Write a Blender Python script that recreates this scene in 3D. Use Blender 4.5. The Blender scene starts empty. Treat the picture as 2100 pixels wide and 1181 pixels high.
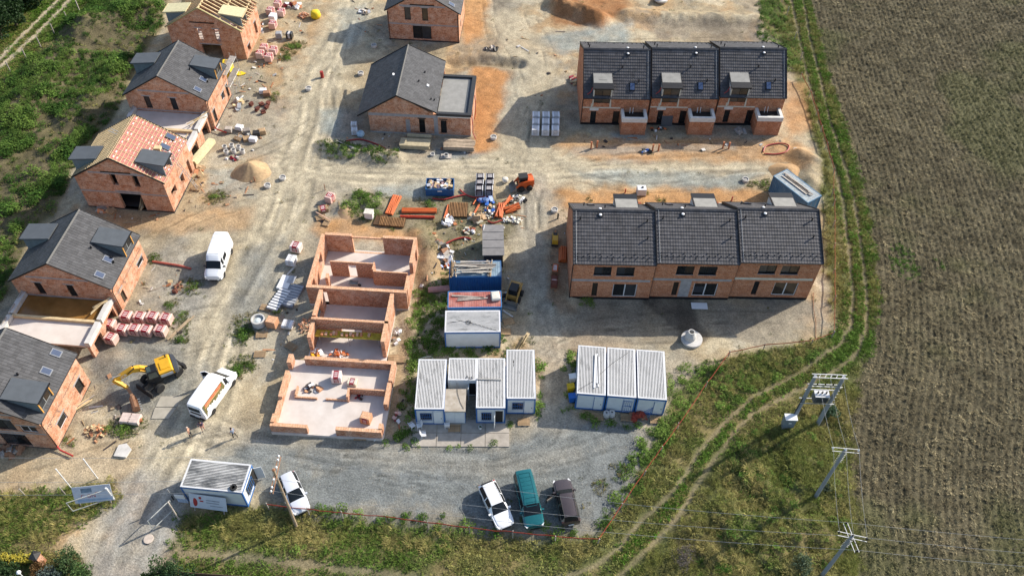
import bpy, bmesh, math, random
import numpy as np
from mathutils import Vector, Matrix
random.seed(7)
SC = bpy.context.scene
R = math.radians

# ------------------------------------------------------------------ camera
FPX, PITCH, ROLL, CAMH = 1705.0, R(49.36),0.030,72.0
PW, PH = 2100.0,1181.0
_fw = Vector((0, math.cos(PITCH),-math.sin(PITCH)))
_r0 = Vector((1,0,0)); _u0 = _r0.cross(_fw)
_r = _r0 * math.cos(ROLL) + _u0 * math.sin(ROLL)
_u = _u0 * math.cos(ROLL) - _r0 * math.sin(ROLL)
cam_data = bpy.data.cameras.new("camera")
cam = bpy.data.objects.new("camera", cam_data)
SC.collection.objects.link(cam)
cam_data.sensor_fit = 'HORIZONTAL'; cam_data.sensor_width = 36.0
cam_data.lens = FPX / PW * 36.0
cam_data.clip_end = 4000; cam_data.clip_start = 0.5
M = Matrix((( _r.x, _u.x, -_fw.x, 0),(_r.y, _u.y, -_fw.y, 0),(_r.z, _u.z, -_fw.z, CAMH),(0,0,0,1)))
cam.matrix_world = M
SC.camera = cam

# ------------------------------------------------------------------ light
SUN_EL = R(32.5)
SHADOW_AZ = R(-149.0)                      # direction in which shadows fall on the ground
to_sun = Vector((-math.cos(SHADOW_AZ) * math.cos(SUN_EL),-math.sin(SHADOW_AZ) * math.cos(SUN_EL), math.sin(SUN_EL)))
w = bpy.data.worlds.new("World"); SC.world = w; w.use_nodes = True
nt = w.node_tree; nt.nodes.clear()
sky = nt.nodes.new('ShaderNodeTexSky'); sky.sky_type = 'NISHITA'; sky.sun_disc = False
sky.sun_elevation = SUN_EL
sky.sun_rotation = math.atan2(to_sun.x, to_sun.y)
sky.air_density = 1.0; sky.dust_density = 1.5; sky.ozone_density = 1.0
bg = nt.nodes.new('ShaderNodeBackground'); bg.inputs[1].default_value = 0.135
wo = nt.nodes.new('ShaderNodeOutputWorld')
nt.links.new(sky.outputs[0], bg.inputs[0]); nt.links.new(bg.outputs[0], wo.inputs[0])
sl = bpy.data.lights.new("sun", 'SUN'); sl.energy = 4.3; sl.angle = R(0.53); sl.color = (1.0,0.93,0.82)
so = bpy.data.objects.new("sun", sl); SC.collection.objects.link(so)
so.rotation_euler = to_sun.to_track_quat('Z', 'Y').to_euler()
so.location = (60,120,90)
vs = SC.view_settings
vs.view_transform = 'Standard'; vs.look = 'None'; vs.gamma = 1.0; vs.exposure = 0.68; vs.use_curve_mapping = False
SC.cycles.max_bounces = 6; SC.cycles.diffuse_bounces = 3; SC.cycles.glossy_bounces = 3
SC.cycles.transparent_max_bounces = 6; SC.cycles.caustics_reflective = False; SC.cycles.caustics_refractive = False
SC.cycles.use_denoising = True

# ------------------------------------------------------------------ where a spot of the photograph lies on the site
def G(px, py, z=0.0):
    d = _r * ((px - PW / 2) / FPX) - _u * ((py - PH / 2) / FPX) + _fw
    t = (z - CAMH) / d.z
    return Vector((d.x * t, d.y * t, z))
def yaw_px(a, b, z=0.0):
    v = G(*b, z) - G(*a, z)
    return math.atan2(v.y, v.x)

# ------------------------------------------------------------------ mesh building
class MB:
    def __init__(s): s.v = []; s.f = []; s.m = []; s.cur = 0
    def mat(s, i): s.cur = i; return s
    def add(s, pts, faces):
        o = len(s.v); s.v += [tuple(p) for p in pts]
        for f in faces: s.f.append([o + i for i in f]); s.m.append(s.cur)
        return s
    def poly(s, *pts): return s.add(pts, [list(range(len(pts)))])
    def box(s, x0, x1, y0, y1, z0, z1, T=None):
        P = [Vector((x, y, z)) for z in (z0, z1) for x, y in ((x0, y0),(x1, y0),(x1, y1),(x0, y1))]
        if T is not None: P = [T @ p for p in P]
        return s.add(P, [[3,2,1,0],[4,5,6,7],[0,1,5,4],[1,2,6,5],[2,3,7,6],[3,0,4,7]])
    def cb(s, c, size, rz=0.0, rx=0.0, ry=0.0):
        T = Matrix.Translation(c) @ Matrix.Rotation(rz, 4, 'Z') @ Matrix.Rotation(ry, 4, 'Y') @ Matrix.Rotation(rx, 4, 'X')
        x, y, z = size[0] / 2, size[1] / 2, size[2] / 2
        return s.box(-x, x, -y, y, -z, z, T)
    def beam(s, p0, p1, w_, h_, up=(0,0,1)):
        p0, p1 = Vector(p0), Vector(p1); d = (p1 - p0)
        if d.length < 1e-6: return s
        d.normalize(); up = Vector(up)
        if abs(d.dot(up)) > .98: up = Vector((0,1,0))
        a = d.cross(up).normalized() * (w_ / 2); b = a.cross(d).normalized() * (h_ / 2)
        P = [q + sa * a + sb * b for q in (p0, p1) for sa, sb in ((-1,-1),(1,-1),(1,1),(-1,1))]
        return s.add(P, [[3,2,1,0],[4,5,6,7],[0,1,5,4],[1,2,6,5],[2,3,7,6],[3,0,4,7]])
    def tube(s, pts, r, n=6, closed=False, caps=True):
        pts = [Vector(p) for p in pts]; k = len(pts)
        rs = r if isinstance(r, (list, tuple)) else [r] * k
        o = len(s.v); ref = None
        for i, p in enumerate(pts):
            a = pts[(i - 1) % k] if (closed or i > 0) else p
            b = pts[(i + 1) % k] if (closed or i < k - 1) else p
            d = (b - a).normalized()
            if ref is None: ref = Vector((0,0,1)) if abs(d.z) < .9 else Vector((1,0,0))
            x = (ref - d * ref.dot(d)).normalized(); y = d.cross(x); ref = x
            for j in range(n):
                t = 2 * math.pi * j / n
                s.v.append(tuple(p + (x * math.cos(t) + y * math.sin(t)) * rs[i]))
        for i in range(k if closed else k - 1):
            i2 = (i + 1) % k
            for j in range(n):
                j2 = (j + 1) % n
                s.f.append([o + i * n + j, o + i * n + j2, o + i2 * n + j2, o + i2 * n + j]); s.m.append(s.cur)
        if caps and not closed:
            s.f.append([o + j for j in range(n)][::-1]); s.m.append(s.cur)
            s.f.append([o + (k - 1) * n + j for j in range(n)]); s.m.append(s.cur)
        return s
    def cyl(s, p0, p1, r0, r1=None, n=12): return s.tube([p0, p1],[r0, r0 if r1 is None else r1], n)
    def lathe(s, prof, c=(0,0,0), n=16, T=None):
        o = len(s.v); c = Vector(c); k = len(prof)
        for r_, z in prof:
            for j in range(n):
                t = 2 * math.pi * j / n; p = Vector((r_ * math.cos(t), r_ * math.sin(t), z))
                if T is not None: p = T @ p
                s.v.append(tuple(c + p))
        for i in range(k - 1):
            for j in range(n):
                j2 = (j + 1) % n
                s.f.append([o + i * n + j, o + i * n + j2, o + (i + 1) * n + j2, o + (i + 1) * n + j]); s.m.append(s.cur)
        for i, rev in ((0, True),(k - 1, False)):
            if prof[i][0] > 1e-4:
                q = [o + i * n + j for j in range(n)]; s.f.append(q[::-1] if rev else q); s.m.append(s.cur)
        return s
    def prism(s, poly, z0, z1, T=None):
        n = len(poly)
        P = [Vector((x, y, z0)) for x, y in poly] + [Vector((x, y, z1)) for x, y in poly]
        if T is not None: P = [T @ p for p in P]
        return s.add(P, [list(range(n))[::-1], list(range(n, 2 * n))] + [[i, (i + 1) % n, n + (i + 1) % n, n + i] for i in range(n)])
    def mesh(s, name, mats, smooth=False, fix=True):
        me = bpy.data.meshes.new(name); me.from_pydata(s.v, [], s.f)
        for m_ in (mats if isinstance(mats, (list, tuple)) else [mats]): me.materials.append(m_)
        if any(s.m): me.polygons.foreach_set('material_index', s.m)
        if fix:
            b = bmesh.new(); b.from_mesh(me)
            bmesh.ops.remove_doubles(b, verts=b.verts, dist=1e-5) if smooth else None
            bmesh.ops.recalc_face_normals(b, faces=b.faces); b.to_mesh(me); b.free()
        if smooth: me.polygons.foreach_set('use_smooth', [True] * len(me.polygons))
        me.update(); return me
    def build(s, name, mats, parent=None, smooth=False, fix=True, **kw):
        return obj(name, s.mesh(name, mats, smooth, fix), parent, **kw)

def props(o, label=None, cat=None, group=None, kind=None):
    if label: o["label"] = label
    if cat: o["category"] = cat
    if group: o["group"] = group
    if kind: o["kind"] = kind
    return o
def obj(name, me, parent=None, loc=None, rz=None, label=None, cat=None, group=None, kind=None, smooth=False):
    o = bpy.data.objects.new(name, me); SC.collection.objects.link(o)
    if parent is not None: o.parent = parent
    if loc is not None: o.location = loc
    if rz is not None: o.rotation_euler = (0,0, rz)
    return props(o, label, cat, group, kind)
def thing(name, label, cat, loc=(0,0,0), rz=0.0, group=None):
    o = bpy.data.objects.new(name, None); SC.collection.objects.link(o)
    o.empty_display_size = .3
    o.location = loc; o.rotation_euler = (0,0, rz)
    return props(o, label, cat, group)
def copy_tree(o, parent=None):
    c = o.copy(); SC.collection.objects.link(c); c.parent = parent
    for ch in KIDS(o): copy_tree(ch, c)
    return c
def KIDS(o): return [x for x in bpy.data.objects if x.parent == o] if not o.children else list(o.children)
def dup(o, label, loc, rz=0.0, group=None, scale=None):
    c = copy_tree(o); c["label"] = label; c.location = loc; c.rotation_euler = (0,0, rz)
    if group: c["group"] = group
    if scale: c.scale = scale
    return c

# ------------------------------------------------------------------ materials
def _n(nt, t, **kw):
    n = nt.nodes.new(t)
    for k, v_ in kw.items(): setattr(n, k, v_)
    return n
def rgba(c): return (c[0], c[1], c[2],1.0)
MATS = {}
def PM(name, col, rough=.75, metal=0.0, var=.18, scale=2.5, bump=0.0, bscale=25.0, rnd=.0, col2=None, spec=.35, coat=0.0, stretch=None, thr=None, trans=0.0, isl=0.0):
    if name in MATS: return MATS[name]
    m = bpy.data.materials.new(name); m.use_nodes = True; t = m.node_tree; L = t.links
    b = t.nodes["Principled BSDF"]; b.inputs["Roughness"].default_value = rough; b.inputs["Metallic"].default_value = metal
    b.inputs["Specular IOR Level"].default_value = spec; b.inputs["Coat Weight"].default_value = coat
    tc = _n(t, 'ShaderNodeTexCoord'); vec = tc.outputs["Object"]
    if stretch:
        mp = _n(t, 'ShaderNodeMapping'); mp.inputs["Scale"].default_value = stretch; L.new(vec, mp.inputs[0]); vec = mp.outputs[0]
    nz = _n(t, 'ShaderNodeTexNoise'); nz.inputs["Scale"].default_value = scale; nz.inputs["Detail"].default_value = 7; nz.inputs["Roughness"].default_value = .62
    L.new(vec, nz.inputs["Vector"])
    rp = _n(t, 'ShaderNodeValToRGB')
    lo, hi = thr or (.3,.7)
    rp.color_ramp.elements[0].position = lo; rp.color_ramp.elements[1].position = hi
    c2 = col2 or tuple(min(.95, c * (1 + var)) for c in col); c1 = tuple(c * (1 - var) for c in col) if not col2 else col
    rp.color_ramp.elements[0].color = rgba(c1); rp.color_ramp.elements[1].color = rgba(c2)
    L.new(nz.outputs[0], rp.inputs[0]); out = rp.outputs[0]
    if rnd or isl:
        oi = _n(t, 'ShaderNodeNewGeometry' if isl else 'ShaderNodeObjectInfo'); rnd = rnd or isl; mr = _n(t, 'ShaderNodeMapRange')
        mr.inputs[3].default_value = 1 - rnd; mr.inputs[4].default_value = 1 + rnd
        L.new(oi.outputs["Random Per Island" if isl else "Random"], mr.inputs[0]); hs = _n(t, 'ShaderNodeHueSaturation')
        L.new(mr.outputs[0], hs.inputs["Value"]); L.new(out, hs.inputs["Color"]); out = hs.outputs[0]
    L.new(out, b.inputs["Base Color"])
    if bump:
        n2 = _n(t, 'ShaderNodeTexNoise'); n2.inputs["Scale"].default_value = bscale; n2.inputs["Detail"].default_value = 4
        L.new(vec, n2.inputs["Vector"])
        bp = _n(t, 'ShaderNodeBump'); bp.inputs["Strength"].default_value = bump; bp.inputs["Distance"].default_value = .03
        L.new(n2.outputs[0], bp.inputs["Height"]); L.new(bp.outputs[0], b.inputs["Normal"])
    if trans:
        b.inputs["Subsurface Weight"].default_value = 0
        tr = _n(t, 'ShaderNodeBsdfTranslucent'); L.new(out, tr.inputs[0]); mx = _n(t, 'ShaderNodeMixShader'); mx.inputs[0].default_value = trans
        L.new(b.outputs[0], mx.inputs[1]); L.new(tr.outputs[0], mx.inputs[2]); L.new(mx.outputs[0], t.nodes["Material Output"].inputs[0])
    MATS[name] = m; return m
def BRICK(name, c1, c2, mortar, bw=.37, bh=.25, ms=.012, patch=None, pamt=.35, bump=.5, stain=.25):
    if name in MATS: return MATS[name]
    m = bpy.data.materials.new(name); m.use_nodes = True; t = m.node_tree; L = t.links
    b = t.nodes["Principled BSDF"]; b.inputs["Roughness"].default_value = .9; b.inputs["Specular IOR Level"].default_value = .2
    tc = _n(t, 'ShaderNodeTexCoord'); sp = _n(t, 'ShaderNodeSeparateXYZ'); sn = _n(t, 'ShaderNodeSeparateXYZ')
    L.new(tc.outputs["Object"], sp.inputs[0]); L.new(tc.outputs["Normal"], sn.inputs[0])
    def ma(op, a, c=None):
        n = _n(t, 'ShaderNodeMath', operation=op)
        for i, q in enumerate((a, c)):
            if q is None: continue
            if isinstance(q, (int, float)): n.inputs[i].default_value = q
            else: L.new(q, n.inputs[i])
        return n.outputs[0]
    nx = ma('GREATER_THAN', ma('ABSOLUTE', sn.outputs[0]),.6); nz_ = ma('GREATER_THAN', ma('ABSOLUTE', sn.outputs[2]),.7)
    def mixf(f, a, c):
        n = _n(t, 'ShaderNodeMix'); L.new(f, n.inputs[0]); L.new(a, n.inputs[2]); L.new(c, n.inputs[3]); return n.outputs[0]
    u_ = mixf(nx, sp.outputs[0], sp.outputs[1]); v_ = mixf(nz_, sp.outputs[2], sp.outputs[1])
    cv = _n(t, 'ShaderNodeCombineXYZ'); L.new(u_, cv.inputs[0]); L.new(v_, cv.inputs[1])
    br = _n(t, 'ShaderNodeTexBrick'); br.inputs["Scale"].default_value = 1; br.inputs["Mortar Size"].default_value = ms
    br.inputs["Brick Width"].default_value = bw; br.inputs["Row Height"].default_value = bh; br.inputs["Mortar Smooth"].default_value = .2
    br.inputs["Color1"].default_value = rgba(c1); br.inputs["Color2"].default_value = rgba(c2); br.inputs["Mortar"].default_value = rgba(mortar)
    L.new(cv.outputs[0], br.inputs["Vector"])
    nz = _n(t, 'ShaderNodeTexNoise'); nz.inputs["Scale"].default_value = 1.1; nz.inputs["Detail"].default_value = 6; nz.inputs["Roughness"].default_value = .65
    L.new(tc.outputs["Object"], nz.inputs["Vector"])
    rp = _n(t, 'ShaderNodeValToRGB'); rp.color_ramp.elements[0].position = .42; rp.color_ramp.elements[1].position = .66
    rp.color_ramp.elements[0].color = (0,0,0,1); rp.color_ramp.elements[1].color = (1,1,1,1); L.new(nz.outputs[0], rp.inputs[0])
    mx = _n(t, 'ShaderNodeMix', data_type='RGBA'); L.new(ma('MULTIPLY', rp.outputs[0], pamt), mx.inputs[0]); L.new(br.outputs[0], mx.inputs[6]); mx.inputs[7].default_value = rgba(patch or (.62,.42,.30))
    n3 = _n(t, 'ShaderNodeTexNoise'); n3.inputs["Scale"].default_value = 7; n3.inputs["Detail"].default_value = 5; L.new(tc.outputs["Object"], n3.inputs["Vector"])
    mr = _n(t, 'ShaderNodeMapRange'); mr.inputs[1].default_value = .35; mr.inputs[2].default_value = .65; mr.inputs[3].default_value = 1 - stain; mr.inputs[4].default_value = 1 + stain * .6
    L.new(n3.outputs[0], mr.inputs[0]); hs = _n(t, 'ShaderNodeHueSaturation'); L.new(mr.outputs[0], hs.inputs["Value"]); L.new(mx.outputs[2], hs.inputs["Color"])
    L.new(hs.outputs[0], b.inputs["Base Color"])
    bp = _n(t, 'ShaderNodeBump'); bp.inputs["Strength"].default_value = bump; bp.inputs["Distance"].default_value = .012; bp.invert = True
    L.new(br.outputs["Fac"], bp.inputs["Height"]); L.new(bp.outputs[0], b.inputs["Normal"])
    MATS[name] = m; return m
def GLASS(name="window_glass", col=(.012,.014,.016), rough=.06):
    return PM(name, col, rough, 0,.2,1.5, spec=.6)

BR = BRICK("clay_block", (.35,.13,.062),(.545,.275,.16),(.46,.29,.20),.37,.25,.016, patch=(.64,.45,.335), pamt=.7, stain=.32)
BRT = BRICK("terrace_block", (.36,.125,.055),(.50,.22,.115),(.40,.24,.16),.37,.25,.014, patch=(.56,.33,.22), pamt=.4, stain=.3)
BR2 = BRICK("clay_block_deep", (.40,.13,.055),(.56,.25,.13),(.55,.42,.33),.37,.24,.03, patch=(.60,.34,.21), pamt=.45, bump=.8, stain=.35)
BRTOP = BRICK("clay_block_top", (.62,.35,.20),(.70,.42,.26),(.45,.24,.14),.25,.38,.014, patch=(.66,.40,.26), pamt=.3)
CONC = PM("concrete", (.33,.32,.30),.9, var=.2, scale=1.6, bump=.3)
CONCL = PM("pale_concrete", (.52,.50,.47),.9, var=.18, scale=1.1, bump=.2)
SLAB = PM("slab_concrete", (.50,.44,.39),.9, col2=(.64,.58,.53), scale=.55, bump=.15)
LINTEL = PM("lintel_concrete", (.30,.29,.29),.9, var=.2, scale=2)
WHITEC = PM("white_rim_concrete", (.62,.60,.56),.85, var=.12, scale=2)
BLACK = PM("black_trim", (.012,.012,.014),.5, var=.1)
TILE = PM("anthracite_tile", (.064,.064,.067),.6, var=.25, scale=.8, spec=.35, bump=.15, isl=.22)
TILE2 = PM("brown_black_tile", (.070,.067,.070),.62, var=.25, scale=.8, spec=.3, bump=.2, isl=.2)
MEMB = PM("grey_membrane", (.085,.095,.105),.7, var=.12, scale=1.4)
MEMB2 = PM("pale_membrane", (.27,.262,.24),.8, var=.15, scale=1.2)
WOOD = PM("fresh_timber", (.55,.42,.24),.8, var=.2, scale=2, stretch=(1,1,1), rnd=.12)
OLDWOOD = PM("weathered_timber", (.33,.29,.25),.9, var=.3, scale=3, rnd=.25)
PALLETW = PM("pallet_timber", (.34,.23,.13),.9, var=.25, scale=4, rnd=.2)
PVCW = PM("white_plastic", (.72,.72,.72),.45, var=.04)
GLS = GLASS(); GLSX = [GLS, GLS, GLASS("window_glass_grey", (.035,.038,.042),.08), GLASS("window_glass_brown", (.04,.03,.022),.1)]
SKYG = PM("skylight_glass", (.05,.07,.12),.04,0,.1,1, spec=.9)
STEEL = PM("galvanised_steel", (.46,.47,.48),.45,.6,.12,3)
RUST = PM("rusty_steel", (.22,.10,.05),.85, col2=(.35,.2,.12), scale=4)
ORP = PM("orange_pipe", (.55,.13,.035),.5, var=.12, scale=2, rnd=.1)
REDP = PM("red_pipe", (.34,.035,.03),.5, var=.15, scale=2)
YEL = PM("machine_yellow", (.60,.32,.015),.45, var=.1, scale=2, spec=.5)
RUB = PM("rubber", (.02,.02,.02),.85, var=.3, scale=6)
DKM = PM("dark_steel", (.035,.034,.033),.6,.2,.3,3)
WSH = PM("white_shrink_film", (.66,.66,.68),.35, var=.1, scale=2.5, bump=.3, bscale=8)
PINKF = PM("pink_shrink_film", (.62,.42,.36),.4, var=.12, scale=2.5, bump=.25, bscale=9)
REDPR = PM("dark_red_print", (.26,.02,.03),.45, var=.15, scale=3)
SOILM = PM("heap_sand", (.42,.29,.16),.95, var=.25, scale=3, bump=.6, bscale=18)
BLUEC = PM("container_blue", (.018,.085,.24),.5, col2=(.03,.12,.28), scale=1.5, spec=.4)
CBLUE = PM("cabin_frame_blue", (.03,.13,.36),.45, var=.12, scale=3)
CWHITE = PM("cabin_panel_white", (.60,.63,.64),.5, var=.08, scale=1.2)
CROOF = PM("cabin_roof_white", (.52,.51,.49),.6, col2=(.72,.71,.69), scale=1.0, stretch=(1,1,1))

# ================================================================== GROUND
def _hash(ix, iy, seed):
    n = (ix * 374761393 + iy * 668265263 + seed * 1274126177) & 0xffffffff
    n = ((n ^ (n >> 13)) * 1274126177) & 0xffffffff
    return ((n ^ (n >> 16)) & 0xffff) / 65535.0
def vnoise(x, y, seed):
    ix = np.floor(x).astype(np.int64); iy = np.floor(y).astype(np.int64)
    fx = x - ix; fy = y - iy; fx = fx * fx * (3 - 2 * fx); fy = fy * fy * (3 - 2 * fy)
    a = _hash(ix, iy, seed); b = _hash(ix + 1, iy, seed); c = _hash(ix, iy + 1, seed); d = _hash(ix + 1, iy + 1, seed)
    return (a * (1 - fx) + b * fx) * (1 - fy) + (c * (1 - fx) + d * fx) * fy
def fbm(x, y, scale, octv=4, seed=1, gain=.55):
    s = 0; a = 1; t = 0
    for o in range(octv):
        s = s + a * vnoise(x * scale + 17.3 * o, y * scale - 9.1 * o, seed + o * 31); t += a; a *= gain; scale *= 2.03
    return s / t
def sstep(a, b, x):
    t = np.clip((x - a) / (b - a),0,1); return t * t * (3 - 2 * t)
def to_world(pts): return np.array([G(*p).xy[:] for p in pts])
def seg_dist(x, y, P, closed=False):
    d = np.full(x.shape, 1e9); n = len(P)
    for i in range(n if closed else n - 1):
        a = P[i]; b = P[(i + 1) % n]; e = b - a; L2 = max(e @ e, 1e-9)
        t = np.clip(((x - a[0]) * e[0] + (y - a[1]) * e[1]) / L2,0,1)
        d = np.minimum(d, (x - a[0] - t * e[0]) ** 2 + (y - a[1] - t * e[1]) ** 2)
    return np.sqrt(d)
def inside(x, y, P):
    r = np.zeros(x.shape, bool); n = len(P)
    for i in range(n):
        a = P[i]; b = P[(i + 1) % n]
        c = (a[1] > y) != (b[1] > y)
        if abs(b[1] - a[1]) > 1e-9: r ^= c & (x < (b[0] - a[0]) * (y - a[1]) / (b[1] - a[1]) + a[0])
    return r
def sdf(x, y, P):                                   # metres, positive inside
    d = seg_dist(x, y, P, True); return np.where(inside(x, y, P), d, -d)
def bb(x, y, P, mg):
    return (x > P[:, 0].min() - mg) & (x < P[:, 0].max() + mg) & (y > P[:, 1].min() - mg) & (y < P[:, 1].max() + mg)
def warp(x, y, amp=1.0, sc=.45, seed=5):
    return x + (fbm(x, y, sc, 4, seed) - .5) * 2.2 * amp, y + (fbm(x, y, sc, 4, seed + 77) - .5) * 2.2 * amp

SOIL, SAND, GRAV, PALE = (.335,.27,.172),(.40,.225,.10),(.165,.175,.168),(.41,.355,.25)
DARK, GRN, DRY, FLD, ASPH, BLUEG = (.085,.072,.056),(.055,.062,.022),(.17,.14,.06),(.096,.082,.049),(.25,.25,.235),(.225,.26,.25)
SITE = [(350,-60),(335,60),(292,110),(255,200),(215,262),(160,315),(138,380),(112,440),(60,480),(20,600),(-60,690),(-90,990),(0,1012),(120,1002),(232,985),(236,1030),
        (150,1078),(100,1112),(176,1140),(178,1230),(338,1230),(352,1110),(362,1048),(430,1040),(560,1034),(640,1046),(790,1058),(960,1080),(1140,1094),(1215,1096),(1262,1020),
        (1330,915),(1352,880),(1376,800),(1450,745),(1500,726),(1570,712),(1667,700),(1706,682),(1702,610),(1690,560),(1688,430),(1684,350),(1650,240),(1622,150),(1600,90),(1560,60),(1555,-60)]
FIELD = [(1640,-80),(1700,160),(1745,290),(1770,400),(1790,520),(1797,620),(1787,720),(1757,790),(1742,860),(1737,950),(1747,1050),(1757,1230),(2700,1300),(3100,-150)]
WEEDS = [(-60,215),(25,150),(112,78),(190,8),(225,-40),(360,-60),(330,55),(285,110),(250,200),(212,260),(152,312),(132,380),(108,440),(52,475),(18,590),(-60,680)]
# painted zones: (kind, pixels, colour, amount, edge softness m, warp m)
ZONES = [
 ('p', SITE, SOIL, 1,.8,.8),
 ('p', [(400,935),(520,900),(800,912),(1020,908),(1120,860),(1300,868),(1330,900),(1290,985),(1225,1095),(1000,1078),(640,1042),(530,1000),(360,1010),(330,960)], GRAV, 1.15,1.6,1.2),
 ('l', [(235,1240),(262,1130),(310,1020),(370,930)],3.6, ASPH, .8,1.0),
 ('l', [(745,-40),(695,85),(655,160),(640,250),(612,330),(590,420),(540,520),(478,630),(440,730),(405,850),(375,920)],3.4, PALE, 1.15,1.8),
 ('l', [(600,335),(750,352),(900,352),(1050,350),(1200,345),(1400,338),(1560,332)],2.8, PALE, 1.15,1.6),
 ('l', [(1090,370),(1085,450),(1097,560),(1112,660),(1142,760),(1135,860)],1.9,(.33,.30,.24),.8,1.2),
 ('l', [(380,880),(560,895),(760,930),(1000,960),(1180,930)],1.0,(.31,.285,.23),.45,.9),
 ('p', [(120,690),(230,690),(400,700),(420,760),(340,870),(220,860),(180,770)], GRAV, .75,1.5,1.5),
 ('p', [(300,520),(380,480),(440,560),(420,640),(330,660),(290,620)],(.27,.26,.225),.7,1.5,1.5),
 ('p', [(500,520),(580,480),(560,600),(520,690),(470,700)], GRAV, .7,1.3,1.2),
 ('p', [(420,350),(500,345),(520,400),(430,400)], BLUEG, .6,1.0,1.0),
 ('p', [(655,228),(740,215),(750,268),(690,280),(655,270)], BLUEG, .8,.9,.9),
 ('p', [(700,20),(760,5),(735,90),(700,100)], BLUEG, .55,1.0,1.0),
 ('p', [(890,300),(1000,305),(980,325),(880,325)], GRAV, .8,.8,.8),
 ('p', [(760,385),(880,375),(870,405),(780,408)], BLUEG, .65,.8,.9),
 ('p', [(1025,160),(1075,150),(1070,210),(1020,250)], BLUEG, .6,1.0,1.0),
 ('p', [(1090,85),(1180,60),(1290,45),(1290,95),(1150,110)], BLUEG, .75,1.2,1.4),
 ('p', [(1262,270),(1320,262),(1335,330),(1250,330)], BLUEG, .75,.9,.9),
 ('p', [(1180,352),(1330,345),(1480,355),(1560,360),(1480,395),(1350,380),(1240,378)], BLUEG, .7,1.0,1.3),
 ('p', [(975,130),(1050,150),(1030,220),(1015,305),(970,312),(965,180)],(.42,.21,.085),1.25,1.0,.8),
 ('p', [(960,-40),(1005,-40),(990,70),(955,90),(945,20)], SAND, 1.2,.9,.8),
 ('p', [(1120,-40),(1300,-40),(1290,10),(1235,55),(1140,50)],(.27,.13,.055),1,.8,.8),
 ('p', [(1170,280),(1340,288),(1600,285),(1650,300),(1660,345),(1500,330),(1200,325),(1130,300)], SAND, .85,1.0,1.4),
 ('p', [(1610,165),(1655,170),(1665,260),(1610,290)], SAND, .7,.8,.8),
 ('p', [(1140,392),(1300,385),(1540,390),(1600,400),(1560,425),(1160,425)], SAND, 1.1,.9,.9),
 ('p', [(655,445),(760,440),(860,480),(880,560),(840,500),(670,490),(630,470)], SAND, .9,.7,.6),
 ('p', [(860,490),(895,470),(900,560),(865,640),(830,760),(805,890),(790,890),(800,760),(840,620)],(.27,.195,.115),.9,.5,.5),
 ('p', [(700,270),(760,280),(755,190),(720,200),(690,240)], SAND, .35,.9,.9),
 ('p', [(120,440),(360,435),(520,430),(500,470),(320,480),(200,470)], SAND, .45,1.0,1.0),
 ('p', [(0,930),(120,925),(240,890),(300,930),(230,980),(100,1000),(-40,1000)],(.40,.315,.205),.7,1.0,1.0),
 ('p', [(1130,470),(1170,460),(1168,610),(1185,640),(1150,645),(1120,610)],(.33,.21,.12),.8,.5,.5),
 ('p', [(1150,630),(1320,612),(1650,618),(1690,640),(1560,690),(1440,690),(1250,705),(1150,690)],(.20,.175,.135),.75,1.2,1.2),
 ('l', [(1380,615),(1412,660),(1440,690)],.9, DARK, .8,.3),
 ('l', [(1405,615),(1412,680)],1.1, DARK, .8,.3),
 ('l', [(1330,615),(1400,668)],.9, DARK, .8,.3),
 ('p', [(1240,250),(1100,290),(1030,300),(1100,215),(1180,200)],(.21,.19,.15),.45,1.2,1.2),
 ('p', [(1290,40),(1420,50),(1550,50),(1555,90),(1350,80)],(.16,.13,.10),.6,.9,1.4),
 ('p', [(1010,-40),(1060,-40),(1050,60),(1010,90)], DARK, .55,.8,1.2),
 ('p', [(700,395),(860,405),(1000,400),(1060,420),(1050,480),(960,540),(880,520),(850,480),(720,450)],(.165,.145,.085),.85,.8,.9),
 ('p', [(930,120),(1065,120),(1060,145),(930,135)],(.20,.15,.09),.7,.5,.4),
 ('p', WEEDS, (.10,.085,.048),1,1.0,.8),
 ('l', [(1040,40),(1090,110),(1085,200),(1060,280),(1060,340)],3.0, PALE, .9,1.6),('l', [(1500,300),(1350,305),(1180,310)],.8, BLUEG, .5,.6),
 ('p', FIELD, FLD, 1,.6,.25),
 ('l', [(-60,188),(0,137),(70,75),(143,0),(175,-35)],.5,(.36,.30,.21),1.3,.3),('l', [(-60,168),(0,118),(62,57),(120,0),(152,-35)],.5,(.36,.30,.21),1.3,.3),
]
RUT_A = [(1615,-40),(1640,80),(1655,150),(1680,250),(1706,330),(1728,400),(1740,500),(1750,607),(1745,670),(1722,705),(1690,727),(1640,764),(1583,793),(1547,811),(1493,858),(1437,921),(1397,988),(1350,1038),(1317,1065),(1267,1125),(1220,1160),(1100,1200)]
RUT_B = [(1640,-40),(1662,80),(1680,150),(1704,250),(1730,330),(1750,394),(1766,500),(1778,600),(1778,665),(1760,722),(1720,755),(1633,800),(1540,848),(1500,895),(1460,948),(1423,1005),(1400,1048),(1360,1095),(1317,1135),(1270,1180)]
UPT1, UPT2 = [(-60,188),(0,137),(70,75),(143,0),(175,-35)],[(-60,168),(0,118),(62,57),(120,0),(152,-35)]
RUT_C = [(-60,1100),(100,1108),(200,1085)]
RUT_D = [(350,1130),(480,1140),(700,1165),(900,1195)]
for p_ in (RUT_A, RUT_B): ZONES.append(('l', p_, .2,(.225,.185,.12),.75,.25))
for p_ in (RUT_D,): ZONES.append(('l', p_, .6,(.24,.20,.14),.55,.5))
for z_ in ZONES: pass
ZW = [(z[0], to_world(z[1])) + tuple(z[2:]) for z in ZONES]
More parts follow.
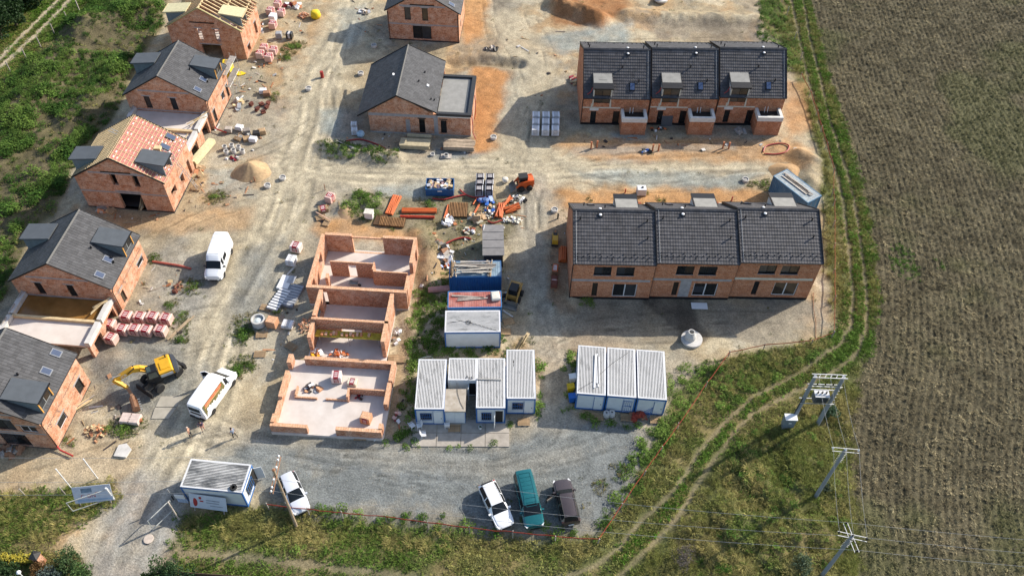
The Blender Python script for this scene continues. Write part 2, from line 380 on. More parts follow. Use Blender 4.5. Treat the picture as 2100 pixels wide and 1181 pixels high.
# relief: berms and heaps (pixel line, half-width m, height m)
BERMS = [([(925,128),(985,122),(1062,130)],1.2,-.9),([(670,300),(720,318),(805,325)],1.5,.8),([(700,425),(735,405),(770,420)],1.3,.5),([(1640,320),(1668,335),(1662,375)],1.6,.9),
         ([(860,480),(885,510),(880,570)],1.4,.7),([(1140,10),(1185,28),(1225,40)],1.9,1.7),([(1290,30),(1420,38),(1545,40)],1.8,.8),([(1180,585),(1160,640),(1120,625)],.7,.25),
         ([(260,35),(300,25),(180,60)],3.5,1.6),([(190,70),(120,130),(40,230)],3.0,.8),([(150,250),(220,180),(250,130)],2.0,.9),([(1470,760),(1600,735),(1680,715)],1.4,.35),
         ([(380,1080),(700,1085),(1100,1120)],1.8,-.35),([(225,740),(260,765),(240,800)],1.6,.35),([(1480,1080),(1600,1000),(1640,1100)],6,.5),([(830,650),(845,680)],.9,.35)]
BW = [(to_world(a), b, c) for a, b, c in BERMS]
RUTW = [to_world(p) for p in (RUT_A, RUT_B)]
def smooth_line(P, k=6):
    Q = []; n = len(P)
    for i in range(n - 1):
        p0, p1, p2, p3 = P[max(i - 1,0)], P[i], P[i + 1], P[min(i + 2, n - 1)]
        for j in range(k):
            t = j / k; Q.append(.5 * (2 * p1 + (p2 - p0) * t + (2 * p0 - 5 * p1 + 4 * p2 - p3) * t * t + (3 * p1 - p0 - 3 * p2 + p3) * t ** 3))
    return np.array(Q + [P[-1]])
MAINR = [(745,-40),(695,85),(655,160),(640,250),(612,330),(590,420),(540,520),(478,630),(440,730),(405,850),(330,980),(262,1100),(230,1200)]
CROSSR = [(560,330),(750,350),(900,352),(1050,350),(1200,345),(1400,338),(1600,328)]
TRK = [(MAINR, o, a) for o, a in ((-2.2,-.22),(-1.1,.16),(.2,-.2),(1.3,.18),(2.4,-.2))] + [(CROSSR, o, a) for o, a in ((-1.8,-.2),(-.6,.16),(.7,-.2),(1.7,-.14))]
for pl in ([(570,470),(600,390),(650,352),(760,345),(900,350)],[(1092,470),(1084,400),(1040,362),(950,352)],[(1090,470),(1094,400),(1130,360),(1250,345)],[(1135,860),(1110,905),(1000,940),(760,935),(520,900),(420,860)],[(400,880),(520,925),(700,950),(950,965),(1150,935),(1260,900)],[(360,930),(470,905),(640,925),(900,985),(1010,1000)],[(700,950),(900,1000),(1000,1060)],[(1060,345),(1075,250),(1060,160),(1010,70),(1000,-20)],[(1045,340),(1090,230),(1130,130),(1090,40),(1060,-30)],[(700,80),(690,170),(705,260),(690,330)],[(640,250),(560,300),(480,330)],[(600,400),(500,420),(420,440),(340,480)],[(1150,345),(1250,310),(1420,300),(1560,320)],[(1180,360),(1300,385),(1450,375),(1560,350)],[(440,720),(360,740),(290,730)],[(1130,690),(1230,665),(1400,650),(1600,650)],[(1120,740),(1200,690),(1350,690),(1500,670)],[(480,640),(420,640),(340,660)],[(700,30),(760,60),(830,110),(940,115)],[(1100,110),(1250,90),(1400,85),(1540,80)],[(300,900),(200,930),(80,975),(-40,990)]):
    for o, a in ((-.85,-.24),(.85,-.22)): TRK.append((pl, o, a))
TRW = []
for pl, o, a in TRK:
    Q = smooth_line(to_world(pl)); d = np.gradient(Q, axis=0); d /= np.linalg.norm(d, axis=1)[:, None] + 1e-9; TRW.append((Q + np.c_[-d[:, 1], d[:, 0]] * o, a, .24 if abs(o) == .85 else .45))
_GRAVP = to_world([(400,935),(520,900),(800,912),(1020,908),(1120,860),(1300,868),(1330,900),(1290,985),(1225,1095),(1000,1078),(640,1042),(530,1000)])
def GRAVM(x, y):
    r = np.zeros(len(x)); k = bb(x, y, _GRAVP, 2); r[k] = sstep(-1,1, sdf(x[k], y[k], _GRAVP)); return r
FIELDW = to_world(FIELD); SITEW = to_world(SITE); WEEDW = to_world(WEEDS)
MEADW = to_world([(1530,900),(1640,840),(1728,830),(1730,1000),(1745,1240),(1330,1240),(1400,1110),(1470,990)])
FEDGE = smooth_line(to_world([(1560,-330),(1640,-80),(1700,160),(1745,290),(1770,400),(1790,520),(1797,620),(1790,720),(1770,800),(1752,900),(1745,1000),(1747,1100),(1757,1230),(1770,1400)]),3)
def rowpos(x, y):                                     # stubble rows follow the field's edge
    return seg_dist(x, y, FEDGE) + (fbm(x, y, .12,2,21) - .5) * .5
ROWP = .72
def height(x, y):
    z = -.05 + (fbm(x, y, .35,4,3) - .5) * .10
    for P, hw, h in BW:
        k = bb(x, y, P, hw * 2 + 1)
        if k.any():
            d = seg_dist(x[k], y[k], P); nn = .75 + .5 * fbm(x[k], y[k],.8,3,9)
            z[k] += h * sstep(hw * 1.5,0, d) * nn
    for P, amp, wd in TRW:
        k = bb(x, y, P, .6)
        if k.any(): z[k] -= .05 * sstep(wd, wd * .4, seg_dist(x[k], y[k], P)) * sstep(.3,.6, fbm(x[k], y[k],.35,3,203))
    z += sstep(-1,1, sdf(x, y, SITEW)) * (fbm(x, y, .8,4,301) - .55) * .16 * (1 - GRAVM(x, y))
    for P in RUTW:
        k = bb(x, y, P, 1)
        z[k] -= .12 * sstep(.7,.1, seg_dist(x[k], y[k], P))
    f = sstep(-.5,1.0, sdf(x, y, FIELDW))
    kf = f > 0; s_ = np.zeros(len(x)); s_[kf] = rowpos(x[kf], y[kf])
    z += f * (.06 * np.sin(s_ * 2 * math.pi / ROWP) + (fbm(x, y, 1.6,3,4) - .5) * .13)
    k = sstep(-1,2.0, sdf(x, y, MEADW)); z += k * (sstep(.3,.7, fbm(x, y, .42,3,16)) - .3) * .7
    k = sstep(-.5,1.0, sdf(x, y, WEEDW)); z += k * (fbm(x, y, .5,4,14) - .35) * .9
    return z
def paint(x, y):
    C = np.tile(np.array((.10,.105,.038)),(len(x),1))
    g = sstep(.42,.62, fbm(x, y, .22,4,8))[:, None]; C = C * (1 - g) + np.array(DRY) * g
    for zi, z in enumerate(ZW):
        P = z[1]
        if z[0] == 'p':
            col, amt, soft, wp = z[2:]; k = bb(x, y, P, soft + wp * 2)
            if not k.any(): continue
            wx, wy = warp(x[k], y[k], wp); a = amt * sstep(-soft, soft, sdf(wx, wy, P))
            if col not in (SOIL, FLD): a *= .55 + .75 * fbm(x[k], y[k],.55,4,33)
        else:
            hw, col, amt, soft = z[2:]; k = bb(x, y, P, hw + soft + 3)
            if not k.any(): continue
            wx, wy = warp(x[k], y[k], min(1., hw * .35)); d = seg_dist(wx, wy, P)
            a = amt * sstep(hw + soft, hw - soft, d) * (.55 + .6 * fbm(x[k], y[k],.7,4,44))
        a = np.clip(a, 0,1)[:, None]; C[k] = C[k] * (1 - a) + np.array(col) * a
        if zi: continue
        # the churned soil itself: clay, sand and stone mixed in patches
        si = sstep(-1,1, sdf(x, y, SITEW));
        for sc, lo, hi, col, amt, sd in ((.10,.48,.64,(.38,.245,.125),.7,101),(.16,.54,.66,(.225,.21,.17),.5,111),(.28,.50,.64,(.44,.38,.265),.7,121),(.45,.60,.70,(.16,.13,.09),.45,131),(.07,.54,.64,(.27,.265,.235),.4,141)):
            a = (si * amt * sstep(lo, hi, fbm(x + 2.5 * fbm(x, y, .2,3, sd + 7), y, sc, 5, sd, .6)))[:, None]; gm = GRAVM(x, y)[:, None] if sd < 141 else 0; a = a * (1 - .75 * gm); C = C * (1 - a) + np.array(col) * a
    n = fbm(x, y, .9,5,55)[:, None]; n2 = fbm(x, y, .12,3,66)[:, None]
    n3 = fbm(x, y, 2.3,3,57)[:, None]
    C *= (.36 + .62 * n + .34 * n2 + .32 * n3)
    for P, amp, wd in TRW:
        k = bb(x, y, P, .7)
        if k.any():
            d = seg_dist(x[k], y[k], P) + (fbm(x[k], y[k],.8,2,201) - .5) * .18; on = sstep(.35,.6, fbm(x[k], y[k],.35,3,203))
            C[k] *= (1 + on * (amp * sstep(wd, wd * .4, d) - amp * .45 * sstep(wd * .8,0, np.abs(d - wd * 1.5))))[:, None]
    # worn wheel lines along the haul roads
    for z in ZW[2:7]:
        P = z[1]; k = bb(x, y, P, 4); d = seg_dist(x[k], y[k], P) + (fbm(x[k], y[k],.25,2,71) - .5) * .9
        C[k] *= (1 - .13 * np.sin(d * 5.2) * sstep(4,1, d) * sstep(.3,.6, fbm(x[k], y[k],.3,3,73)))[:, None]
    # field: patchy stubble, a little regrowth
    f = sstep(-.4,.6, sdf(x, y, FIELDW))[:, None]
    kf = f[:, 0] > 0; C[kf] *= (1 + .2 * np.sin(rowpos(x[kf], y[kf]) * 2 * math.pi / ROWP) - .22 * sstep(.32,.12, np.abs((rowpos(x[kf], y[kf]) + 3) % 14.4 - 7.2 + 0.9 * np.sign((rowpos(x[kf], y[kf]) + 3) % 14.4 - 7.2) * -1)))[:, None]
    pat = sstep(.45,.65, fbm(x, y, .09,4,81))[:, None]
    C = C * (1 - f * pat * .5) + np.array((.10,.105,.042)) * f * pat * .5
    return np.clip(C, .01,.9)
def axis(a, b, step, far):
    m = np.arange(a, b + step, step); ext = []; s = step; p = 0
    while p < far: s *= 1.35; p += s; ext.append(p)
    e = np.array(ext); return np.concatenate([(a - e)[::-1], m, m[-1] + e])
def make_ground():
    X = axis(-88,88,.23,700); Y = axis(24,134,.23,900)
    gx, gy = np.meshgrid(X, Y); x = gx.ravel(); y = gy.ravel()
    z = height(x, y); z = np.where((np.abs(x) > 300) | (y > 400),-.05, z)
    C = paint(x, y); nx, ny = len(X), len(Y)
    i = np.arange(nx * ny).reshape(ny, nx); F = np.stack([i[:-1, :-1], i[:-1,1:], i[1:, 1:], i[1:, :-1]],-1).reshape(-1,4)
    me = bpy.data.meshes.new("ground"); me.vertices.add(nx * ny); me.vertices.foreach_set('co', np.stack([x, y, z],1).ravel())
    me.loops.add(F.size); me.loops.foreach_set('vertex_index', F.ravel()); me.polygons.add(len(F))
    me.polygons.foreach_set('loop_start', np.arange(0, F.size, 4)); me.polygons.foreach_set('loop_total', np.full(len(F),4))
    me.polygons.foreach_set('use_smooth', np.ones(len(F), bool)); me.update(calc_edges=True)
    at = me.color_attributes.new("soil", 'FLOAT_COLOR', 'POINT'); at.data.foreach_set('color', np.c_[C, np.ones(len(C))].ravel())
    m = bpy.data.materials.new("ground_soil"); m.use_nodes = True; t = m.node_tree; L = t.links; b = t.nodes["Principled BSDF"]
    b.inputs["Roughness"].default_value = .95; b.inputs["Specular IOR Level"].default_value = .15
    a = _n(t, 'ShaderNodeVertexColor'); a.layer_name = "soil"; ge = _n(t, 'ShaderNodeNewGeometry')
    n1 = _n(t, 'ShaderNodeTexNoise'); n1.inputs["Scale"].default_value = 5.5; n1.inputs["Detail"].default_value = 9; n1.inputs["Roughness"].default_value = .72
    L.new(ge.outputs["Position"], n1.inputs["Vector"])
    r1 = _n(t, 'ShaderNodeMapRange'); r1.inputs[1].default_value = .25; r1.inputs[2].default_value = .75; r1.inputs[3].default_value = .55; r1.inputs[4].default_value = 1.45; L.new(n1.outputs[0], r1.inputs[0])
    vo = _n(t, 'ShaderNodeTexVoronoi'); vo.inputs["Scale"].default_value = 9; L.new(ge.outputs["Position"], vo.inputs["Vector"])
    r2 = _n(t, 'ShaderNodeMapRange'); r2.inputs[1].default_value = 0; r2.inputs[2].default_value = 1; r2.inputs[3].default_value = .84; r2.inputs[4].default_value = 1.16
    sx = _n(t, 'ShaderNodeSeparateColor'); L.new(vo.outputs["Color"], sx.inputs[0]); L.new(sx.outputs[0], r2.inputs[0])
    mu = _n(t, 'ShaderNodeMath', operation='MULTIPLY'); L.new(r1.outputs[0], mu.inputs[0]); L.new(r2.outputs[0], mu.inputs[1])
    hs = _n(t, 'ShaderNodeHueSaturation'); L.new(mu.outputs[0], hs.inputs["Value"]); L.new(a.outputs[0], hs.inputs["Color"]); L.new(hs.outputs[0], b.inputs["Base Color"])
    bp = _n(t, 'ShaderNodeBump'); bp.inputs["Strength"].default_value = .7; bp.inputs["Distance"].default_value = .12; L.new(n1.outputs[0], bp.inputs["Height"]); L.new(bp.outputs[0], b.inputs["Normal"])
    me.materials.append(m)
    return obj("ground", me, label="bare building-site soil, gravel and field ground", kind="structure")
make_ground()
def zg(p):
    return float(height(np.array([p[0]]), np.array([p[1]]))[0])
def GZ(px, py):
    p = G(px, py); p.z = max(0.0, zg(p)); return p

# ================================================================== BUILDINGS
def wallbox(mb, x0, x1, z0, z1, t, ops, T):
    """wall in the local x-z plane (outer face y=0, inner face y=t) with openings [(xa,xb,za,zb)]"""
    xs = sorted({x0, x1} | {v for o in ops for v in o[:2]}); zs = sorted({z0, z1} | {v for o in ops for v in o[2:]})
    hole = lambda x, z: any(o[0] < x < o[1] and o[2] < z < o[3] for o in ops)
    q = lambda *p: mb.poly(*[T @ Vector(k) for k in p])
    for i in range(len(xs) - 1):
        for j in range(len(zs) - 1):
            a, b, c, d = xs[i], xs[i + 1], zs[j], zs[j + 1]
            if hole((a + b) / 2,(c + d) / 2): continue
            q((a, 0, c),(b, 0, c),(b, 0, d),(a, 0, d)); q((b, t, c),(a, t, c),(a, t, d),(b, t, d))
    for a, b, c, d in ops:
        q((a, 0, c),(a, t, c),(a, t, d),(a, 0, d)); q((b, t, c),(b, 0, c),(b, 0, d),(b, t, d))
        q((a, t, c),(a, 0, c),(b, 0, c),(b, t, c)); q((a, 0, d),(a, t, d),(b, t, d),(b, 0, d))
    q((x0,0, z1),(x1,0, z1),(x1, t, z1),(x0, t, z1)); q((x0, t, z0),(x0,0, z0),(x0,0, z1),(x0, t, z1)); q((x1,0, z0),(x1, t, z0),(x1, t, z1),(x1,0, z1))
def FR(o, ang): return Matrix.Translation(o) @ Matrix.Rotation(ang, 4, 'Z')
def window(par, T, o, depth=.14, fw=.06, fmat=None, panes=1, name="window", lab=None, sill=None, glass=None, bars=0):
    a, b, c, d = o; f = MB(); g = .004
    a += g; b -= g; c += g; d -= g
    f.box(a, b, depth, depth + .07, c, c + fw, T).box(a, b, depth, depth + .07, d - fw, d, T)
    f.box(a, a + fw, depth, depth + .07, c + fw, d - fw, T).box(b - fw, b, depth, depth + .07, c + fw, d - fw, T)
    for k in range(1, panes):
        xm = a + (b - a) * k / panes; f.box(xm - fw * .6, xm + fw * .6, depth, depth + .07, c + fw, d - fw, T)
    w_ = f.build(name, fmat or BLACK, par, label=lab)
    for k in range(panes):
        xa = a + (b - a) * k / panes + fw * .6; xb = a + (b - a) * (k + 1) / panes - fw * .6
        MB().box(xa, xb, depth + .02, depth + .045, c + fw, d - fw, T).build("pane", glass or random.choice(GLSX), w_)
    if sill: MB().box(a - .05, b + .05,-.08, depth, c - .05, c - .004, T).build("sill", sill, w_)
    return w_
def tiles(mb, o, ux, uy, nrm, wx, ly, tw=.30, tl=.345, th=.035, wave=False, holes=()):
    """overlapping tiles on a plane: o = eave corner, ux along the eave, uy up the slope"""
    o, ux, uy, nrm = Vector(o), Vector(ux), Vector(uy), Vector(nrm)
    nr = max(1, round(ly / tl)); nc = max(1, round(wx / tw)); tl = ly / nr; tw = wx / nc
    for r in range(nr):
        off = 0
        for c in range(nc):
            x0 = c * tw; x1 = x0 + tw; y0 = r * tl - .04; y1 = (r + 1) * tl
            if any(h[0] < (x0 + x1) / 2 < h[1] and h[2] < (y0 + y1) / 2 < h[3] for h in holes): continue
            j = random.uniform(-.004,.004); t0 = th + j
            if wave:
                xm = x0 + tw * .62
                rows = [(x0,.0),(x0 + tw * .3,.012),(xm, .0),(x1,0.0)]
            else: rows = [(x0 + .012,0),(x1 - .012,0)]
            P = [o + ux * x + uy * y0 + nrm * (t0 + dz) for x, dz in rows] + [o + ux * x + uy * y1 + nrm * (.006 + dz * .8) for x, dz in rows] + [o + ux * x + uy * y0 + nrm * .0 for x, dz in rows]
            n = len(rows); F = [[i, i + 1, n + i + 1, n + i] for i in range(n - 1)] + [[2 * n + i, 2 * n + i + 1, i + 1, i] for i in range(n - 1)]
            if not wave: F += [[0, n, 2 * n],[1,3,5]]
            mb.add(P, F)
def ridge_caps(mb, a, b, n, r=.14, h=.1):
    a, b = Vector(a), Vector(b); d = (b - a) / n; u = d.normalized(); s = Vector((-u.y, u.x, 0))
    for i in range(n):
        p, q = a + d * i, a + d * (i + 1.06); e = .012
        P = [p + s * (r + e) - Vector((0,0,.06)), p + Vector((0,0, h + e)), p - s * (r + e) - Vector((0,0,.06)), q + s * r - Vector((0,0,.06)), q + Vector((0,0, h)), q - s * r - Vector((0,0,.06))]
        mb.add(P, [[0,1,4,3],[1,2,5,4],[0,2,1],[3,4,5]])
def down_pipe(par, pts, m, r=.05, name="downpipe"):
    return MB().tube(pts, r, 6).build(name, m, par)

# ---- the gabled house of the row: local origin = front right ground corner, x to the left is negative, y along the ridge
HW, HL, HE, HR = 10.7,7.8,4.9,8.15
def gabled_house(label, corner, yaw, z0=0.0, roof='tiled', dormer='back', gable=(), side=(), back_gable=(), dress=True, tmat=None, hl=HL, glazed=True, west_dormer=True, rear_open=False):
    t = thing("gabled_house", label, "house", (corner.x, corner.y, z0), yaw)
    W, L, E, Rg, th = HW, hl, HE, HR, .38
    TF = FR((-W, 0,0),0); TS = FR((0,0,0), math.pi / 2); TB = FR((0, L, 0), math.pi); TW = FR((-W, L, 0),-math.pi / 2)
    base = -1.0
    for T, ln, ops, gab in ((TF, W, gable, True),(TS, L, side, False),(TB, W, back_gable, True),(TW, L, (), False)):
        m = MB(); x0, x1 = (0, ln) if gab else (th, ln - th)
        low = [o for o in ops]
        ztop = E
        up = [o for o in low if o[3] > E - .15]; lows = [o for o in low if o not in up]
        if gab and up:      # gable openings that reach above eaves level: build the gable as columns up to a collar line
            zc = max(o[3] for o in up) + .15; xs0 = (zc - E) / (Rg - E) * W / 2
            wallbox(m, xs0, ln - xs0, base, zc, th, low, T)
            for xa, xb in ((0, xs0),(ln - xs0, ln)):
                tri = [(xa, base),(xb, base),(xb, E if xa else zc),(xa, zc if xa else E)]
                m.add([T @ Vector((x, y, z)) for y in (0, th) for x, z in tri],[[0,1,2,3],[7,6,5,4],[3,2,6,7],[0,3,7,4],[1,5,6,2]])
            tri = [(xs0, zc),(ln - xs0, zc),(W / 2, Rg - .02)]
        else:
            wallbox(m, x0, x1, base, E, th, low, T); tri = [(0, E),(ln, E),(W / 2, Rg - .02)]
        if gab: m.add([T @ Vector((x, y, z)) for y in (0, th) for x, z in tri],[[0,1,2],[5,4,3],[1,4,5,2],[2,5,3,0]])
        m.build("wall", BR, t)
        for o in low:
            if glazed: window(t, T, o, .12,.055, BLACK if o[3] - o[2] > 1.4 else PVCW, 2 if o[1] - o[0] > 1.5 else 1)
            MB().box(o[0] - .22, o[1] + .22,-.003,.1, o[3] + .005, o[3] + .2, T).build("lintel", LINTEL, t)
    MB().box(-W + th, -th, th, L - th, 2.62,2.85).build("floor_slab", SLAB, t)
    MB().box(-W - .02,.02,-.02, L + .02,-1.0,.12).build("plinth", PM("plinth_black", (.03,.03,.032),.8), t)
    if dress:       # ring beam and mortar patches that show on the raw walls
        for T, ln in ((TF, W),(TS, L)):
            MB().box(.02, ln - .02,-.004,.05,2.62 + .0,2.84, T).build("ring_beam", LINTEL if T is TF else PM("wall_patch", (.50,.27,.17),.9, var=.25, scale=3), t)
        xs0 = 1.1 / (Rg - E) * W / 2
        MB().box(xs0 + .15, W - xs0 - .15,-.004,.05, E + .75, E + 1.0, TF).build("ring_beam", LINTEL, t)
    ov, vg = .28,.12; sl = (Rg - E) / (W / 2); nE = Vector((sl, 0,1)).normalized(); nW = Vector((-sl, 0,1)).normalized()
    upE = Vector((-1,0, sl)).normalized(); upW = Vector((1,0, sl)).normalized(); slen = math.hypot(W / 2 + ov, sl * (W / 2 + ov))
    eE = Vector((ov, -vg, E - sl * ov + .12)); eW = Vector((-W - ov, L + vg, E - sl * ov + .12)); wid = L + 2 * vg
    d0, d1 = (L * .56, L * .56 + 2.35) if dormer == 'back' else (L * .115, L * .115 + 2.35)
    if roof == 'tiled':
        r = MB()
        r.poly(eE, eE + Vector((0, wid, 0)), eE + Vector((0, wid, 0)) + upE * slen, eE + upE * slen).poly(eW, eW - Vector((0, wid, 0)), eW - Vector((0, wid, 0)) + upW * slen, eW + upW * slen)
        rf = r.build("roof", BLACK, t, fix=False)
        k = MB(); tiles(k, eE, (0,1,0), upE, nE, wid, slen, .34,.40,.045); tiles(k, eW, (0,-1,0), upW, nW, wid, slen, .34,.40,.045)
        k.build("roof_tiles", tmat or TILE, rf, fix=False, kind="stuff")
        c = MB(); ridge_caps(c, (-W / 2,-vg, Rg + .17),(-W / 2, L + vg, Rg + .17),22,.13,.05); c.build("ridge_cap", PM("ridge_mortar_tile", (.085,.083,.08),.6), rf)
        v = MB()
        for y in (-vg - .03, L + vg + .03):
            for e, u_ in ((eE, upE),(eW, upW)):
                a = Vector((e.x, y, e.z)); MB().beam(a, a + u_ * slen, .05,.16).build("verge_trim", BLACK, rf)
        [MB().tube([(x_, -vg, eE.z - .04),(x_, L + vg, eE.z - .04)],.06,6).build("gutter", BLACK, rf) for x_ in (ov + .06,-W - ov - .06)]
        for y in ((.75,2.95) if dormer == 'back' else (L - 3.0, L - .85)):
            s0, s1 = 1.15,2.15
            sk = MB(); P = lambda s_, yy, h: eE + upE * s_ + Vector((0, yy + vg - vg, 0)) + nE * h
            sk.add([P(s_, yy, h) for h in (.02,.12) for s_, yy in ((s0, y),(s1, y),(s1, y + .78),(s0, y + .78))],[[4,5,6,7],[0,1,5,4],[1,2,6,5],[2,3,7,6],[3,0,4,7]])
            so_ = sk.build("skylight", PM("skylight_frame", (.16,.17,.19),.5), t)
            MB().poly(P(s0 + .1, y + .1,.125), P(s1 - .1, y + .1,.125), P(s1 - .1, y + .68,.125), P(s0 + .1, y + .68,.125)).build("pane", SKYG, so_)
        for s_, y in ((slen * .55, L * .5),(1.0, L * .42),(1.4, L * .47)):
            q = eE + upE * s_ + Vector((0, y, 0)) + nE * .05; MB().cyl(q, q + Vector((0,0,.3)),.09, n=8).build("roof_vent", BLACK, t)
    # shed dormers with membrane roofs
    if roof != 'none':
        wood = roof == 'rafters'
        dm = PM("osb_board", (.55,.50,.30),.85, var=.15, scale=4) if wood else MEMB
        for sgn, on in ((1, True),(-1, west_dormer)):
            if not on: continue
            X = (lambda x: x) if sgn == 1 else (lambda x: -W - x)
            zf = 6.55; xi = -3.0; zi = E - sl * xi + .1 if False else E + sl * 3.0 + .22
            d = MB()
            P = [(X(.42), d0, zf),(X(.42), d1, zf),(X(xi), d1, zi),(X(xi), d0, zi)]
            d.add([Vector(p) + Vector((0,0, h)) for h in (0,.16) for p in P],[[4,5,6,7],[3,2,1,0],[0,1,5,4],[1,2,6,5],[2,3,7,6],[3,0,4,7]])
            dr = d.build("dormer_roof", dm, t)
            MB().beam((X(.44), d0 - .02, zf + .08),(X(.44), d1 + .02, zf + .08),.05,.2).build("dormer_edge", BLACK if not wood else WOOD, dr)
            for y in (d0 + .12, d1 - .22):
                ck = MB(); ck.add([Vector((X(x), y + k, z)) for k in (0,.1) for x, z in ((.1, E - .1),(.1, zf),(-2.9, zi - .04),(-2.9, zi - .1))],[[0,1,2,3],[7,6,5,4],[0,4,5,1],[1,5,6,2],[2,6,7,3],[3,7,4,0]])
                ck.build("dormer_cheek", PM("dormer_board", (.16,.19,.20),.7), t)
            if sgn == 1 and glazed:
                TT = FR((.12, d0 + .2,0), math.pi / 2); wd = d1 - d0 - .4
                window(t, TT, (.05, wd - .05, E + .25, zf - .05),.05,.07, PM("grey_frame", (.20,.21,.21),.5),2, lab="dormer window with grey frame")
                [MB().box(.12,.2, q_ - .06, q_ + .06, E, zf).build("dormer_post", PM("larch_post", (.55,.28,.07),.7), t) for q_ in (d0 + .18, d1 - .18)]
    return t
def sub_roof_h3(t, L=HL):
    """red underlay with battens, still without tiles"""
    W, E, Rg = HW, HE, HR; sl = (Rg - E) / (W / 2); ov, vg = .28,.12
    slen = math.hypot(W / 2 + ov, sl * (W / 2 + ov)); wid = L + 2 * vg
    ul = PM("red_underlay", (.27,.075,.06),.7, col2=(.42,.18,.15), scale=5); ul2 = PM("pale_underlay", (.30,.25,.16),.8)
    for sg, mm, nm in ((1, ul, "underlay"),(-1, ul2, "underlay")):
        up = Vector((-sg, 0, sl)).normalized(); n = Vector((sg * sl, 0,1)).normalized(); e = Vector((ov if sg == 1 else -W - ov, -vg, E - sl * ov + .1)); y = Vector((0,1,0))
        MB().add([e, e + y * wid, e + y * wid + up * slen, e + up * slen],[[0,1,2,3]]).build("underlay", mm, t, label="red printed roof underlay" if sg == 1 else None)
        nb = 17
        for i in range(nb):
            s_ = .15 + (slen - .25) * i / (nb - 1); MB().beam(e + up * s_ + n * .075, e + up * s_ + n * .075 + y * wid, .05,.045, n).build("batten", WOOD, t)
        for i in range(10):
            q = e + y * (.12 + (wid - .24) * i / 9) + n * .03; MB().beam(q, q + up * slen, .05,.04, n).build("counter_batten", WOOD, t)
        # printed white marks of the underlay
        if sg == 1:
            pr = MB()
            for i in range(9):
                for k in range(15):
                    if random.random() < .55:
                        q = e + y * (.35 + i * (wid - .24) / 9 + random.uniform(0,.3)) + up * (.27 + k * (slen - .3) / 15) + n * .006
                        pr.poly(q, q + y * .32, q + y * .32 + up * .12, q + up * .12)
            pr.build("print", PM("underlay_print", (.68,.60,.58),.7), t, fix=False, kind="stuff")
    for y_ in (-vg - .03, L + vg + .03):
        for sg in (1,-1):
            up = Vector((-sg, 0, sl)).normalized(); e = Vector((ov if sg == 1 else -W - ov, y_, E - sl * ov + .1)); MB().beam(e, e + up * slen, .05,.2).build("verge_trim", BLACK, t)
    eE = Vector((ov, -vg, E - sl * ov + .1)); up = Vector((-1,0, sl)).normalized(); n = Vector((sl, 0,1)).normalized()
    for y in (L - 2.9, L - 1.0):
        a = eE + up * 1.3 + Vector((0, y, 0)) + n * .04
        so_ = MB().add([a + Vector((0, yy, 0)) + up * s_ + n * h for h in (0,.14) for s_, yy in ((0,0),(1.15,0),(1.15,.8),(0,.8))],[[4,5,6,7],[0,1,5,4],[1,2,6,5],[2,3,7,6],[3,0,4,7]]).build("skylight", MEMB, t)
        b = a + n * .145; MB().poly(b + up * .1 + Vector((0,.1,0)), b + up * 1.05 + Vector((0,.1,0)), b + up * 1.05 + Vector((0,.7,0)), b + up * .1 + Vector((0,.7,0))).build("pane", SKYG, so_)
def rafters(t, L=HL):
    W, E, Rg = HW, HE, HR; sl = (Rg - E) / (W / 2); ov = .3
    for sg in (1,-1):
        up = Vector((-sg, 0, sl)).normalized(); slen = math.hypot(W / 2 + ov, sl * (W / 2 + ov))
        for i in range(11):
            e = Vector((ov if sg == 1 else -W - ov, .05 + (L - .1) * i / 10, E - sl * ov + .14)); MB().beam(e, e + up * slen, .12,.2).build("rafter", WOOD, t)
        for s_ in (.12,.5):
            x = (1 - s_) * 0 - s_ * W / 2; x = x if sg == 1 else -W - x
            MB().beam((x, 0, E + sl * s_ * W / 2 + .02),(x, L, E + sl * s_ * W / 2 + .02),.16,.16).build("purlin", WOOD, t)
    MB().beam((-W / 2,-.1, Rg + .05),(-W / 2, L + .1, Rg + .05),.14,.2).build("ridge_beam", WOOD, t)
    for sg in (1,-1):
        v = MB(); up = Vector((-sg, 0, sl)).normalized(); e = Vector((ov if sg == 1 else -W - ov, -.04, E - sl * ov + .2)); v.beam(e, e + up * (W / 2 / up.length / abs(up.x) + ov),.2,.1); v.build("verge_board", PM("mossy_board", (.28,.25,.12),.9), t)
    for i in range(6): MB().cb((-1.4 - i * 1.1,4.0 + random.uniform(-1,1.5),3.0),(1.0,.8,.25), random.uniform(0,1)).build("stored_block", PINKF, t)

YAW = R(-3.5)
gw = lambda a: (HW + a[0], HW + a[1], a[2], a[3])
H1C, H2C, H3C, H4C, H5C = G(507,122), G(440,267), G(358,436), G(250,641), G(118,920)
doors34 = [(HW - 8.3, HW - 7.5,2.95,4.85),(HW - 4.8, HW - 4.0,2.95,4.85)]
H1 = gabled_house("clay-block house with bare roof rafters and pale boarded dormers", H1C, YAW, -.3, 'rafters', 'front',
    [(4.2,4.95,3.0,5.0),(6.75,7.5,3.0,5.0),(4.3,7.2,.12,2.4)],[(1.2,2.3,.6,1.7),(5.3,6.2,.9,3.0)], glazed=False, dress=False, back_gable=[(3,5,.2,2.3)])
rafters(H1)
H2 = gabled_house("black-roofed house between the bare-raftered house and the batten-roofed house", H2C, YAW, 0, 'tiled', 'back', doors34,[(.9,1.8,.3,2.3),(4.6,5.7,1.2,2.3),(6.5,7.2,.4,2.4)])
H3 = gabled_house("house with red underlay and timber battens on its roof", H3C, YAW, 0, 'battens', 'front',
    [(4.45,5.15,3.95,5.85),(7.1,7.8,3.9,5.8),(4.5,7.3,.12,2.9)],[(.9,2.3,1.6,2.6),(3.8,4.7,1.1,2.3),(6.3,7.0,.3,2.6)], glazed=False)
sub_roof_h3(H3)
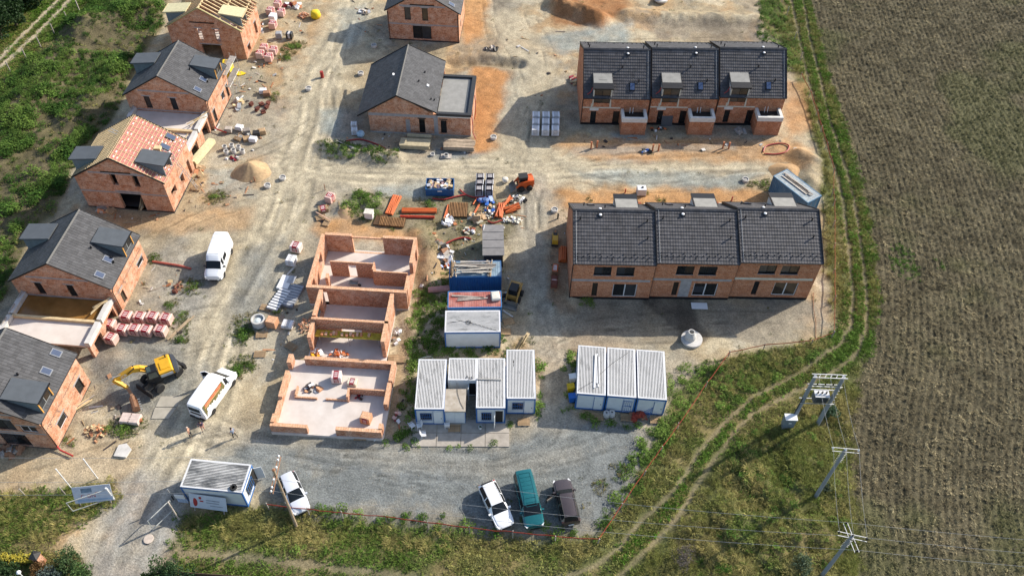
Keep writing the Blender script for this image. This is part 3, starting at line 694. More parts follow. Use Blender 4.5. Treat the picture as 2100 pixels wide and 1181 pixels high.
H4 = gabled_house("black-roofed house behind the red-wrapped block pallets", H4C, YAW, -.75, 'tiled', 'back', doors34,[(1.1,1.85,.95,2.9),(5.7,7.2,1.5,2.3)])
H5 = gabled_house("black-roofed house beside the yellow excavator, cut by the picture edge", H5C, YAW, -.1, 'tiled', 'front',
    [(HW - 2.2, HW - .6,2.9,4.0),(HW - 4.6, HW - 2.6,3.0,4.9),(HW - 5.0, HW - 2.3,.2,2.3)],[(1.6,3.1,.9,2.0),(5.8,6.9,.6,2.3)])
H6C = G(942,88)
H6 = gabled_house("brick house with dark gable trim at the top edge beside the sand strip", H6C, R(-2.5),0, 'tiled', 'back',
    [(2.65,3.55,3.4,5.5),(5.25,6.15,3.4,5.5),(3.7,6.5,.3,2.5)],[(2,3,1,2.3)])
for T_, h in ((H2, H2C),(H4, H4C),(H5, H5C)):
    down_pipe(T_, [(.34,.12, HE - .1),(.1,.1, HE - .7),(.08,.08,.3)], BLACK)
    MB().tube([(.1,.05,.5 if T_ is not H4 else 1.0),(.5,-.25,.35 if T_ is not H4 else .85),(1.9,-.7,.3 if T_ is not H4 else .85)],.09,8).build("drain_pipe", REDP, T_)
for x in (.12, HW - .12): MB().tube([(x - HW, -.06, HE - .2),(x - HW, -.06,.2)],.05,6).build("downpipe", BLACK, H6)
for t_, z_ in ((H2,2.95),(H4,3.2),(H5,3.1)):       # dark sealed chase across the east walls
    m_ = MB()
    for k in range(34): m_.cb((.0,.3 + k * .215, z_ + random.uniform(-.05,.05)),(.03, random.uniform(.08,.2), random.uniform(.05,.16)))
    for y_ in (1.0,2.6): [m_.cb((0, y_ + random.uniform(-.12,.12), z_ - .15 - .12 * k),(.03,.2,.09)) for k in range(4)]
    m_.build("wall_chase", PM("dark_mortar", (.20,.13,.10),.9, var=.3), t_, kind="stuff")
# crumbs of black paint line along gable of H1/H3/H6
for t_ in (H1, H3, H6):
    MB().box(HW * .33, HW * .67,-.005,.05, HE + .95, HE + 1.16, FR((-HW, 0,0),0)).build("sealed_joint", BLACK, t_)

# ---- roofless garages between the houses
def garage_pair(label, c, yaw, z0, gap, liquid):
    """c = right ground corner of the northern house's gable; the garages run from there towards the camera"""
    t = thing("garage", label, "garage", (c.x, c.y, z0), yaw)
    W = 10.2; y0 = -gap; H = 2.75
    TS = FR((-.35, y0,0), math.pi / 2); m = MB(); wallbox(m, 0, gap, -1, H - .35,.3,[(gap * .12, gap * .38,-.9,2.0),(gap * .66, gap * .92,-.9,2.0)], TS); m.build("wall", BR, t)
    m = MB(); wallbox(m, 0, gap, -1, H - .35,.3,[], FR((-W, 0,0),-math.pi / 2)); m.build("wall", BR, t)
    for x in (-.5,-W + .15): MB().box(x - .26, x + .26, y0 + .02, y0 + gap * .47, H - .35, H + .3).build("concrete_beam", CONCL, t); MB().box(x - .26, x + .26, y0 + gap * .52,-.02, H - .35, H + .3).build("concrete_beam", CONCL, t)
    MB().box(-W + .45,-.8, y0 + gap * .53,-.03, H - .5, H - .25).build("slab", PM("wet_brown_slab", (.17,.08,.018),.22, col2=(.30,.155,.045), scale=.5, spec=.6) if liquid else SLAB, t, label="flooded brown concrete slab" if liquid else None)
    MB().box(-W + .45,-.8, y0 + .03, y0 + gap * .47, H - .5, H - .25).build("slab", SLAB, t)
    MB().box(-W + .3,-.6, y0 + gap * .47, y0 + gap * .52, H - .3, H + .12).build("form_board", WOOD, t)
    for k in range(6):
        a = random.uniform(.05,.9); y = y0 + gap * a
        p = Vector((-1.1 - random.random() * .9, y, H + .28)); MB().beam(p, p + Vector((random.uniform(.2,1.4), random.uniform(.8,2.2), random.uniform(0,.3))),.12,.05).build("plank", WOOD, t)
    for k in range(3):
        p = Vector((-W + .2 - .3, y0 + gap * (.1 + .3 * k), H + .1)); MB().beam(p, p + Vector((.2, gap * .3,.35)),.1,.1).build("plank", OLDWOOD, t)
    return t
GA = garage_pair("pair of roofless garages with a flooded brown slab between two black-roofed houses", H4C + Vector((.0,-.02,0)), YAW, -.6,6.1, True)
GB = garage_pair("pair of roofless garages with stacked bricks beside the batten-roofed house", H2C + Vector((0,-.02,0)), YAW, 0,7.6, False)

# ---- the low house with a flat-roofed wing
def low_house():
    c = G(760,270); t = thing("bungalow", "low brick house with dark gable roof and flat-roofed wing", "house", (c.x, c.y, 0), R(-1.67))
    W, L, E, Rg, th = 9.0,11.3,3.55,6.15,.38; WX = 13.6; LX = 8.4
    m = MB(); wallbox(m, 0, WX, -.3,3.2, th, [(6.7,7.5,.2,2.5),(9.6,10.4,.3,2.45),(4.9,5.5,.15,2.35)], FR((0,0,0),0))
    m.add([Vector((x, y, z)) for y in (0, th) for x, z in ((0,3.2),(W, 3.2),(W, E - .35),(4.05, Rg - .05),(0, E))],[[0,1,2,3,4],[9,8,7,6,5],[2,7,8,3],[3,8,9,4]]); m.build("wall", BR, t)
    window(t, FR((0,0,0),0),(6.7,7.5,.2,2.5),.1); window(t, FR((0,0,0),0),(9.6,10.4,.3,2.45),.1)
    MB().box(4.9,5.5,.06,.3,.15,2.35).build("blocked_door", LINTEL, t)
    MB().box(.02,9.2,-.005,.05,2.75,3.2).build("ring_beam", LINTEL, t); MB().box(8.7,9.25,-.006,.06,.1,3.2).build("pilaster", LINTEL, t); MB().box(9.25, WX, -.006,.05,2.95,3.3).build("ring_beam", WHITEC, t)
    for x0, x1 in ((6.55,7.65),(9.45,10.55)): MB().box(x0, x1,-.008,.08,2.52,2.7).build("lintel", BLACK, t)
    m = MB(); wallbox(m, 0, L - 2 * th, -.3, E, th, [], FR((0, L - th, 0),-math.pi / 2)); m.build("wall", BR, t)
    m = MB(); wallbox(m, th, LX, -.3,3.2, th, [(2,3.2,.9,2.2)], FR((WX, 0,0), math.pi / 2)); m.build("wall", BR, t)
    m = MB(); wallbox(m, 0, WX - W, -.3,3.2, th, [], FR((WX, LX + th, 0), math.pi)); m.build("wall", BR, t)
    m = MB(); wallbox(m, 0, W, -.3, E - .4, th, [], FR((W, L, 0), math.pi)); m.add([Vector((x, y, z)) for y in (L - th, L) for x, z in ((0, E - .4),(W, E - .4),(4.05, Rg - .05))],[[0,1,2],[5,4,3],[1,4,5,2],[2,5,3,0]]); m.build("wall", BR, t)
    MB().box(-.03, WX + .03,-.03, LX, -.4,.14).build("plinth", CONC, t)
    xr = 4.05; sl = (Rg - E) / xr; ovL = 1.45; slr = .475
    rf = MB(); Y = Vector((0, L + .35,0)); y0 = -.25
    aL = Vector((-ovL, y0, Rg - sl * (xr + ovL) + .1)); top = Vector((xr, y0, Rg + .1)); aR = Vector((9.15, y0, Rg - slr * (9.15 - xr) + .1))
    rf.poly(aL, top, top + Y, aL + Y).poly(top, aR, aR + Y, top + Y); roof = rf.build("roof", BLACK, t, fix=False)
    k = MB(); uL = (top - aL).normalized(); uR = (top - aR).normalized()
    tiles(k, aL + Y, (0,-1,0), uL, Vector((-sl, 0,1)).normalized(), L + .35,(top - aL).length, .31,.36,.03)
    tiles(k, aR, (0,1,0), uR, Vector((slr, 0,1)).normalized(), L + .35,(top - aR).length, .31,.36,.03); k.build("roof_tiles", TILE, roof, fix=False, kind="stuff")
    c_ = MB(); ridge_caps(c_, top + Vector((0,0,.07)), top + Y + Vector((0,0,.07)),30,.13,.05); c_.build("ridge_cap", MATS["ridge_mortar_tile"], roof)
    for dy in (0, L + .35):
        for e_ in (aL, aR): MB().beam(e_ + Vector((0, dy, 0)), top + Vector((0, dy, 0)),.05,.2).build("verge_trim", BLACK, roof)
    for s_, y, wd in ((.45,4.8,0),(.55,7.2,0),(.9,2.3,0),(.82,2.2,0)):
        q = top.lerp(aR, s_) + Vector((0, y, .05)); MB().cyl(q, q + Vector((0,0,.22)),.09, n=8).build("roof_vent", BLACK, t)
    for P, f in ((top.lerp(aR, .68) + Vector((0,4.7,.08)),1),(top.lerp(aL, .22) + Vector((0,5.6,.08)),1)):
        MB().cb(P, (.32,.42,.12),0,0,.4).build("roof_hatch", PVCW, t)
    # flat wing with raised black kerbs
    MB().box(9.2, WX - .2,.2, LX - .1,3.2,3.34).build("flat_roof", MEMB2, t)
    kb = MB().box(9.15, WX + .12,-.1,.35,3.21,3.62).box(WX - .4, WX + .12,.35, LX + .3,3.21,3.62).box(9.15, WX - .4, LX - .15, LX + .3,3.21,3.62); kb.build("roof_kerb", PM("kerb_felt", (.035,.037,.04),.6), t)
    MB().box(WX - .9, WX - .4,.4, LX - .2,3.345,3.37).build("felt_strip", MEMB, t)
    MB().tube([(WX + .16,5.2,2.9),(WX + .3,4.6,1.9),(WX + .3,4.0,.6),(WX + .2,3.4,.2)],.06,6).build("drain_hose", REDP, t)
    MB().tube([(WX + .16,.4,2.9),(WX + .3,.1,1.6),(WX + .3,.0,.6),(WX + .7,-.6,.12)],.06,6).build("drain_hose", REDP, t)
    return t
low_house()

# ---- terraced houses: local origin = garden-side left corner, garden side faces -y
TD, TRY, GE, EE, TR_ = 10.2,5.2,6.15,4.75,8.75
def terrace_unit(label, loc, yaw, zlift, grp, first, last, lintel_white, side, num, whiteroof=True):
    W = 9.0; t = thing("terraced_house", label, "house", (loc.x, loc.y, 0), yaw, grp); z = zlift; th = .36
    T0 = FR((0,0,0),0); T1 = FR((W, TD, 0), math.pi)
    gops = [(2.4,4.3,4.0 + z, 5.35 + z),(4.85,6.8,4.0 + z, 5.35 + z),(2.45,3.05,.4 + z, 2.7 + z),(4.75,7.45,.35 + z, 2.55 + z)]
    m = MB(); wallbox(m, 0, W, -.4, GE + z, th, gops, T0); m.build("wall", BRT, t)
    eops = [(W - 7.7, W - 6.95,.25 + z, 2.35 + z),(W - 4.6, W - 3.7,.15 + z, 2.4 + z)]     # mirrored when seen from the entrance
    eops = [(1.3,2.05,.25 + z, 2.35 + z),(4.35,5.25,.15 + z, 2.4 + z)]
    m = MB(); wallbox(m, 0, W, -.4, EE + z, th, eops, T1); m.build("wall", BRT, t)
    # fire walls at both ends follow the roof
    for x0 in (.0, W - .3):
        P = [(th, -.4),(TD - th, -.4),(TD - th, EE + z - .02),(TRY, TR_ + z - .08),(th, GE + z - .02)]
        MB().add([Vector((x, y, q)) for x in (x0, x0 + .3) for y, q in P],[[0,1,2,3,4],[9,8,7,6,5]] + [[i, (i + 1) % 5,5 + (i + 1) % 5,5 + i] for i in range(5)]).build("gable_wall", BRT, t)
    MB().box(.3, W - .3, th, TD - th, 2.75 + z, 3.0 + z).build("floor_slab", CONC, t)
    MB().box(.01, W - .01,-.03, TD + .03,-.4,.3).build("plinth", BLACK, t)
    ALU = PM("aluminium_frame", (.55,.56,.57),.4,0,.05)
    for i, o in enumerate(gops): window(t, T0, o, .12,.10 if i == 3 else .07, ALU if i == 3 else BLACK, 2 if i != 2 else 1, sill=LINTEL if i < 2 else None)
    for o in eops: window(t, T1, o, .12,.06, BLACK)
    lm = LINTEL; wl = PM("pale_lintel", (.52,.50,.42),.85)
    MB().box(.05, W - .25,-.006,.05,2.95 + z, 3.3 + z).build("ring_beam", wl if lintel_white else lm, t)
    MB().box(2.1,7.5,-.05,.05,5.72 + z, 5.98 + z).build("lintel", wl, t)
    if not lintel_white: MB().box(3.2,4.4,-.007,.05,.35,2.95 + z).build("mortar_patch", lm, t) if num else None
    # entrance side: pale ring beam, columns, entry box
    MB().box(.05,5.2,-.006,.05,2.85 + z, 3.05 + z, T1).build("ring_beam", wl, t)
    for x in (1.2,3.7): MB().box(x, x + .22,-.006,.05,3.05 + z, 3.6 + z, T1).build("column", wl, t)
    MB().box(1.1,2.3,-.05,.05,2.5 + z, 2.85 + z, T1).build("lintel", WHITEC, t)
    bx0, bx1, by = 5.35,8.7,-2.1
    b = MB(); wallbox(b, bx0, bx1,-.3,2.2 + z, .3,[], FR((0, TD + 2.1,0),0) if False else T1 @ FR((0, by, 0),0)); wallbox(b, .3,-by, -.3,2.2 + z, .3,[], T1 @ FR((bx1, by, 0), math.pi / 2)); wallbox(b, 0,-by - .3,-.3,2.2 + z, .3,[], T1 @ FR((bx0,0,0),-math.pi / 2))
    bo = b.build("entry_box", BRT, t)
    r = MB()
    for q in ((bx0 - .03, bx1 + .03, by - .03, by + .34),(bx0 - .03, bx0 + .34, by + .34,-.02),(bx1 - .34, bx1 + .03, by + .34,-.02)): r.box(q[0], q[1], q[2], q[3],2.2 + z, 2.85 + z, T1)
    r.build("concrete_rim", WHITEC, bo); MB().box(bx0 + .34, bx1 - .34, by + .34,-.05,2.2 + z, 2.32 + z, T1).build("box_floor", DKM, bo)
    for x in (6.5,6.9): MB().cyl(T1 @ Vector((x, -.55,2.5 + z)), T1 @ Vector((x, -.35,3.3 + z)),.035, n=6).build("pipe_stub", PVCW, bo)
    # tiled roof
    g0 = Vector((-.02,-.35, GE + z - .02)); top = Vector((-.02, TRY, TR_ + z)); e0 = Vector((-.02, TD + .3, EE + z - .1)); X = Vector((W - .02,0,0))
    rf = MB(); rf.poly(g0, g0 + X, top + X, top).poly(top, top + X, e0 + X, e0); roof = rf.build("roof", BLACK, t, fix=False)
    k = MB(); ug = (top - g0).normalized(); ue = (top - e0).normalized()
    tiles(k, g0,(1,0,0), ug, Vector((1,0,0)).cross(ug), W - .02,(top - g0).length, .30,.42,.06, True)
    tiles(k, e0 + X, (-1,0,0), ue, Vector((-1,0,0)).cross(ue), W - .02,(top - e0).length, .30,.42,.06, True); k.build("roof_tiles", TILE2, roof, fix=False, kind="stuff")
    c = MB(); ridge_caps(c, top + Vector((0,0,.1)), top + X + Vector((0,0,.1)),24,.16,.08); c.build("ridge_cap", TILE2, roof)
    for q0, q1 in ((g0, top),(e0, top)):
        for off in (0.0, W - .02): MB().beam(q0 + Vector((off, 0,.05)), q1 + Vector((off, 0,.05)),.06,.22).build("verge_trim", BLACK, roof)
        MB().tube([q0 + Vector((.35,0,.1)), q1 + Vector((.35,0,.12))],.02,4).build("lightning_wire", STEEL, roof)
    for q in (g0, e0): MB().tube([q + Vector((0,-.08 if q is g0 else .08,.02)), q + X + Vector((0,-.08 if q is g0 else .08,.02))],.06,6).build("gutter", BLACK, roof)
    on = lambda a, b_, s_, x, h: a.lerp(b_, s_) + Vector((x, 0, h))
    for a, xs in ((g0,((.82,.8),(.8,8.1),(.48,8.1))),(e0,((.62,3.8),(.34,1.6)))):
        for s_, x in xs:
            q = on(a, top, s_, x, .0); MB().cyl(q, q + Vector((0,0,.38)),.07, n=8).cyl(q + Vector((0,0,.38)), q + Vector((0,0,.48)),.11, n=8).build("roof_vent", BLACK, t)
    for a, x in ((g0,3.0),(e0,3.05)):
        q = on(a, top, .9, x, .1); hd = MB().cb(q, (.5,.45,.1),0, math.atan2((top - a).z, (top - a).y) if a is g0 else -math.atan2((top - a).z, (a - top).y)).build("light_tube", BLACK, t); MB().lathe([(.17,0),(.17,.06),(.1,.1),(0,.1)], q + Vector((0,0,.06)),12).build("dome", PVCW, hd)
    sg = MB()
    for r_ in range(3):
        for i in range(13 if r_ == 1 else 7):
            q = on(g0, top, .09 + .045 * r_, .5 + i * (.65 if r_ == 1 else 1.25),.06); sg.cb(q + Vector((0,0,.04)),(.07,.1,.1))
    sg.build("snow_guards", BLACK, roof, kind="stuff")
    # skylight, on the entrance slope
    ang = -math.atan2((top - e0).z, (e0 - top).y); q = on(e0, top, .24, W - 6.55,.1)
    s_ = MB().cb(q, (.78,1.15,.14),0, ang).build("skylight", BLACK, t); MB().cb(q + Vector((0,.06,.07)),(.58,.92,.04),0, ang).build("pane", PM("blue_skylight_glass", (.06,.09,.17),.05,0,.1, spec=.9), s_)
    # shed dormer over the entrance
    xa, xb = W - 3.95, W - 1.25; yf = TD + .1; yb = 7.45; zf = 6.1 + z; zb = 6.62 + z
    d = MB(); P = [(xa, yf + .3, zf),(xb, yf + .3, zf),(xb, yb, zb),(xa, yb, zb)]
    d.add([Vector(p) + Vector((0,0, h)) for h in (0,.2) for p in P],[[4,5,6,7],[3,2,1,0],[0,1,5,4],[1,2,6,5],[2,3,7,6],[3,0,4,7]])
    dr = d.build("dormer_roof", BLACK, t); MB().add([Vector(p) + Vector((a_, b_, .206)) for p, a_, b_ in zip(P, (.1,-.1,-.1,.1),(-.1,-.1,0.1,.1))],[[0,1,2,3]]).build("membrane", MEMB2, dr)
    for x in (xa + .1, xb - .2): MB().add([Vector((x + k_, y, q_)) for k_ in (0,.1) for y, q_ in ((yf, EE + z - .1),(yf, zf),(yb + .2, zb - .03),(yb + .2, zb - .15))],[[0,1,2,3],[7,6,5,4],[0,4,5,1],[1,5,6,2],[2,6,7,3],[3,7,4,0]]).build("dormer_cheek", WHITEC, t)
    TT = FR((xb - .1, yf, 0), math.pi); window(t, TT, (.15, xb - xa - .35,3.75 + z, zf - .15),.06,.06, BLACK, 2, lab="wide dormer window above the entrance")
    [MB().box(q_, q_ + .16,-.01,.1,3.3 + z, zf, TT).build("dormer_post", wl, t) for q_ in (0., xb - xa - .36)]
    MB().tube([(xb + .02, yf - .3, zf - .1),(xb + .25, yf - .2, zf - .7),(xb + .7, yf, zf - .95)],.05,6).build("drain_hose", REDP, t)
    dp = MB().tube([(.08,-.42, GE + z - .1),(.02,-.08, GE + z - .6),(.0,-.1,.1)],.05,6); dp.build("downpipe", BLACK, t)
    p0 = T1 @ Vector((.1,-.35, EE + z - .15)); MB().tube([p0, T1 @ Vector((.05,-.08, EE + z - .6)), T1 @ Vector((.05,-.1,.1))],.05,6).build("downpipe", BLACK, t)
    return t
S_ = 580 / 2100; ZB = lambda X, Y: (1120 + X * S_, 330 + Y * S_); ZA = lambda X, Y: (1180 + X * 440 / 2100,90 + Y * 440 / 2100)
ob = G(*ZB(170,1018)); yb_ = R(.9); step = Vector((math.cos(R(2.24)), math.sin(R(2.24)),0)) * 9.02
for i, lab in enumerate(("leftmost house of the lower terrace, beside the stacked orange drain pipes", "middle house of the lower terrace with grey ring beam and patio door", "rightmost house of the lower terrace with pale lintel bands")):
    terrace_unit(lab, ob + step * i, yb_, .13 * i, "houses of the lower terrace", i == 0, i == 2, i == 2,0, i == 1)
oa = G(*ZA(45,770)) + Vector((0.0,-.35,0)); ya_ = R(1.2); stepa = Vector((math.cos(R(2.5)), math.sin(R(2.5)),0)) * 9.15
for i, lab in enumerate(("leftmost house of the upper terrace, its grey dormer roof cut by a dark hatch", "middle house of the upper terrace with pale dormer roof and entry box", "rightmost house of the upper terrace with rubble in its entry box")):
    p = oa + stepa * i; u_ = Vector((math.cos(ya_), math.sin(ya_),0)); n_ = Vector((-math.sin(ya_), math.cos(ya_),0))
    t = terrace_unit(lab, p + u_ * 9.0 + n_ * TD, ya_ + math.pi, .12 * i - .15, "houses of the upper terrace", i == 2, i == 0, False, 1, False)
    if i == 0:
        MB().cb((9 - 2.6 + .9 - .9,8.6,6.52 - .15),(1.1,.9,.1),0,.0).build("dormer_hatch", BLACK, t)

# ---- the shell under construction
SHY = R(-2.16); SHO = G(560.2,887.8)
def shell():
    t = thing("house_shell", "unroofed brick shell of a house on a pale slab in the middle of the site", "building", SHO, SHY)
    s = MB().box(-.1,10.95,-.1,8.7,-.3,.3).build("slab", SLAB, t); MB().box(1.5,9.75,8.7,16.4,-.3,.295).build("slab", SLAB, t); MB().box(.1,11.1,16.4,24.8,-.3,.3).build("slab", SLAB, t)
    def W(x0, y0, x1, y1, h, th=.4, ops=(), m=BR, z0=.3, cap=True):
        v = Vector((x1 - x0, y1 - y0,0)); T = FR((x0, y0,0), math.atan2(v.y, v.x)); b = MB(); wallbox(b, 0, v.length, z0, h, th, list(ops), T); o = b.build("wall", m, t)
        if cap:
            # bare top course with the hollow blocks showing
            n = max(1, round(v.length / .26)); 
            c = MB(); c.box(.004, v.length - .004,.004, th - .004, h, h + .012, T); c.build("top_course", BRTOP, o)
        return o
    # low front room (walls waist high)
    h = 1.35
    W(-.1,0,3.55,0, h); W(6.35,0,10.85,0, h); W(.3,.4,.3,1.35, h + .12); W(.3,1.35,.3,3.4, h - .4, z0=.3); W(.3,3.4,.3,6.6, h)
    W(.3,7.4,.3,8.5, h + .25,.45); W(1.5,8.1,11.0,8.1, h + .05); W(11.0,6.0,11.0,8.1, h + .1); W(10.95,3.2,10.95,5.8, h + .1)
    W(10.9,.4,10.9,1.0, h + .1); W(6.6,4.85,10.5,4.85,1.3,.15, m=BR2); W(6.85,3.9,6.85,4.85,1.3,.2, m=BR2)
    W(1.3,3.95,3.6,3.95,.55,.15, m=BR2); W(4.45,3.95,6.65,3.95,.5,.15, m=BR2); W(1.45,4.1,1.45,5.2,.75,.15, m=BR2)
    # tall middle wing
    H = 3.05
    W(2.0,9.9,2.0,12.0, H - .3); W(2.0,12.6,2.0,16.2, H, ops=[(.4,2.6,.5,2.6)]); W(9.75,9.7,9.75,16.2, H)
    W(1.6,12.1,9.75,12.1, H, .3, m=BR2, ops=[(3.0,5.2,.3,1.6)])
    # rear block
    W(.1,16.4,11.1,16.4, H, ops=[(1.3,2.2,.3,2.4)]); W(.5,16.8,.5,24.5, H, ops=[(.5,1.5,.4,2.6),(4.0,5.2,1.2,2.6)]); W(.5,24.4,3.6,24.4, H); W(7.2,24.4,11.1,24.4, H); W(3.6,24.4,7.2,24.4, H - .15,.2, ops=[(.02,3.58,.32, H - .35)], m=BRTOP)
    W(11.15,16.8,11.15,18.9, H); W(11.15,18.9,11.15,20.8,1.3); W(11.15,20.8,11.15,22.4, H); W(11.15,22.4,11.15,23.7, H, ops=[(.15,1.15,.5,2.6)]); W(11.15,23.7,11.15,24.4, H)
    W(1.8,20.6,6.7,20.6,2.75,.15, m=BR2, ops=[(2.0,2.9,.31,2.3)]); W(6.85,19.75,6.85,20.9,2.75,.15, m=BR2); W(6.85,19.6,10.7,19.6,2.6,.15, m=BR2)
    W(1.9,18.6,1.9,19.3,2.2,.3, m=BR2)
    return t
shell()

# ================================================================== CABINS AND CONTAINERS
def text_mesh(s, size, mat, par, T, name="lettering", ext=.004):
    cu = bpy.data.curves.new("lettering", 'FONT'); cu.body = s; cu.size = size; cu.extrude = ext; cu.align_x = 'CENTER'; cu.align_y = 'CENTER'
    o = bpy.data.objects.new("lettering", cu); SC.collection.objects.link(o)
    bpy.context.view_layer.update()
    me = bpy.data.meshes.new_from_object(o.evaluated_get(bpy.context.evaluated_depsgraph_get())); bpy.data.objects.remove(o); bpy.data.curves.remove(cu)
    me.transform(T); me.materials.clear(); me.materials.append(mat)
    return obj(name, me, par)
def ribs(mb, w_, l_, z, n, h=.05, x0=None):
    """trapezoid ribbed sheet, ribs along y"""
    x = -w_ / 2; p = w_ / n; pts = []
    for i in range(n):
        a = x + i * p; pts += [(a, z),(a + p * .36, z),(a + p * .44, z + h),(a + p * .92, z + h),(a + p * .99, z)]
    pts.append((w_ / 2, z)); o = len(mb.v)
    for y in (-l_ / 2, l_ / 2): mb.v += [(a, y, b) for a, b in pts]
    k = len(pts)
    for i in range(k - 1): mb.f.append([o + i, o + i + 1, o + k + i + 1, o + k + i]); mb.m.append(0 if i % 5 == 2 else 1)
def stain_mat(name, base, dark, lo, hi, sx, sy):
    return PM(name, dark, .65, col2=base, scale=1.0, stretch=(sx, sy, 1), thr=(lo, hi))
RW1 = stain_mat("cabin_roof_weathered", (.66,.65,.63),(.27,.265,.25),.30,.47,2.2,.7)
RW2 = stain_mat("cabin_roof_flaking", (.66,.65,.63),(.055,.052,.048),.33,.37,3.4,.55)
RW3 = stain_mat("cabin_roof_sooty", (.62,.61,.58),(.14,.14,.135),.38,.56,1.1,.45)
RW4 = stain_mat("cabin_roof_clean", (.70,.69,.67),(.46,.45,.43),.25,.5,2.0,.5)
def cabin(label, c, yaw, L=6.0, W=2.9, H=2.72, roof=RW1, frame=CBLUE, door=None, grille=None, nr=17, group=None, openleft=False, rim=None, panel=None):
    t = thing("site_cabin", label, "cabin", (c.x, c.y, 0), yaw, group); x, y = W / 2, L / 2
    MB().box(-x + .05, x - .05,-y + .05, y - .05,.12, H - .1).build("wall_panels", panel or CWHITE, t)
    f = MB(); p = .13
    for sx in (-1,1):
        for sy in (-1,1): f.box(sx * x - (p if sx > 0 else 0), sx * x + (0 if sx > 0 else p), sy * y - (p if sy > 0 else 0), sy * y + (0 if sy > 0 else p),.0, H)
        f.box(sx * x - (p * .5 if sx > 0 else 0), sx * x + (0 if sx > 0 else p * .5),-y + p, y - p, .02,.18); f.box(sx * x - (p * .5 if sx > 0 else 0), sx * x + (0 if sx > 0 else p * .5),-y + p, y - p, H - .2, H - .01)
        f.box(-x + p, x - p, sx * y - (p * .5 if sx > 0 else 0), sx * y + (0 if sx > 0 else p * .5),.02,.18); f.box(-x + p, x - p, sx * y - (p * .5 if sx > 0 else 0), sx * y + (0 if sx > 0 else p * .5), H - .2, H - .01)
    f.build("frame", frame, t)
    r = MB(); ribs(r, W - .34, L - .34, H + .01, nr, .06); ro = r.build("roof_sheet", [roof, PM("dirty_rib_valley", (.17,.165,.155),.8, col2=(.34,.33,.31), scale=1.5)], t, fix=False)
    k = MB().box(-x + .02, x - .02,-y + .02,-y + .17, H, H + .08).box(-x + .02, x - .02, y - .17, y - .02, H, H + .08).box(-x + .02,-x + .17,-y + .17, y - .17, H, H + .08).box(x - .17, x - .02,-y + .17, y - .17, H, H + .08)
    k.build("roof_frame", rim or PM("cabin_rim", (.60,.60,.60),.6, var=.12, scale=2), ro)
    wm = PM("white_door", (.66,.68,.68),.5, var=.05)
    if door:
        xa, xb, opened = door
        if opened:
            MB().box(xa, xb, -y + .035,-y + .06,.2,2.2).build("doorway", PM("dark_interior", (.02,.018,.016),.9), t)
            d = MB().box(0,.05,-(xb - xa),0,.2,2.2, Matrix.Translation((xa, -y + .03,0)) @ Matrix.Rotation(R(-6),4, 'Z')).build("door", wm, t)
        else:
            d = MB().box(xa, xb, -y + .0,-y + .07,.2,2.25).build("door", wm, t)
            MB().box(xb - .14, xb - .08,-y - .05,-y, 1.1,1.2).build("handle", DKM, d)
            MB().box(xa - .06, xa - .02,-y + .005,-y + .06,.2,2.3).build("door_frame", CBLUE, d)
    if grille:
        for ga, gb, za, zb_ in (grille if isinstance(grille, list) else [grille]):
            wo_ = MB().box(ga, gb, -y + .02,-y + .06, za, zb_).build("window", GLS if not panel else GLS, t)
            g = MB(); n = max(3, int((gb - ga) / .16))
            for i in range(n + 1): g.box(ga + (gb - ga) * i / n - .014, ga + (gb - ga) * i / n + .014,-y - .05,-y - .02, za - .05, zb_ + .05)
            for z in (za - .05,(za + zb_) / 2, zb_ + .03): g.box(ga - .03, gb + .03,-y - .055,-y - .015, z, z + .03)
            g.build("window_grille_frame", CBLUE, wo_)
    return t
def C2(px, z=2.72): return sum((G(*p, z) for p in px), Vector()) / len(px)
cA = C2([(860,737),(919,737),(909,840),(848,839)]); cB = C2([(921,734),(980,734),(976,781),(919,781)]); cC = C2([(981,736),(1037,736),(1035,836),(974,836)]); cD = C2([(1040,717),(1097,717),(1098,819),(1037,818)])
yc = R(1.7)
cabin("site cabin nearest the unroofed shell, white ribbed roof with faint grey streaks", cA, yc, roof=RW1, door=(.35,1.2, False), grille=(-.95,.15,.9,2.0), group="cabins of the site office cluster")
cabin("short white site cabin tucked behind the concrete-topped hut", cB, yc, L=2.75, roof=RW4, frame=PM("cabin_frame_white", (.6,.6,.6),.5), group="cabins of the site office cluster", door=(.62,1.35, True))
k_ = cabin("site cabin with its door standing open and a plank on its roof", cC, yc, roof=RW1, door=(.42,1.2, True), grille=(-.9,.05,.6,1.9), group="cabins of the site office cluster")
cabin("site cabin with dark flaking dashes on its ribbed roof", cD, yc, roof=RW2, door=(.35,1.2, False), grille=(-.85,.2,.9,2.0), group="cabins of the site office cluster")
b3 = C2([(1187,707),(1367,718),(1367,825),(1178,808)]); y3 = R(-3.1); u3 = Vector((math.cos(y3), math.sin(y3),0))
cabin("left cabin of the row of three, white boards lying on its roof", b3 - u3 * 3.02, y3, roof=RW1, group="row of three site cabins", door=(.4,1.2, False))
cabin("middle cabin of the row of three with a barred door", b3, y3, roof=RW4, group="row of three site cabins", door=(.3,1.15, False), grille=(.35,1.1,.4,2.1))
cabin("right cabin of the row of three, blue steps leaning at its door", b3 + u3 * 3.02, y3, roof=RW4, group="row of three site cabins", door=(.35,1.2, False))
cm = C2([(915,637),(1025,637),(1025,681),(912,683)]); cabin("white blue-framed cabin behind the office cluster, cables coiled on its roof", cm, R(2.8) + math.pi / 2, L=5.9, W=2.95, roof=RW3 if False else RW1)
cg = C2([(395,941),(515,953),(493,1010),(370,998)]); gcab = cabin("gatehouse cabin with sooty ribbed roof and a tyre on top", cg, R(-4.2) + math.pi / 2, L=5.75, W=2.9, roof=RW3)
gcab2 = MB().box(-.65,.55,-.04,.02,.9,2.1, FR((0,-2.9,0),0)).build("window", GLS, gcab)
wg = MB()
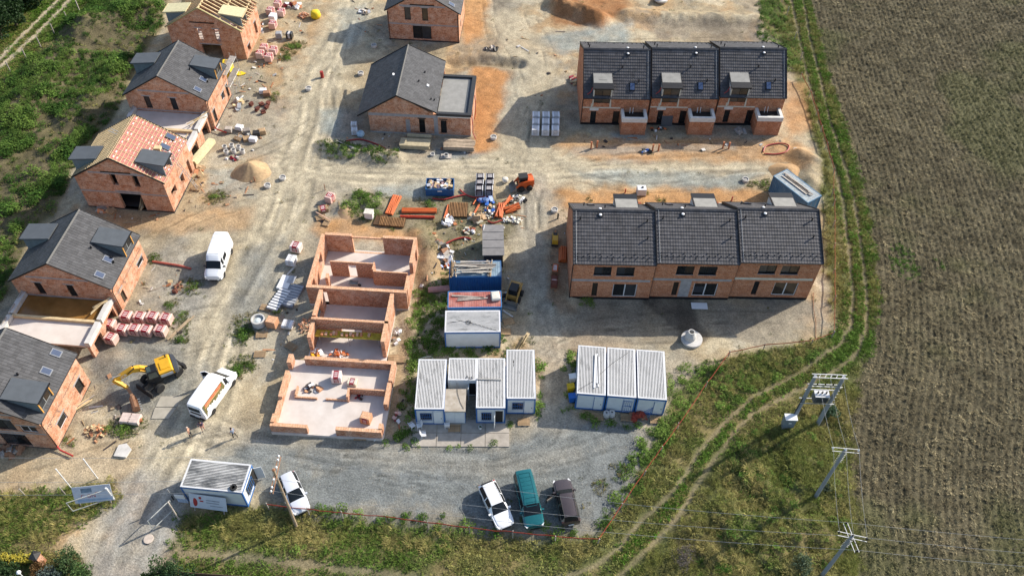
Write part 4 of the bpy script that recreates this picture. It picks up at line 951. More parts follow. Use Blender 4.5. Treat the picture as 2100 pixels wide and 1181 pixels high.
for i in range(5): wg.box(-.65 + i * .3 - .02,-.65 + i * .3 + .02,-.07,-.045,.85,2.15, FR((0,-2.9,0),0))
wg.box(-.7,.6,-.07,-.045,2.12,2.18, FR((0,-2.9,0),0)).box(-.7,.6,-.07,-.045,.82,.88, FR((0,-2.9,0),0)).build("window_frame", CBLUE, gcab2)
MB().box(.62,1.3,-.05,.02,.2,2.2, FR((0,-2.9,0),0)).build("doorway", MATS["dark_interior"], gcab)
MB().box(0,.05,-.75,0,.2,2.2, Matrix.Translation((1.32,-2.9,0)) @ Matrix.Rotation(R(20),4, 'Z')).build("door", MATS["white_door"], gcab)
# the concrete-topped hut between cabins
ch = C2([(913,798),(955,798),(953,843),(909,843)],2.35); hut = thing("utility_hut", "small white hut with a bare concrete top between two cabins", "hut", (ch.x, ch.y, 0), yc)
MB().box(-1.02,1.02,-1.22,1.22,.05,2.2).build("wall_panels", CWHITE, hut); MB().box(-1.1,1.1,-1.3,1.3,2.2,2.38).build("roof", PM("lichen_concrete", (.30,.25,.19),.95, col2=(.46,.41,.34), scale=2.2, bump=.3), hut)
MB().box(1.02,1.06,-1.2,1.2,.1,2.15).build("blue_side", CBLUE, hut); MB().box(-.9,-.05,-1.25,-1.22,.2,1.9).build("door", MATS["white_door"], hut); MB().box(.05,.9,-1.25,-1.22,.2,1.9).build("door", MATS["white_door"], hut)

def container(label, c, yaw, L=5.9, W=2.42, H=2.55, top=None, side=BLUEC, group=None, name="shipping_container"):
    """long axis along local x; corrugated walls"""
    t = thing(name, label, "container", (c.x, c.y, 0), yaw, group); x, y = L / 2, W / 2
    def corr(n, a, d):
        pts = []; p = a / n
        for i in range(n): pts += [(-a / 2 + i * p, 0),(-a / 2 + (i + .35) * p, 0),(-a / 2 + (i + .5) * p, d),(-a / 2 + (i + .85) * p, d)]
        return pts + [(a / 2,0)]
    for sy in (-1,1):
        m = MB(); P = corr(21, L - .2,.045); 
        for z in (.15, H - .1): m.v += [(a, sy * (y - .05 + b - .045 + .0), z) for a, b in P]
        k = len(P); m.f = [[i, i + 1, k + i + 1, k + i] for i in range(k - 1)]; m.m = [0] * (k - 1); m.build("side_wall", side, t, fix=False)
    for sx in (-1,1):
        m = MB().box(sx * (x - .06) - .02, sx * (x - .06) + .02,-y + .1, y - .1,.12, H - .08); e = m.build("end_wall", side, t)
        for yy in (-.45,.45): MB().cyl((sx * (x + .0), yy, .2),(sx * (x + .0), yy, H - .2),.025, n=6).build("lock_rod", STEEL if sx > 0 else side, e)
    f = MB(); p = .12
    for sx in (-1,1):
        for sy in (-1,1): f.box(sx * x - (p if sx > 0 else 0), sx * x + (0 if sx > 0 else p), sy * y - (p if sy > 0 else 0), sy * y + (0 if sy > 0 else p),0, H)
    for sy in (-1,1):
        f.box(-x + p, x - p, sy * y - (.09 if sy > 0 else 0), sy * y + (0 if sy > 0 else .09),.02,.17).box(-x + p, x - p, sy * y - (.09 if sy > 0 else 0), sy * y + (0 if sy > 0 else .09), H - .12, H)
        f.box(sy * x - (.09 if sy > 0 else 0), sy * x + (0 if sy > 0 else .09),-y + p, y - p, H - .12, H)
    f.build("frame", side, t)
    r = MB(); n = 22; 
    for i in range(n):
        a = -x + .1 + (L - .2) * i / n; b = a + (L - .2) / n; r.poly((a, -y + .09, H - .03),(a + (b - a) * .5,-y + .09, H - .03),(a + (b - a) * .5, y - .09, H - .03),(a, y - .09, H - .03)).poly((a + (b - a) * .5,-y + .09, H - .03),(b, -y + .09, H - .005),(b, y - .09, H - .005),(a + (b - a) * .5, y - .09, H - .03))
    r.build("roof_sheet", top or side, t, fix=False)
    return t
Z3 = lambda X, Y: (860 + X * 250 / 1554,460 + Y * 250 / 1554)
c1 = C2([Z3(400,460), Z3(1030,460), Z3(1035,665), Z3(385,680)],2.55); container("blue container loaded with weathered timber beside the grey shed", c1, R(3.0), L=5.85, top=PM("pale_blue_roof", (.22,.30,.36),.7, var=.3, scale=2))
c2 = C2([Z3(365,860), Z3(1045,850), Z3(1048,1050), Z3(362,1062)],2.55); container("blue container with faded red roof behind the white cabin", c2, R(3.4), L=5.85, W=2.35, top=PM("faded_red_roof", (.36,.10,.075),.75, col2=(.50,.26,.22), scale=.8, thr=(.42,.68)), side=PM("bright_container_blue", (.04,.17,.38),.5, var=.15))
c3 = C2([ZB(1690,120), ZB(1790,55), ZB(2045,255), ZB(1945,310)],2.55); container("blue container standing askew by the fence with planks on its roof", c3, R(36) - math.pi / 2 - R(1), L=5.85, W=2.45, top=PM("grey_blue_roof", (.33,.37,.38),.7, var=.3, scale=3), side=PM("worn_container_blue", (.05,.15,.27),.55, col2=(.13,.24,.34), scale=1.5))
# grey shed
sc_ = C2([Z3(815,12), Z3(1075,10), Z3(1070,385), Z3(803,388)],2.3); sh = thing("tool_shed", "grey felt-roofed tool shed behind the timber-laden container", "shed", (sc_.x, sc_.y, 0), R(3))
MB().box(-1.1,1.1,-2.25,2.25,0,2.15).build("wall_panels", PM("dark_shed_wall", (.05,.035,.03),.85), sh)
for i in range(4): MB().box(-1.25,1.25,-2.4 + 1.2 * i, -2.4 + 1.2 * (i + 1) - .03,2.15 + .05 * i, 2.22 + .05 * i).build("felt_strip", PM("grey_felt", (.20,.19,.185),.85, var=.15, scale=2, rnd=.08), sh)
MB().beam((-1.1,1.4,2.5),(-.95,2.3,2.52),.06,.05).build("lath", PVCW, sh)

# ================================================================== VEHICLES
PLATE = PM("number_plate", (.7,.7,.68),.5)
LAMP = PM("lamp_glass", (.75,.75,.74),.15, spec=.7); TAIL = PM("tail_lamp", (.30,.01,.01),.3)
CGL = PM("car_glass", (.010,.013,.016),.12,0,.1,1, spec=.3)
def wheel(par, x, y, r=.33, w_=.22, rim=None):
    sg = 1 if y > 0 else -1; T = Matrix.Rotation(-sg * math.pi / 2,4, 'X')
    tm = MB().lathe([(r * .62,-w_ / 2),(r * .93,-w_ / 2),(r, -w_ * .36),(r, w_ * .36),(r * .93, w_ / 2),(r * .62, w_ / 2)],(x, y, r),18, T)
    o = tm.build("wheel", RUB, par)
    MB().lathe([(r * .63,-w_ * .3),(r * .63, w_ * .42),(r * .5, w_ * .36),(r * .2, w_ * .47),(0, w_ * .47)],(x, y, r),12, T).build("rim", rim or STEEL, o)
    return o
def vehicle(name, label, cat, loc, yaw, st, paint, glass_side, screens, wheels, wr=.33, crown=.03, handle=True, mirrors=None, lamps=True, z=.0, rails=None, trim=None, group=None):
    """loft through stations (x, half width, z low, z belt, z top, half width of roof); nose at x=0"""
    L = st[-1][0]; t = thing(name, label, cat, (loc.x, loc.y, loc.z), yaw, group)
    def sec(s):
        x, hw, zl, zb, zt, ht = s; X = L / 2 - x
        h = [(hw * .90, zl),(hw, zl + .16),(hw * 1.0,(zl + zb) / 2),(hw * .985, zb - .03),(hw * .955, zb),(ht, zt - .075),(ht * .93, zt - .02),(ht * .6, zt + crown * .6),(0, zt + crown)]
        return [Vector((X, y, z_)) for y, z_ in h] + [Vector((X, -y, z_)) for y, z_ in h[-2::-1]]
    S = [sec(s) for s in st]; n = len(S[0]); parts = {}
    def put(tag, P):
        parts.setdefault(tag, MB()).poly(*P)
    for i in range(len(S) - 1):
        for j in range(n - 1):
            jj = j if j < n // 2 else n - 2 - j; tag = 'body'
            if jj == 4 and i in glass_side: tag = ('window', i, j)
            if jj >= 5 and i in screens: tag = ('screen', i)
            if jj == 0 : tag = 'skirt'
            put(tag, (S[i][j], S[i + 1][j], S[i + 1][j + 1], S[i][j + 1]))
    for q, rev in ((S[0],0),(S[-1],1)): parts['body'].poly(*(q if rev else q[::-1]))
    und = MB()
    for i in range(len(S) - 1): und.poly(S[i][0], S[i][-1], S[i + 1][-1], S[i + 1][0])
    parts['skirt'].f; 
    body = parts['body'].build("body", paint, t, smooth=True)
    mod = body.modifiers.new("smooth_edges", 'EDGE_SPLIT'); mod.split_angle = R(32)
    parts['skirt'].build("sill", trim or BLACK, body, kind=None); und.build("underside", BLACK, body)
    for k, m in parts.items():
        if isinstance(k, tuple): m.build("side_window" if k[0] == 'window' else "windscreen", CGL, t, smooth=False)
    for x, y in wheels: wheel(t, L / 2 - x, y, wr)
    hw = st[2][1]
    if lamps:
        for sg in (-1,1):
            s0, s1 = st[1], st[2]
            MB().cb((L / 2 - s0[0] - .08, sg * s0[1] * .86, s0[3] - .02),(.32,.22,.14), sg * -.5).build("headlight", LAMP, t)
            e = st[-2]; MB().cb((-L / 2 + .16, sg * e[1] * .88, e[3] - .12),(.14,.16,.26)).build("tail_light", TAIL, t)
        MB().cb((L / 2 - .0,0,.42),(.06,.9,.16)).build("front_grille", BLACK, t); MB().cb((-L / 2 - .02,0,.62),(.04,.52,.12)).build("number_plate", PLATE, t)
    if mirrors:
        x, z_, y = mirrors
        for sg in (-1,1): MB().cb((L / 2 - x, sg * (y + .11), z_),(.16,.22,.17)).build("mirror", trim if trim is not None and trim is not BLACK else paint, t)
    if rails:
        xa, xb, y, z_ = rails
        for sg in (-1,1): MB().tube([(L / 2 - xa, sg * y, z_ - .05),(L / 2 - xa - .15, sg * y, z_),(L / 2 - xb + .15, sg * y, z_),(L / 2 - xb, sg * y, z_ - .05)],.022,5).build("roof_rail", BLACK if rails is None else DKM, t)
    return t
WAGON = [(0,.55,.36,.60,.64,.46),(.12,.80,.26,.68,.73,.66),(.55,.89,.22,.80,.86,.74),(1.15,.91,.22,.90,.98,.76),(1.30,.91,.22,.93,1.02,.76),(2.05,.91,.22,.96,1.43,.60),(2.95,.91,.22,.97,1.48,.60),(3.05,.91,.22,.97,1.48,.60),(3.9,.91,.22,.98,1.44,.58),(4.3,.89,.25,.99,1.37,.56),(4.62,.84,.32,.97,1.04,.62),(4.72,.76,.38,.78,.83,.6)]
HATCH = [(0,.52,.38,.62,.67,.42),(.10,.78,.26,.72,.78,.62),(.5,.86,.22,.86,.93,.70),(1.0,.88,.22,.95,1.05,.72),(1.12,.88,.22,.97,1.08,.72),(1.95,.88,.22,1.0,1.55,.60),(2.7,.88,.22,1.02,1.62,.60),(2.8,.88,.22,1.02,1.62,.60),(3.6,.88,.22,1.02,1.58,.57),(3.95,.86,.25,1.02,1.48,.55),(4.15,.82,.32,1.0,1.08,.6),(4.22,.74,.38,.8,.86,.6)]
SUV = [(0,.6,.42,.68,.76,.5),(.1,.80,.32,.78,.88,.66),(.5,.88,.28,.92,1.0,.74),(1.1,.90,.28,1.0,1.09,.76),(1.22,.90,.28,1.02,1.12,.76),(1.85,.90,.28,1.05,1.62,.64),(2.7,.90,.28,1.06,1.68,.64),(2.8,.90,.28,1.06,1.68,.64),(3.8,.90,.28,1.06,1.65,.62),(4.15,.89,.3,1.06,1.60,.60),(4.42,.86,.36,1.04,1.12,.68),(4.5,.8,.42,.9,.96,.66)]
T5 = [(0,.65,.4,.66,.74,.5),(.1,.86,.3,.82,.92,.72),(.45,.94,.26,.98,1.08,.82),(.85,.95,.26,1.06,1.18,.84),(.95,.95,.26,1.08,1.22,.84),(1.75,.95,.26,1.12,1.88,.74),(2.6,.95,.26,1.12,1.95,.76),(2.7,.95,.26,1.12,1.95,.76),(4.0,.95,.26,1.12,1.95,.76),(4.1,.95,.26,1.12,1.95,.76),(5.1,.95,.3,1.12,1.92,.76),(5.26,.93,.36,1.1,1.86,.74),(5.32,.9,.42,1.0,1.7,.7)]
BIGVAN = [(0,.68,.42,.70,.80,.52),(.08,.92,.32,.9,1.0,.76),(.4,.99,.28,1.1,1.2,.86),(.8,1.0,.28,1.2,1.34,.88),(.88,1.0,.28,1.22,1.4,.88),(1.5,1.0,.28,1.28,2.05,.82),(1.95,1.0,.28,1.3,2.45,.82),(2.1,1.0,.28,1.3,2.5,.84),(2.5,1.0,.28,1.3,2.52,.84),(3.3,1.0,.28,1.3,2.54,.84),(5.2,1.0,.3,1.3,2.52,.82),(5.7,.96,.34,1.25,2.44,.78),(5.8,.86,.4,1.1,2.3,.7)]
WHITEP = PM("white_car_paint", (.78,.79,.80),.25,0,.02, spec=.5, coat=.6); SILV = PM("silver_white_paint", (.62,.64,.68),.25,.1,.02, coat=.6)
TEAL = PM("teal_car_paint", (.012,.12,.135),.25,.2,.05, coat=.7); MAROON = PM("brown_car_paint", (.070,.055,.056),.28,.25,.05, coat=.7)
def put(px_rear, px_front, z):
    a, b = G(*px_rear, z), G(*px_front, z); c = (a + b) / 2; c.z = 0; v = b - a
    return c, math.atan2(v.y, v.x), v.length
c, y, l = put((997.6,992),(1037.5,1076),.75)
vehicle("parked_car", "white estate car parked beside the teal van", "car", c, y, WAGON, WHITEP, {5,7,8}, {4,9}, [(.92,.82),(.92,-.82),(3.7,.82),(3.7,-.82)],.33, mirrors=(1.5,1.0,.88), rails=(2.2,4.1,.60,1.50), group="vehicles parked on the gravel")
c, y, l = put((1072,973),(1097,1077),.95)
tv = vehicle("parked_van", "teal passenger van parked between the white estate and the brown car", "van", c, y, T5, TEAL, {5,7,9}, {4,11}, [(.95,.86),(.95,-.86),(4.0,.86),(4.0,-.86)],.35, mirrors=(1.35,1.2,.92), trim=BLACK, group="vehicles parked on the gravel")
for i in range(9): MB().cb((-2.2 + i * .42,0,1.985),(.03,1.0,.02)).build("roof_swage", TEAL, tv)
for sg in (-1,1): MB().cb((-.55, sg * .52,1.975),(3.3,.03,.02)).build("roof_swage", TEAL, tv)
c, y, l = put((1171.6,1072),(1151,984),.8)
sv = vehicle("parked_car", "brown off-road car with its driver door open", "car", c, y, SUV, MAROON, {5,7,8}, {4,9}, [(.85,.82),(.85,-.82),(3.5,.82),(3.5,-.82)],.36, mirrors=(1.4,1.1,.86), rails=(2.0,4.2,.63,1.72), trim=BLACK, group="vehicles parked on the gravel")
T = Matrix.Translation((.75,.9,0)) @ Matrix.Rotation(R(-66),4, 'Z')
dd = MB().box(-1.05,0,-.05,.05,.35,1.05, T).build("open_door", MAROON, sv, label="driver door swung open"); fr = MB()
for a, b in (((-1.0,0,1.05),(-.85,0,1.55)),((-.85,0,1.55),(-.35,0,1.58)),((-.35,0,1.58),(-.02,0,1.05))): fr.beam(T @ Vector(a), T @ Vector(b),.05,.05)
fr.build("door_frame", BLACK, dd); MB().poly(T @ Vector((-.97,0,1.05)), T @ Vector((-.84,0,1.53)), T @ Vector((-.36,0,1.56)), T @ Vector((-.05,0,1.05))).build("pane", CGL, dd)
MB().box(-.95,-.1,-.075,-.052,.5,.95, T).build("door_lining", PM("door_lining", (.45,.40,.33),.8), dd)
MB().box(.05,.75,.3,.85,.5,1.0).build("seat", PM("car_seat", (.05,.05,.05),.9), sv)
c, y, l = put((587,974),(619,1046),.8)
vehicle("parked_car", "pale silver-white hatchback parked by the wooden power pole", "car", c, y, HATCH, SILV, {5,7,8}, {4,9}, [(.82,.80),(.82,-.80),(3.4,.80),(3.4,-.80)],.31, mirrors=(1.35,1.05,.85))
c, y, l = put((459,489),(434,565),1.25)
v1 = vehicle("delivery_van", "plain white high-roof van on the dirt road", "van", c, y, BIGVAN, WHITEP, {5}, {4}, [(.95,.92),(.95,-.92),(4.6,.92),(4.6,-.92)],.36, mirrors=(1.35,1.35,1.0), trim=PM("grey_plastic", (.06,.06,.065),.6))
SWT = Matrix.Translation((2.9 - 3.0,.945,0))
MB().add([(.15 - .35 + a, .99 - .10 * (z - 1.35) + .012, z) for a, z in ((0,1.4),(1.0,1.4),(1.0,2.0),(0,2.0))],[[0,1,2,3]]).build("side_window", CGL, v1)
for i in range(6): MB().cb((-2.4 + i * .62,0,2.565),(.05,1.3,.02)).build("roof_swage", WHITEP, v1)
MB().add([(-2.2,1.006,.62),(1.4,1.006,.62),(1.4,1.006,.72),(-2.2,1.006,.72)],[[0,1,2,3]]).build("rub_strip", PM("grey_plastic", (.06,.06,.065)), v1)
c, y, l = put((409,838),(462,764),1.2)
v2 = vehicle("delivery_van", "white high-roof van with printed flanks, its passenger door open", "van", c, y, BIGVAN, WHITEP, {5}, {4}, [(.95,.92),(.95,-.92),(4.6,.92),(4.6,-.92)],.36, mirrors=(1.35,1.35,1.0))
def flank(x, z, off=.012):     # point on the right-hand flank
    return Vector((2.9 - x, -(1.0 * .97 - (.13 / 1.2) * max(0, z - 1.3) + off), z))
pan = MB()
for a, b in ((.75,1.3),(1.3,2.35)): pan.poly(flank(1.75 if a < 1 else 2.05, a), flank(5.5, a), flank(5.5, b), flank(1.9 if a < 1 else 2.2, b))
po = pan.build("printed_flank", PM("olive_print", (.085,.085,.03),.4, col2=(.20,.16,.06), scale=2.5), v2, label="flank printed in olive, red and white")
def strip(x0, x1, z0, z1, m, nm, off=.017, k=1): MB().poly(flank(x0, z0, off), flank(x1, z0, off), flank(x1, z1, off), flank(x0, z1, off)).build(nm, m, po)
strip(2.4,5.2,1.98,2.26, PM("red_print", (.55,.06,.03),.4, col2=(.62,.30,.16), scale=5), "red_band"); strip(2.6,5.3,1.82,1.92, PM("orange_print", (.65,.33,.15),.4), "orange_band")
for i in range(9):
    x0 = 2.1 + i * .37 + random.uniform(-.1,.1); z0 = random.uniform(.85,1.5); P = [flank(x0 + .17 * math.cos(a) * random.uniform(.7,1.3), z0 + .28 * math.sin(a) * random.uniform(.7,1.2),.018 + .001 * i) for a in [k * math.pi / 4 for k in range(8)]]
    MB().poly(*P).build("white_figure", PVCW, po)
T = Matrix.Translation((1.55,.98,0)) @ Matrix.Rotation(R(-58),4, 'Z')
dd = MB().box(-1.0,0,-.05,.05,.45,1.3, T).build("open_door", WHITEP, v2, label="passenger door swung open"); fr = MB()
for a, b in (((-1.0,0,1.3),(-1.0,0,2.1)),((-1.0,0,2.1),(-.55,0,2.1)),((-.55,0,2.1),(0,0,1.35))): fr.beam(T @ Vector(a), T @ Vector(b),.06,.06)
fr.build("door_frame", WHITEP, dd); MB().poly(T @ Vector((-.96,0,1.3)), T @ Vector((-.96,0,2.06)), T @ Vector((-.56,0,2.06)), T @ Vector((-.05,0,1.33))).build("pane", CGL, dd)
MB().cb((-2.93,0,1.9),(.03,1.25,.5)).build("rear_window", CGL, v2); MB().cb((-2.95,0,.5),(.1,1.7,.22)).build("rear_bumper", BLACK, v2)
MB().cb((-2.94,0,1.25),(.03,1.2,.2)).build("rear_print", DKM, v2)

# ---- wheeled excavator: local x forward along the undercarriage
def excavator():
    a, b = G(332,803), G(370,769)      # near-side wheel contact points, front and rear
    v = a - b; yaw = math.atan2(v.y, v.x); n = Vector((-v.y, v.x, 0)).normalized(); n = n if n.y > 0 else -n
    c = (a + b) / 2 + n * 1.15
    t = thing("excavator", "yellow wheeled excavator with black cab and bucket resting on the ground", "excavator", (c.x, c.y, 0), yaw); wb = v.length / 2
    side = -1 if (Vector((math.sin(-yaw),0,0)) and (Matrix.Rotation(-yaw, 3, 'Z') @ n).y > 0) else 1     # near side in local y
    for x in (-wb, wb):
        for y in (-1.05,1.05): wheel(t, x, y, .52,.42, PM("wheel_grey", (.20,.19,.18),.8))
    MB().cb((0,0,.75),(wb * 2 + .4,1.1,.5)).build("chassis", DKM, t)
    for x in (-wb, wb): MB().cyl((x, -1,.55),(x, 1,.55),.16, n=8).build("axle", DKM, t)
    bl = MB(); bl.cb((wb + 1.05,0,.42),(.12,2.4,.6),0,0,-.25).cb((wb + .65,.5,.5),(.9,.16,.16)).cb((wb + .65,-.5,.5),(.9,.16,.16)); bl.build("dozer_blade", DKM, t)
    sb = MB().cb((-wb - .8,.95,.55),(.3,.5,.7)).cb((-wb - .8,-.95,.55),(.3,.5,.7)).cb((-wb - .75,0,.7),(.25,2.0,.25)); sb.build("stabiliser", DKM, t)
    MB().cyl((0,0,.95),(0,0,1.2),.7, n=20).build("slew_ring", DKM, t)
    # upper carriage turned with the boom
    tip = Matrix.Rotation(-yaw, 4, 'Z') @ (G(236,800,0) - Vector((c.x, c.y, 0))); sw = math.atan2(tip.y, tip.x) + R(10)
    Tm = Matrix.Rotation(sw, 4, 'Z'); s = side
    h = MB(); h.box(-1.5,.95,-1.1,1.1,1.2,1.45, Tm); h.build("turntable", DKM, t)
    hood = MB()
    P = [(-1.4,1.45),(.1,1.45),(.1,2.1),(-1.2,2.1),(-1.4,1.9)]
    hood.add([Tm @ Vector((x, y, z)) for y in (-1.08,1.08) for x, z in P],[[0,1,2,3,4],[9,8,7,6,5]] + [[i, (i + 1) % 5,5 + (i + 1) % 5,5 + i] for i in range(5)]); ho = hood.build("engine_hood", YEL, t)
    MB().box(-1.1,-.2,-.35,.65,2.09,2.17, Tm).build("hood_panel", YEL, ho); MB().box(-1.2,-.0, s * 1.09 - .02, s * 1.09 + .02,1.5,1.85, Tm).build("side_decal", PM("grey_decal", (.5,.5,.5),.5), ho)
    MB().cyl(Tm @ Vector((-1.0,-s * .8,2.05)), Tm @ Vector((-1.0,-s * .8,2.5)),.07, n=8).build("exhaust", DKM, ho)
    cw = MB(); cw.add([Tm @ Vector((x, y, z)) for z in (1.25,2.0) for x, y in ((-1.41,-1.1),(-1.41,1.1),(-1.75,.9),(-1.88,0),(-1.75,-.9))],[[4,3,2,1,0],[5,6,7,8,9]] + [[i, (i + 1) % 5,5 + (i + 1) % 5,5 + i] for i in range(5)]); cw.build("counterweight", PM("counterweight_grey", (.06,.065,.075),.6), t)
    y0, y1 = (.22,1.15) if s > 0 else (-1.15,-.22)
    cab = MB(); cab.add([Tm @ Vector((x, y, z)) for y in (y0, y1) for x, z in ((.02,1.46),(1.2,1.46),(1.25,2.1),(1.05,2.95),(.1,2.95))],[[0,1,2,3,4],[9,8,7,6,5]] + [[i, (i + 1) % 5,5 + (i + 1) % 5,5 + i] for i in range(5)]); co = cab.build("cab", BLACK, t)
    ys = (y1 if s > 0 else y0) + s * .008
    MB().poly(*[Tm @ Vector((x, ys, z)) for x, z in ((.18,1.95),(1.1,1.95),(.98,2.8),(.2,2.8))]).build("side_window", PM("cab_glass", (.05,.07,.06),.06,0,.2, spec=.7), co)
    MB().poly(*[Tm @ Vector((x + .01, y, z)) for x, y, z in ((1.23, y0 + .08,2.18),(1.23, y1 - .08,2.18),(1.07, y1 - .08,2.85),(1.07, y0 + .08,2.85))]).build("windscreen", MATS["cab_glass"], co)
    MB().poly(*[Tm @ Vector((x, y, 2.958)) for x, y in ((.62, y0 + .12),(1.0, y0 + .12),(1.0, y1 - .12),(.62, y1 - .12))]).build("roof_window", MATS["cab_glass"], co)
    yb = -s * .12
    J = [Vector((.55, yb, 1.7)), Vector((1.7, yb, 2.75)), Vector((2.3, yb, 2.95)), None]
    Lt = tip.xy.length - .9; J[3] = Vector((Lt + .2, yb, 2.3))
    def beam2(p, q, w0, h0, h1, nm, m):
        p, q = Vector(p), Vector(q); d = (q - p).normalized(); u_ = Vector((0,1,0)).cross(d).normalized() * -1
        if u_.z < 0: u_ = -u_
        P = [p - u_ * h0 / 2, p + u_ * h0 / 2, q + u_ * h1 / 2, q - u_ * h1 / 2]
        mb = MB(); mb.add([Tm @ (k + Vector((0, yy, 0))) for yy in (-w0 / 2, w0 / 2) for k in P],[[0,1,2,3],[7,6,5,4]] + [[i, (i + 1) % 4,4 + (i + 1) % 4,4 + i] for i in range(4)]); return mb.build(nm, m, t)
    beam2(J[0], J[1],.42,.55,.6, "boom", YEL); beam2(J[1] - Vector((.15,0,.1)), J[2],.44,.6,.55, "boom", YEL); bm = beam2(J[2] - Vector((.1,0,0)), J[3],.42,.55,.38, "boom", YEL)
    d = (J[3] - J[2]).normalized(); up = Vector((0,0,1)); mid = (J[2] + J[3]) / 2 
    xa = d; ya = (Vector((-d.z, 0, d.x))); M3 = Matrix(((xa.x * (1), ya.x, 0,0),(0,0,-1,0),(xa.z, ya.z, 0,0),(0,0,0,1)))
    if s < 0: Tt = Matrix.Translation(mid + Vector((0,-.216,0))) @ M3
    else: Tt = Matrix.Translation(mid + Vector((0,.216,0))) @ Matrix(((-xa.x, ya.x, 0,0),(0,0,1,0),(-xa.z, ya.z, 0,0),(0,0,0,1)))
    text_mesh("JCB", .42, PVCW, bm, Tm @ Tt)
    for y in (-.16,.16): MB().tube([Tm @ (J[1] + Vector((.3, y, .45))), Tm @ (J[3] + Vector((-1.3, y, .42)))],.085,8).build("hydraulic_ram", DKM, t)
    MB().tube([Tm @ (J[3] + Vector((-1.3,0,.42))), Tm @ (J[3] + Vector((.15,0,.45)))],.05,8).build("ram_rod", STEEL, t)
    for y in (-.35,.35): MB().tube([Tm @ Vector((.75, yb + y, 1.6)), Tm @ (J[1] + Vector((-.1, y * .8,-.1)))],.09,8).build("hydraulic_ram", YEL, t)
    # stick back down to the bucket
    bk = Matrix.Rotation(-yaw, 4, 'Z') @ (G(281,832) - Vector((c.x, c.y, 0))); bk = Tm.inverted() @ bk
    A = J[3] + Vector((.1,0,.1)); B = Vector((bk.x + .2, bk.y * .25 + yb * .75,1.2)); D = (B - A)
    mb = MB(); mb.beam(Tm @ A, Tm @ (A + D * .55),.36,.5).beam(Tm @ (A + D * .5), Tm @ B, .3,.36); mb.build("stick", YEL, t)
    MB().beam(Tm @ B, Tm @ (B + Vector((-.15,(bk.y - B.y) * .5,-.45))),.3,.3).build("linkage", RUST, t)
    bu = MB(); q = Vector((bk.x, bk.y, 0)); n = 9; w0 = .75; rows = []
    for i in range(n):
        tt = R(-30) + R(230) * i / (n - 1); rows.append((q.x + .45 * math.sin(tt),.48 - .42 * math.cos(tt)))
    o = [];
    for y in (-w0, w0): o += [Tm @ Vector((x, q.y + y, z)) for x, z in rows]
    bu.add(o, [[i, i + 1, n + i + 1, n + i] for i in range(n - 1)] + [list(range(n)), list(range(n, 2 * n))[::-1]]); bo = bu.build("bucket", RUST, t, fix=False)
    for i in range(5):
        y = q.y - w0 + .1 + i * (2 * w0 - .2) / 4; MB().beam(Tm @ Vector((rows[0][0], y, rows[0][1])), Tm @ Vector((rows[0][0] - .22, y, rows[0][1] - .02)),.09,.06).build("tooth", STEEL, bo)
    for k in (-1,1): MB().tube([Tm @ Vector((1.2,(y0 + y1) / 2 + k * .5,2.3)), Tm @ Vector((1.4,(y0 + y1) / 2 + k * .7,2.4))],.02,5).build("mirror_arm", BLACK, t)
    rl = MB()
    for x in (.9,1.3): rl.tube([Tm @ Vector((x, -s * 1.0,1.45)), Tm @ Vector((x, -s * 1.0,2.3))],.02,5)
    rl.tube([Tm @ Vector((.9,-s * 1.0,2.3)), Tm @ Vector((1.3,-s * 1.0,2.3))],.02,5).build("rail_frame", STEEL, t)
    return t
excavator()
def skid_steer(name, label, front, rear, paint, roofm):
    a, b = G(*rear), G(*front); v = b - a; yaw = math.atan2(v.y, v.x); c = (a + b) / 2
    t = thing("skid_steer", label, "loader", (c.x, c.y, 0), yaw)
    for x in (-.5,.55):
        for y in (-.72,.72): wheel(t, x - .2, y, .38,.3)
    MB().box(-1.25,.6,-.55,.55,.35,1.15).build("body", paint, t)
    hd = MB().add([Vector((x, y, z)) for y in (-.5,.5) for x, z in ((-1.35,.7),(-.45,1.15),(-.45,1.6),(-1.3,1.45))],[[0,1,2,3],[7,6,5,4]] + [[i, (i + 1) % 4,4 + (i + 1) % 4,4 + i] for i in range(4)]); hd.build("engine_cover", paint, t)
    cb = MB().box(-.5,.55,-.45,.45,1.15,1.95); co = cb.build("cab", BLACK, t); MB().box(-.55,.6,-.48,.48,1.955,2.03).build("cab_roof", roofm, co)
    MB().box(.551,.56,-.38,.38,1.2,1.88).build("windscreen", CGL, co)
    for y in (-.45,.45): MB().box(-.4,.4, y * 1.005 - .004, y * 1.005 + .004,1.35,1.85).build("side_window", CGL, co)
    for y in (-.62,.62):
        l = MB(); l.beam((-1.2, y, 1.5),(.4, y, 1.35),.12,.2).beam((.35, y, 1.38),(1.05, y, .5),.12,.2); l.build("lift_arm", paint, t)
    bk = MB(); pr = [(1.75,.08),(1.05,.08),(.95,.3),(1.0,.62),(1.15,.68)]
    bk.add([Vector((x, y, z)) for y in (-.85,.85) for x, z in pr],[[i, i + 1,6 + i, 5 + i] for i in range(4)] + [[0,1,2,3,4],[9,8,7,6,5]]); bk.build("bucket", PM("bucket_steel", (.26,.24,.21),.7,.3), t, fix=False)
    return t
skid_steer("skid_steer", "muddy yellow skid-steer loader with black cab beside the containers", (1045,632),(1062,592), PM("muddy_yellow", (.40,.23,.06),.6, var=.3), BLACK)
skid_steer("skid_steer", "orange skid-steer loader beside the wrapped black packs", (1060,386),(1085,383), PM("loader_orange", (.58,.10,.02),.45, var=.15), DKM)
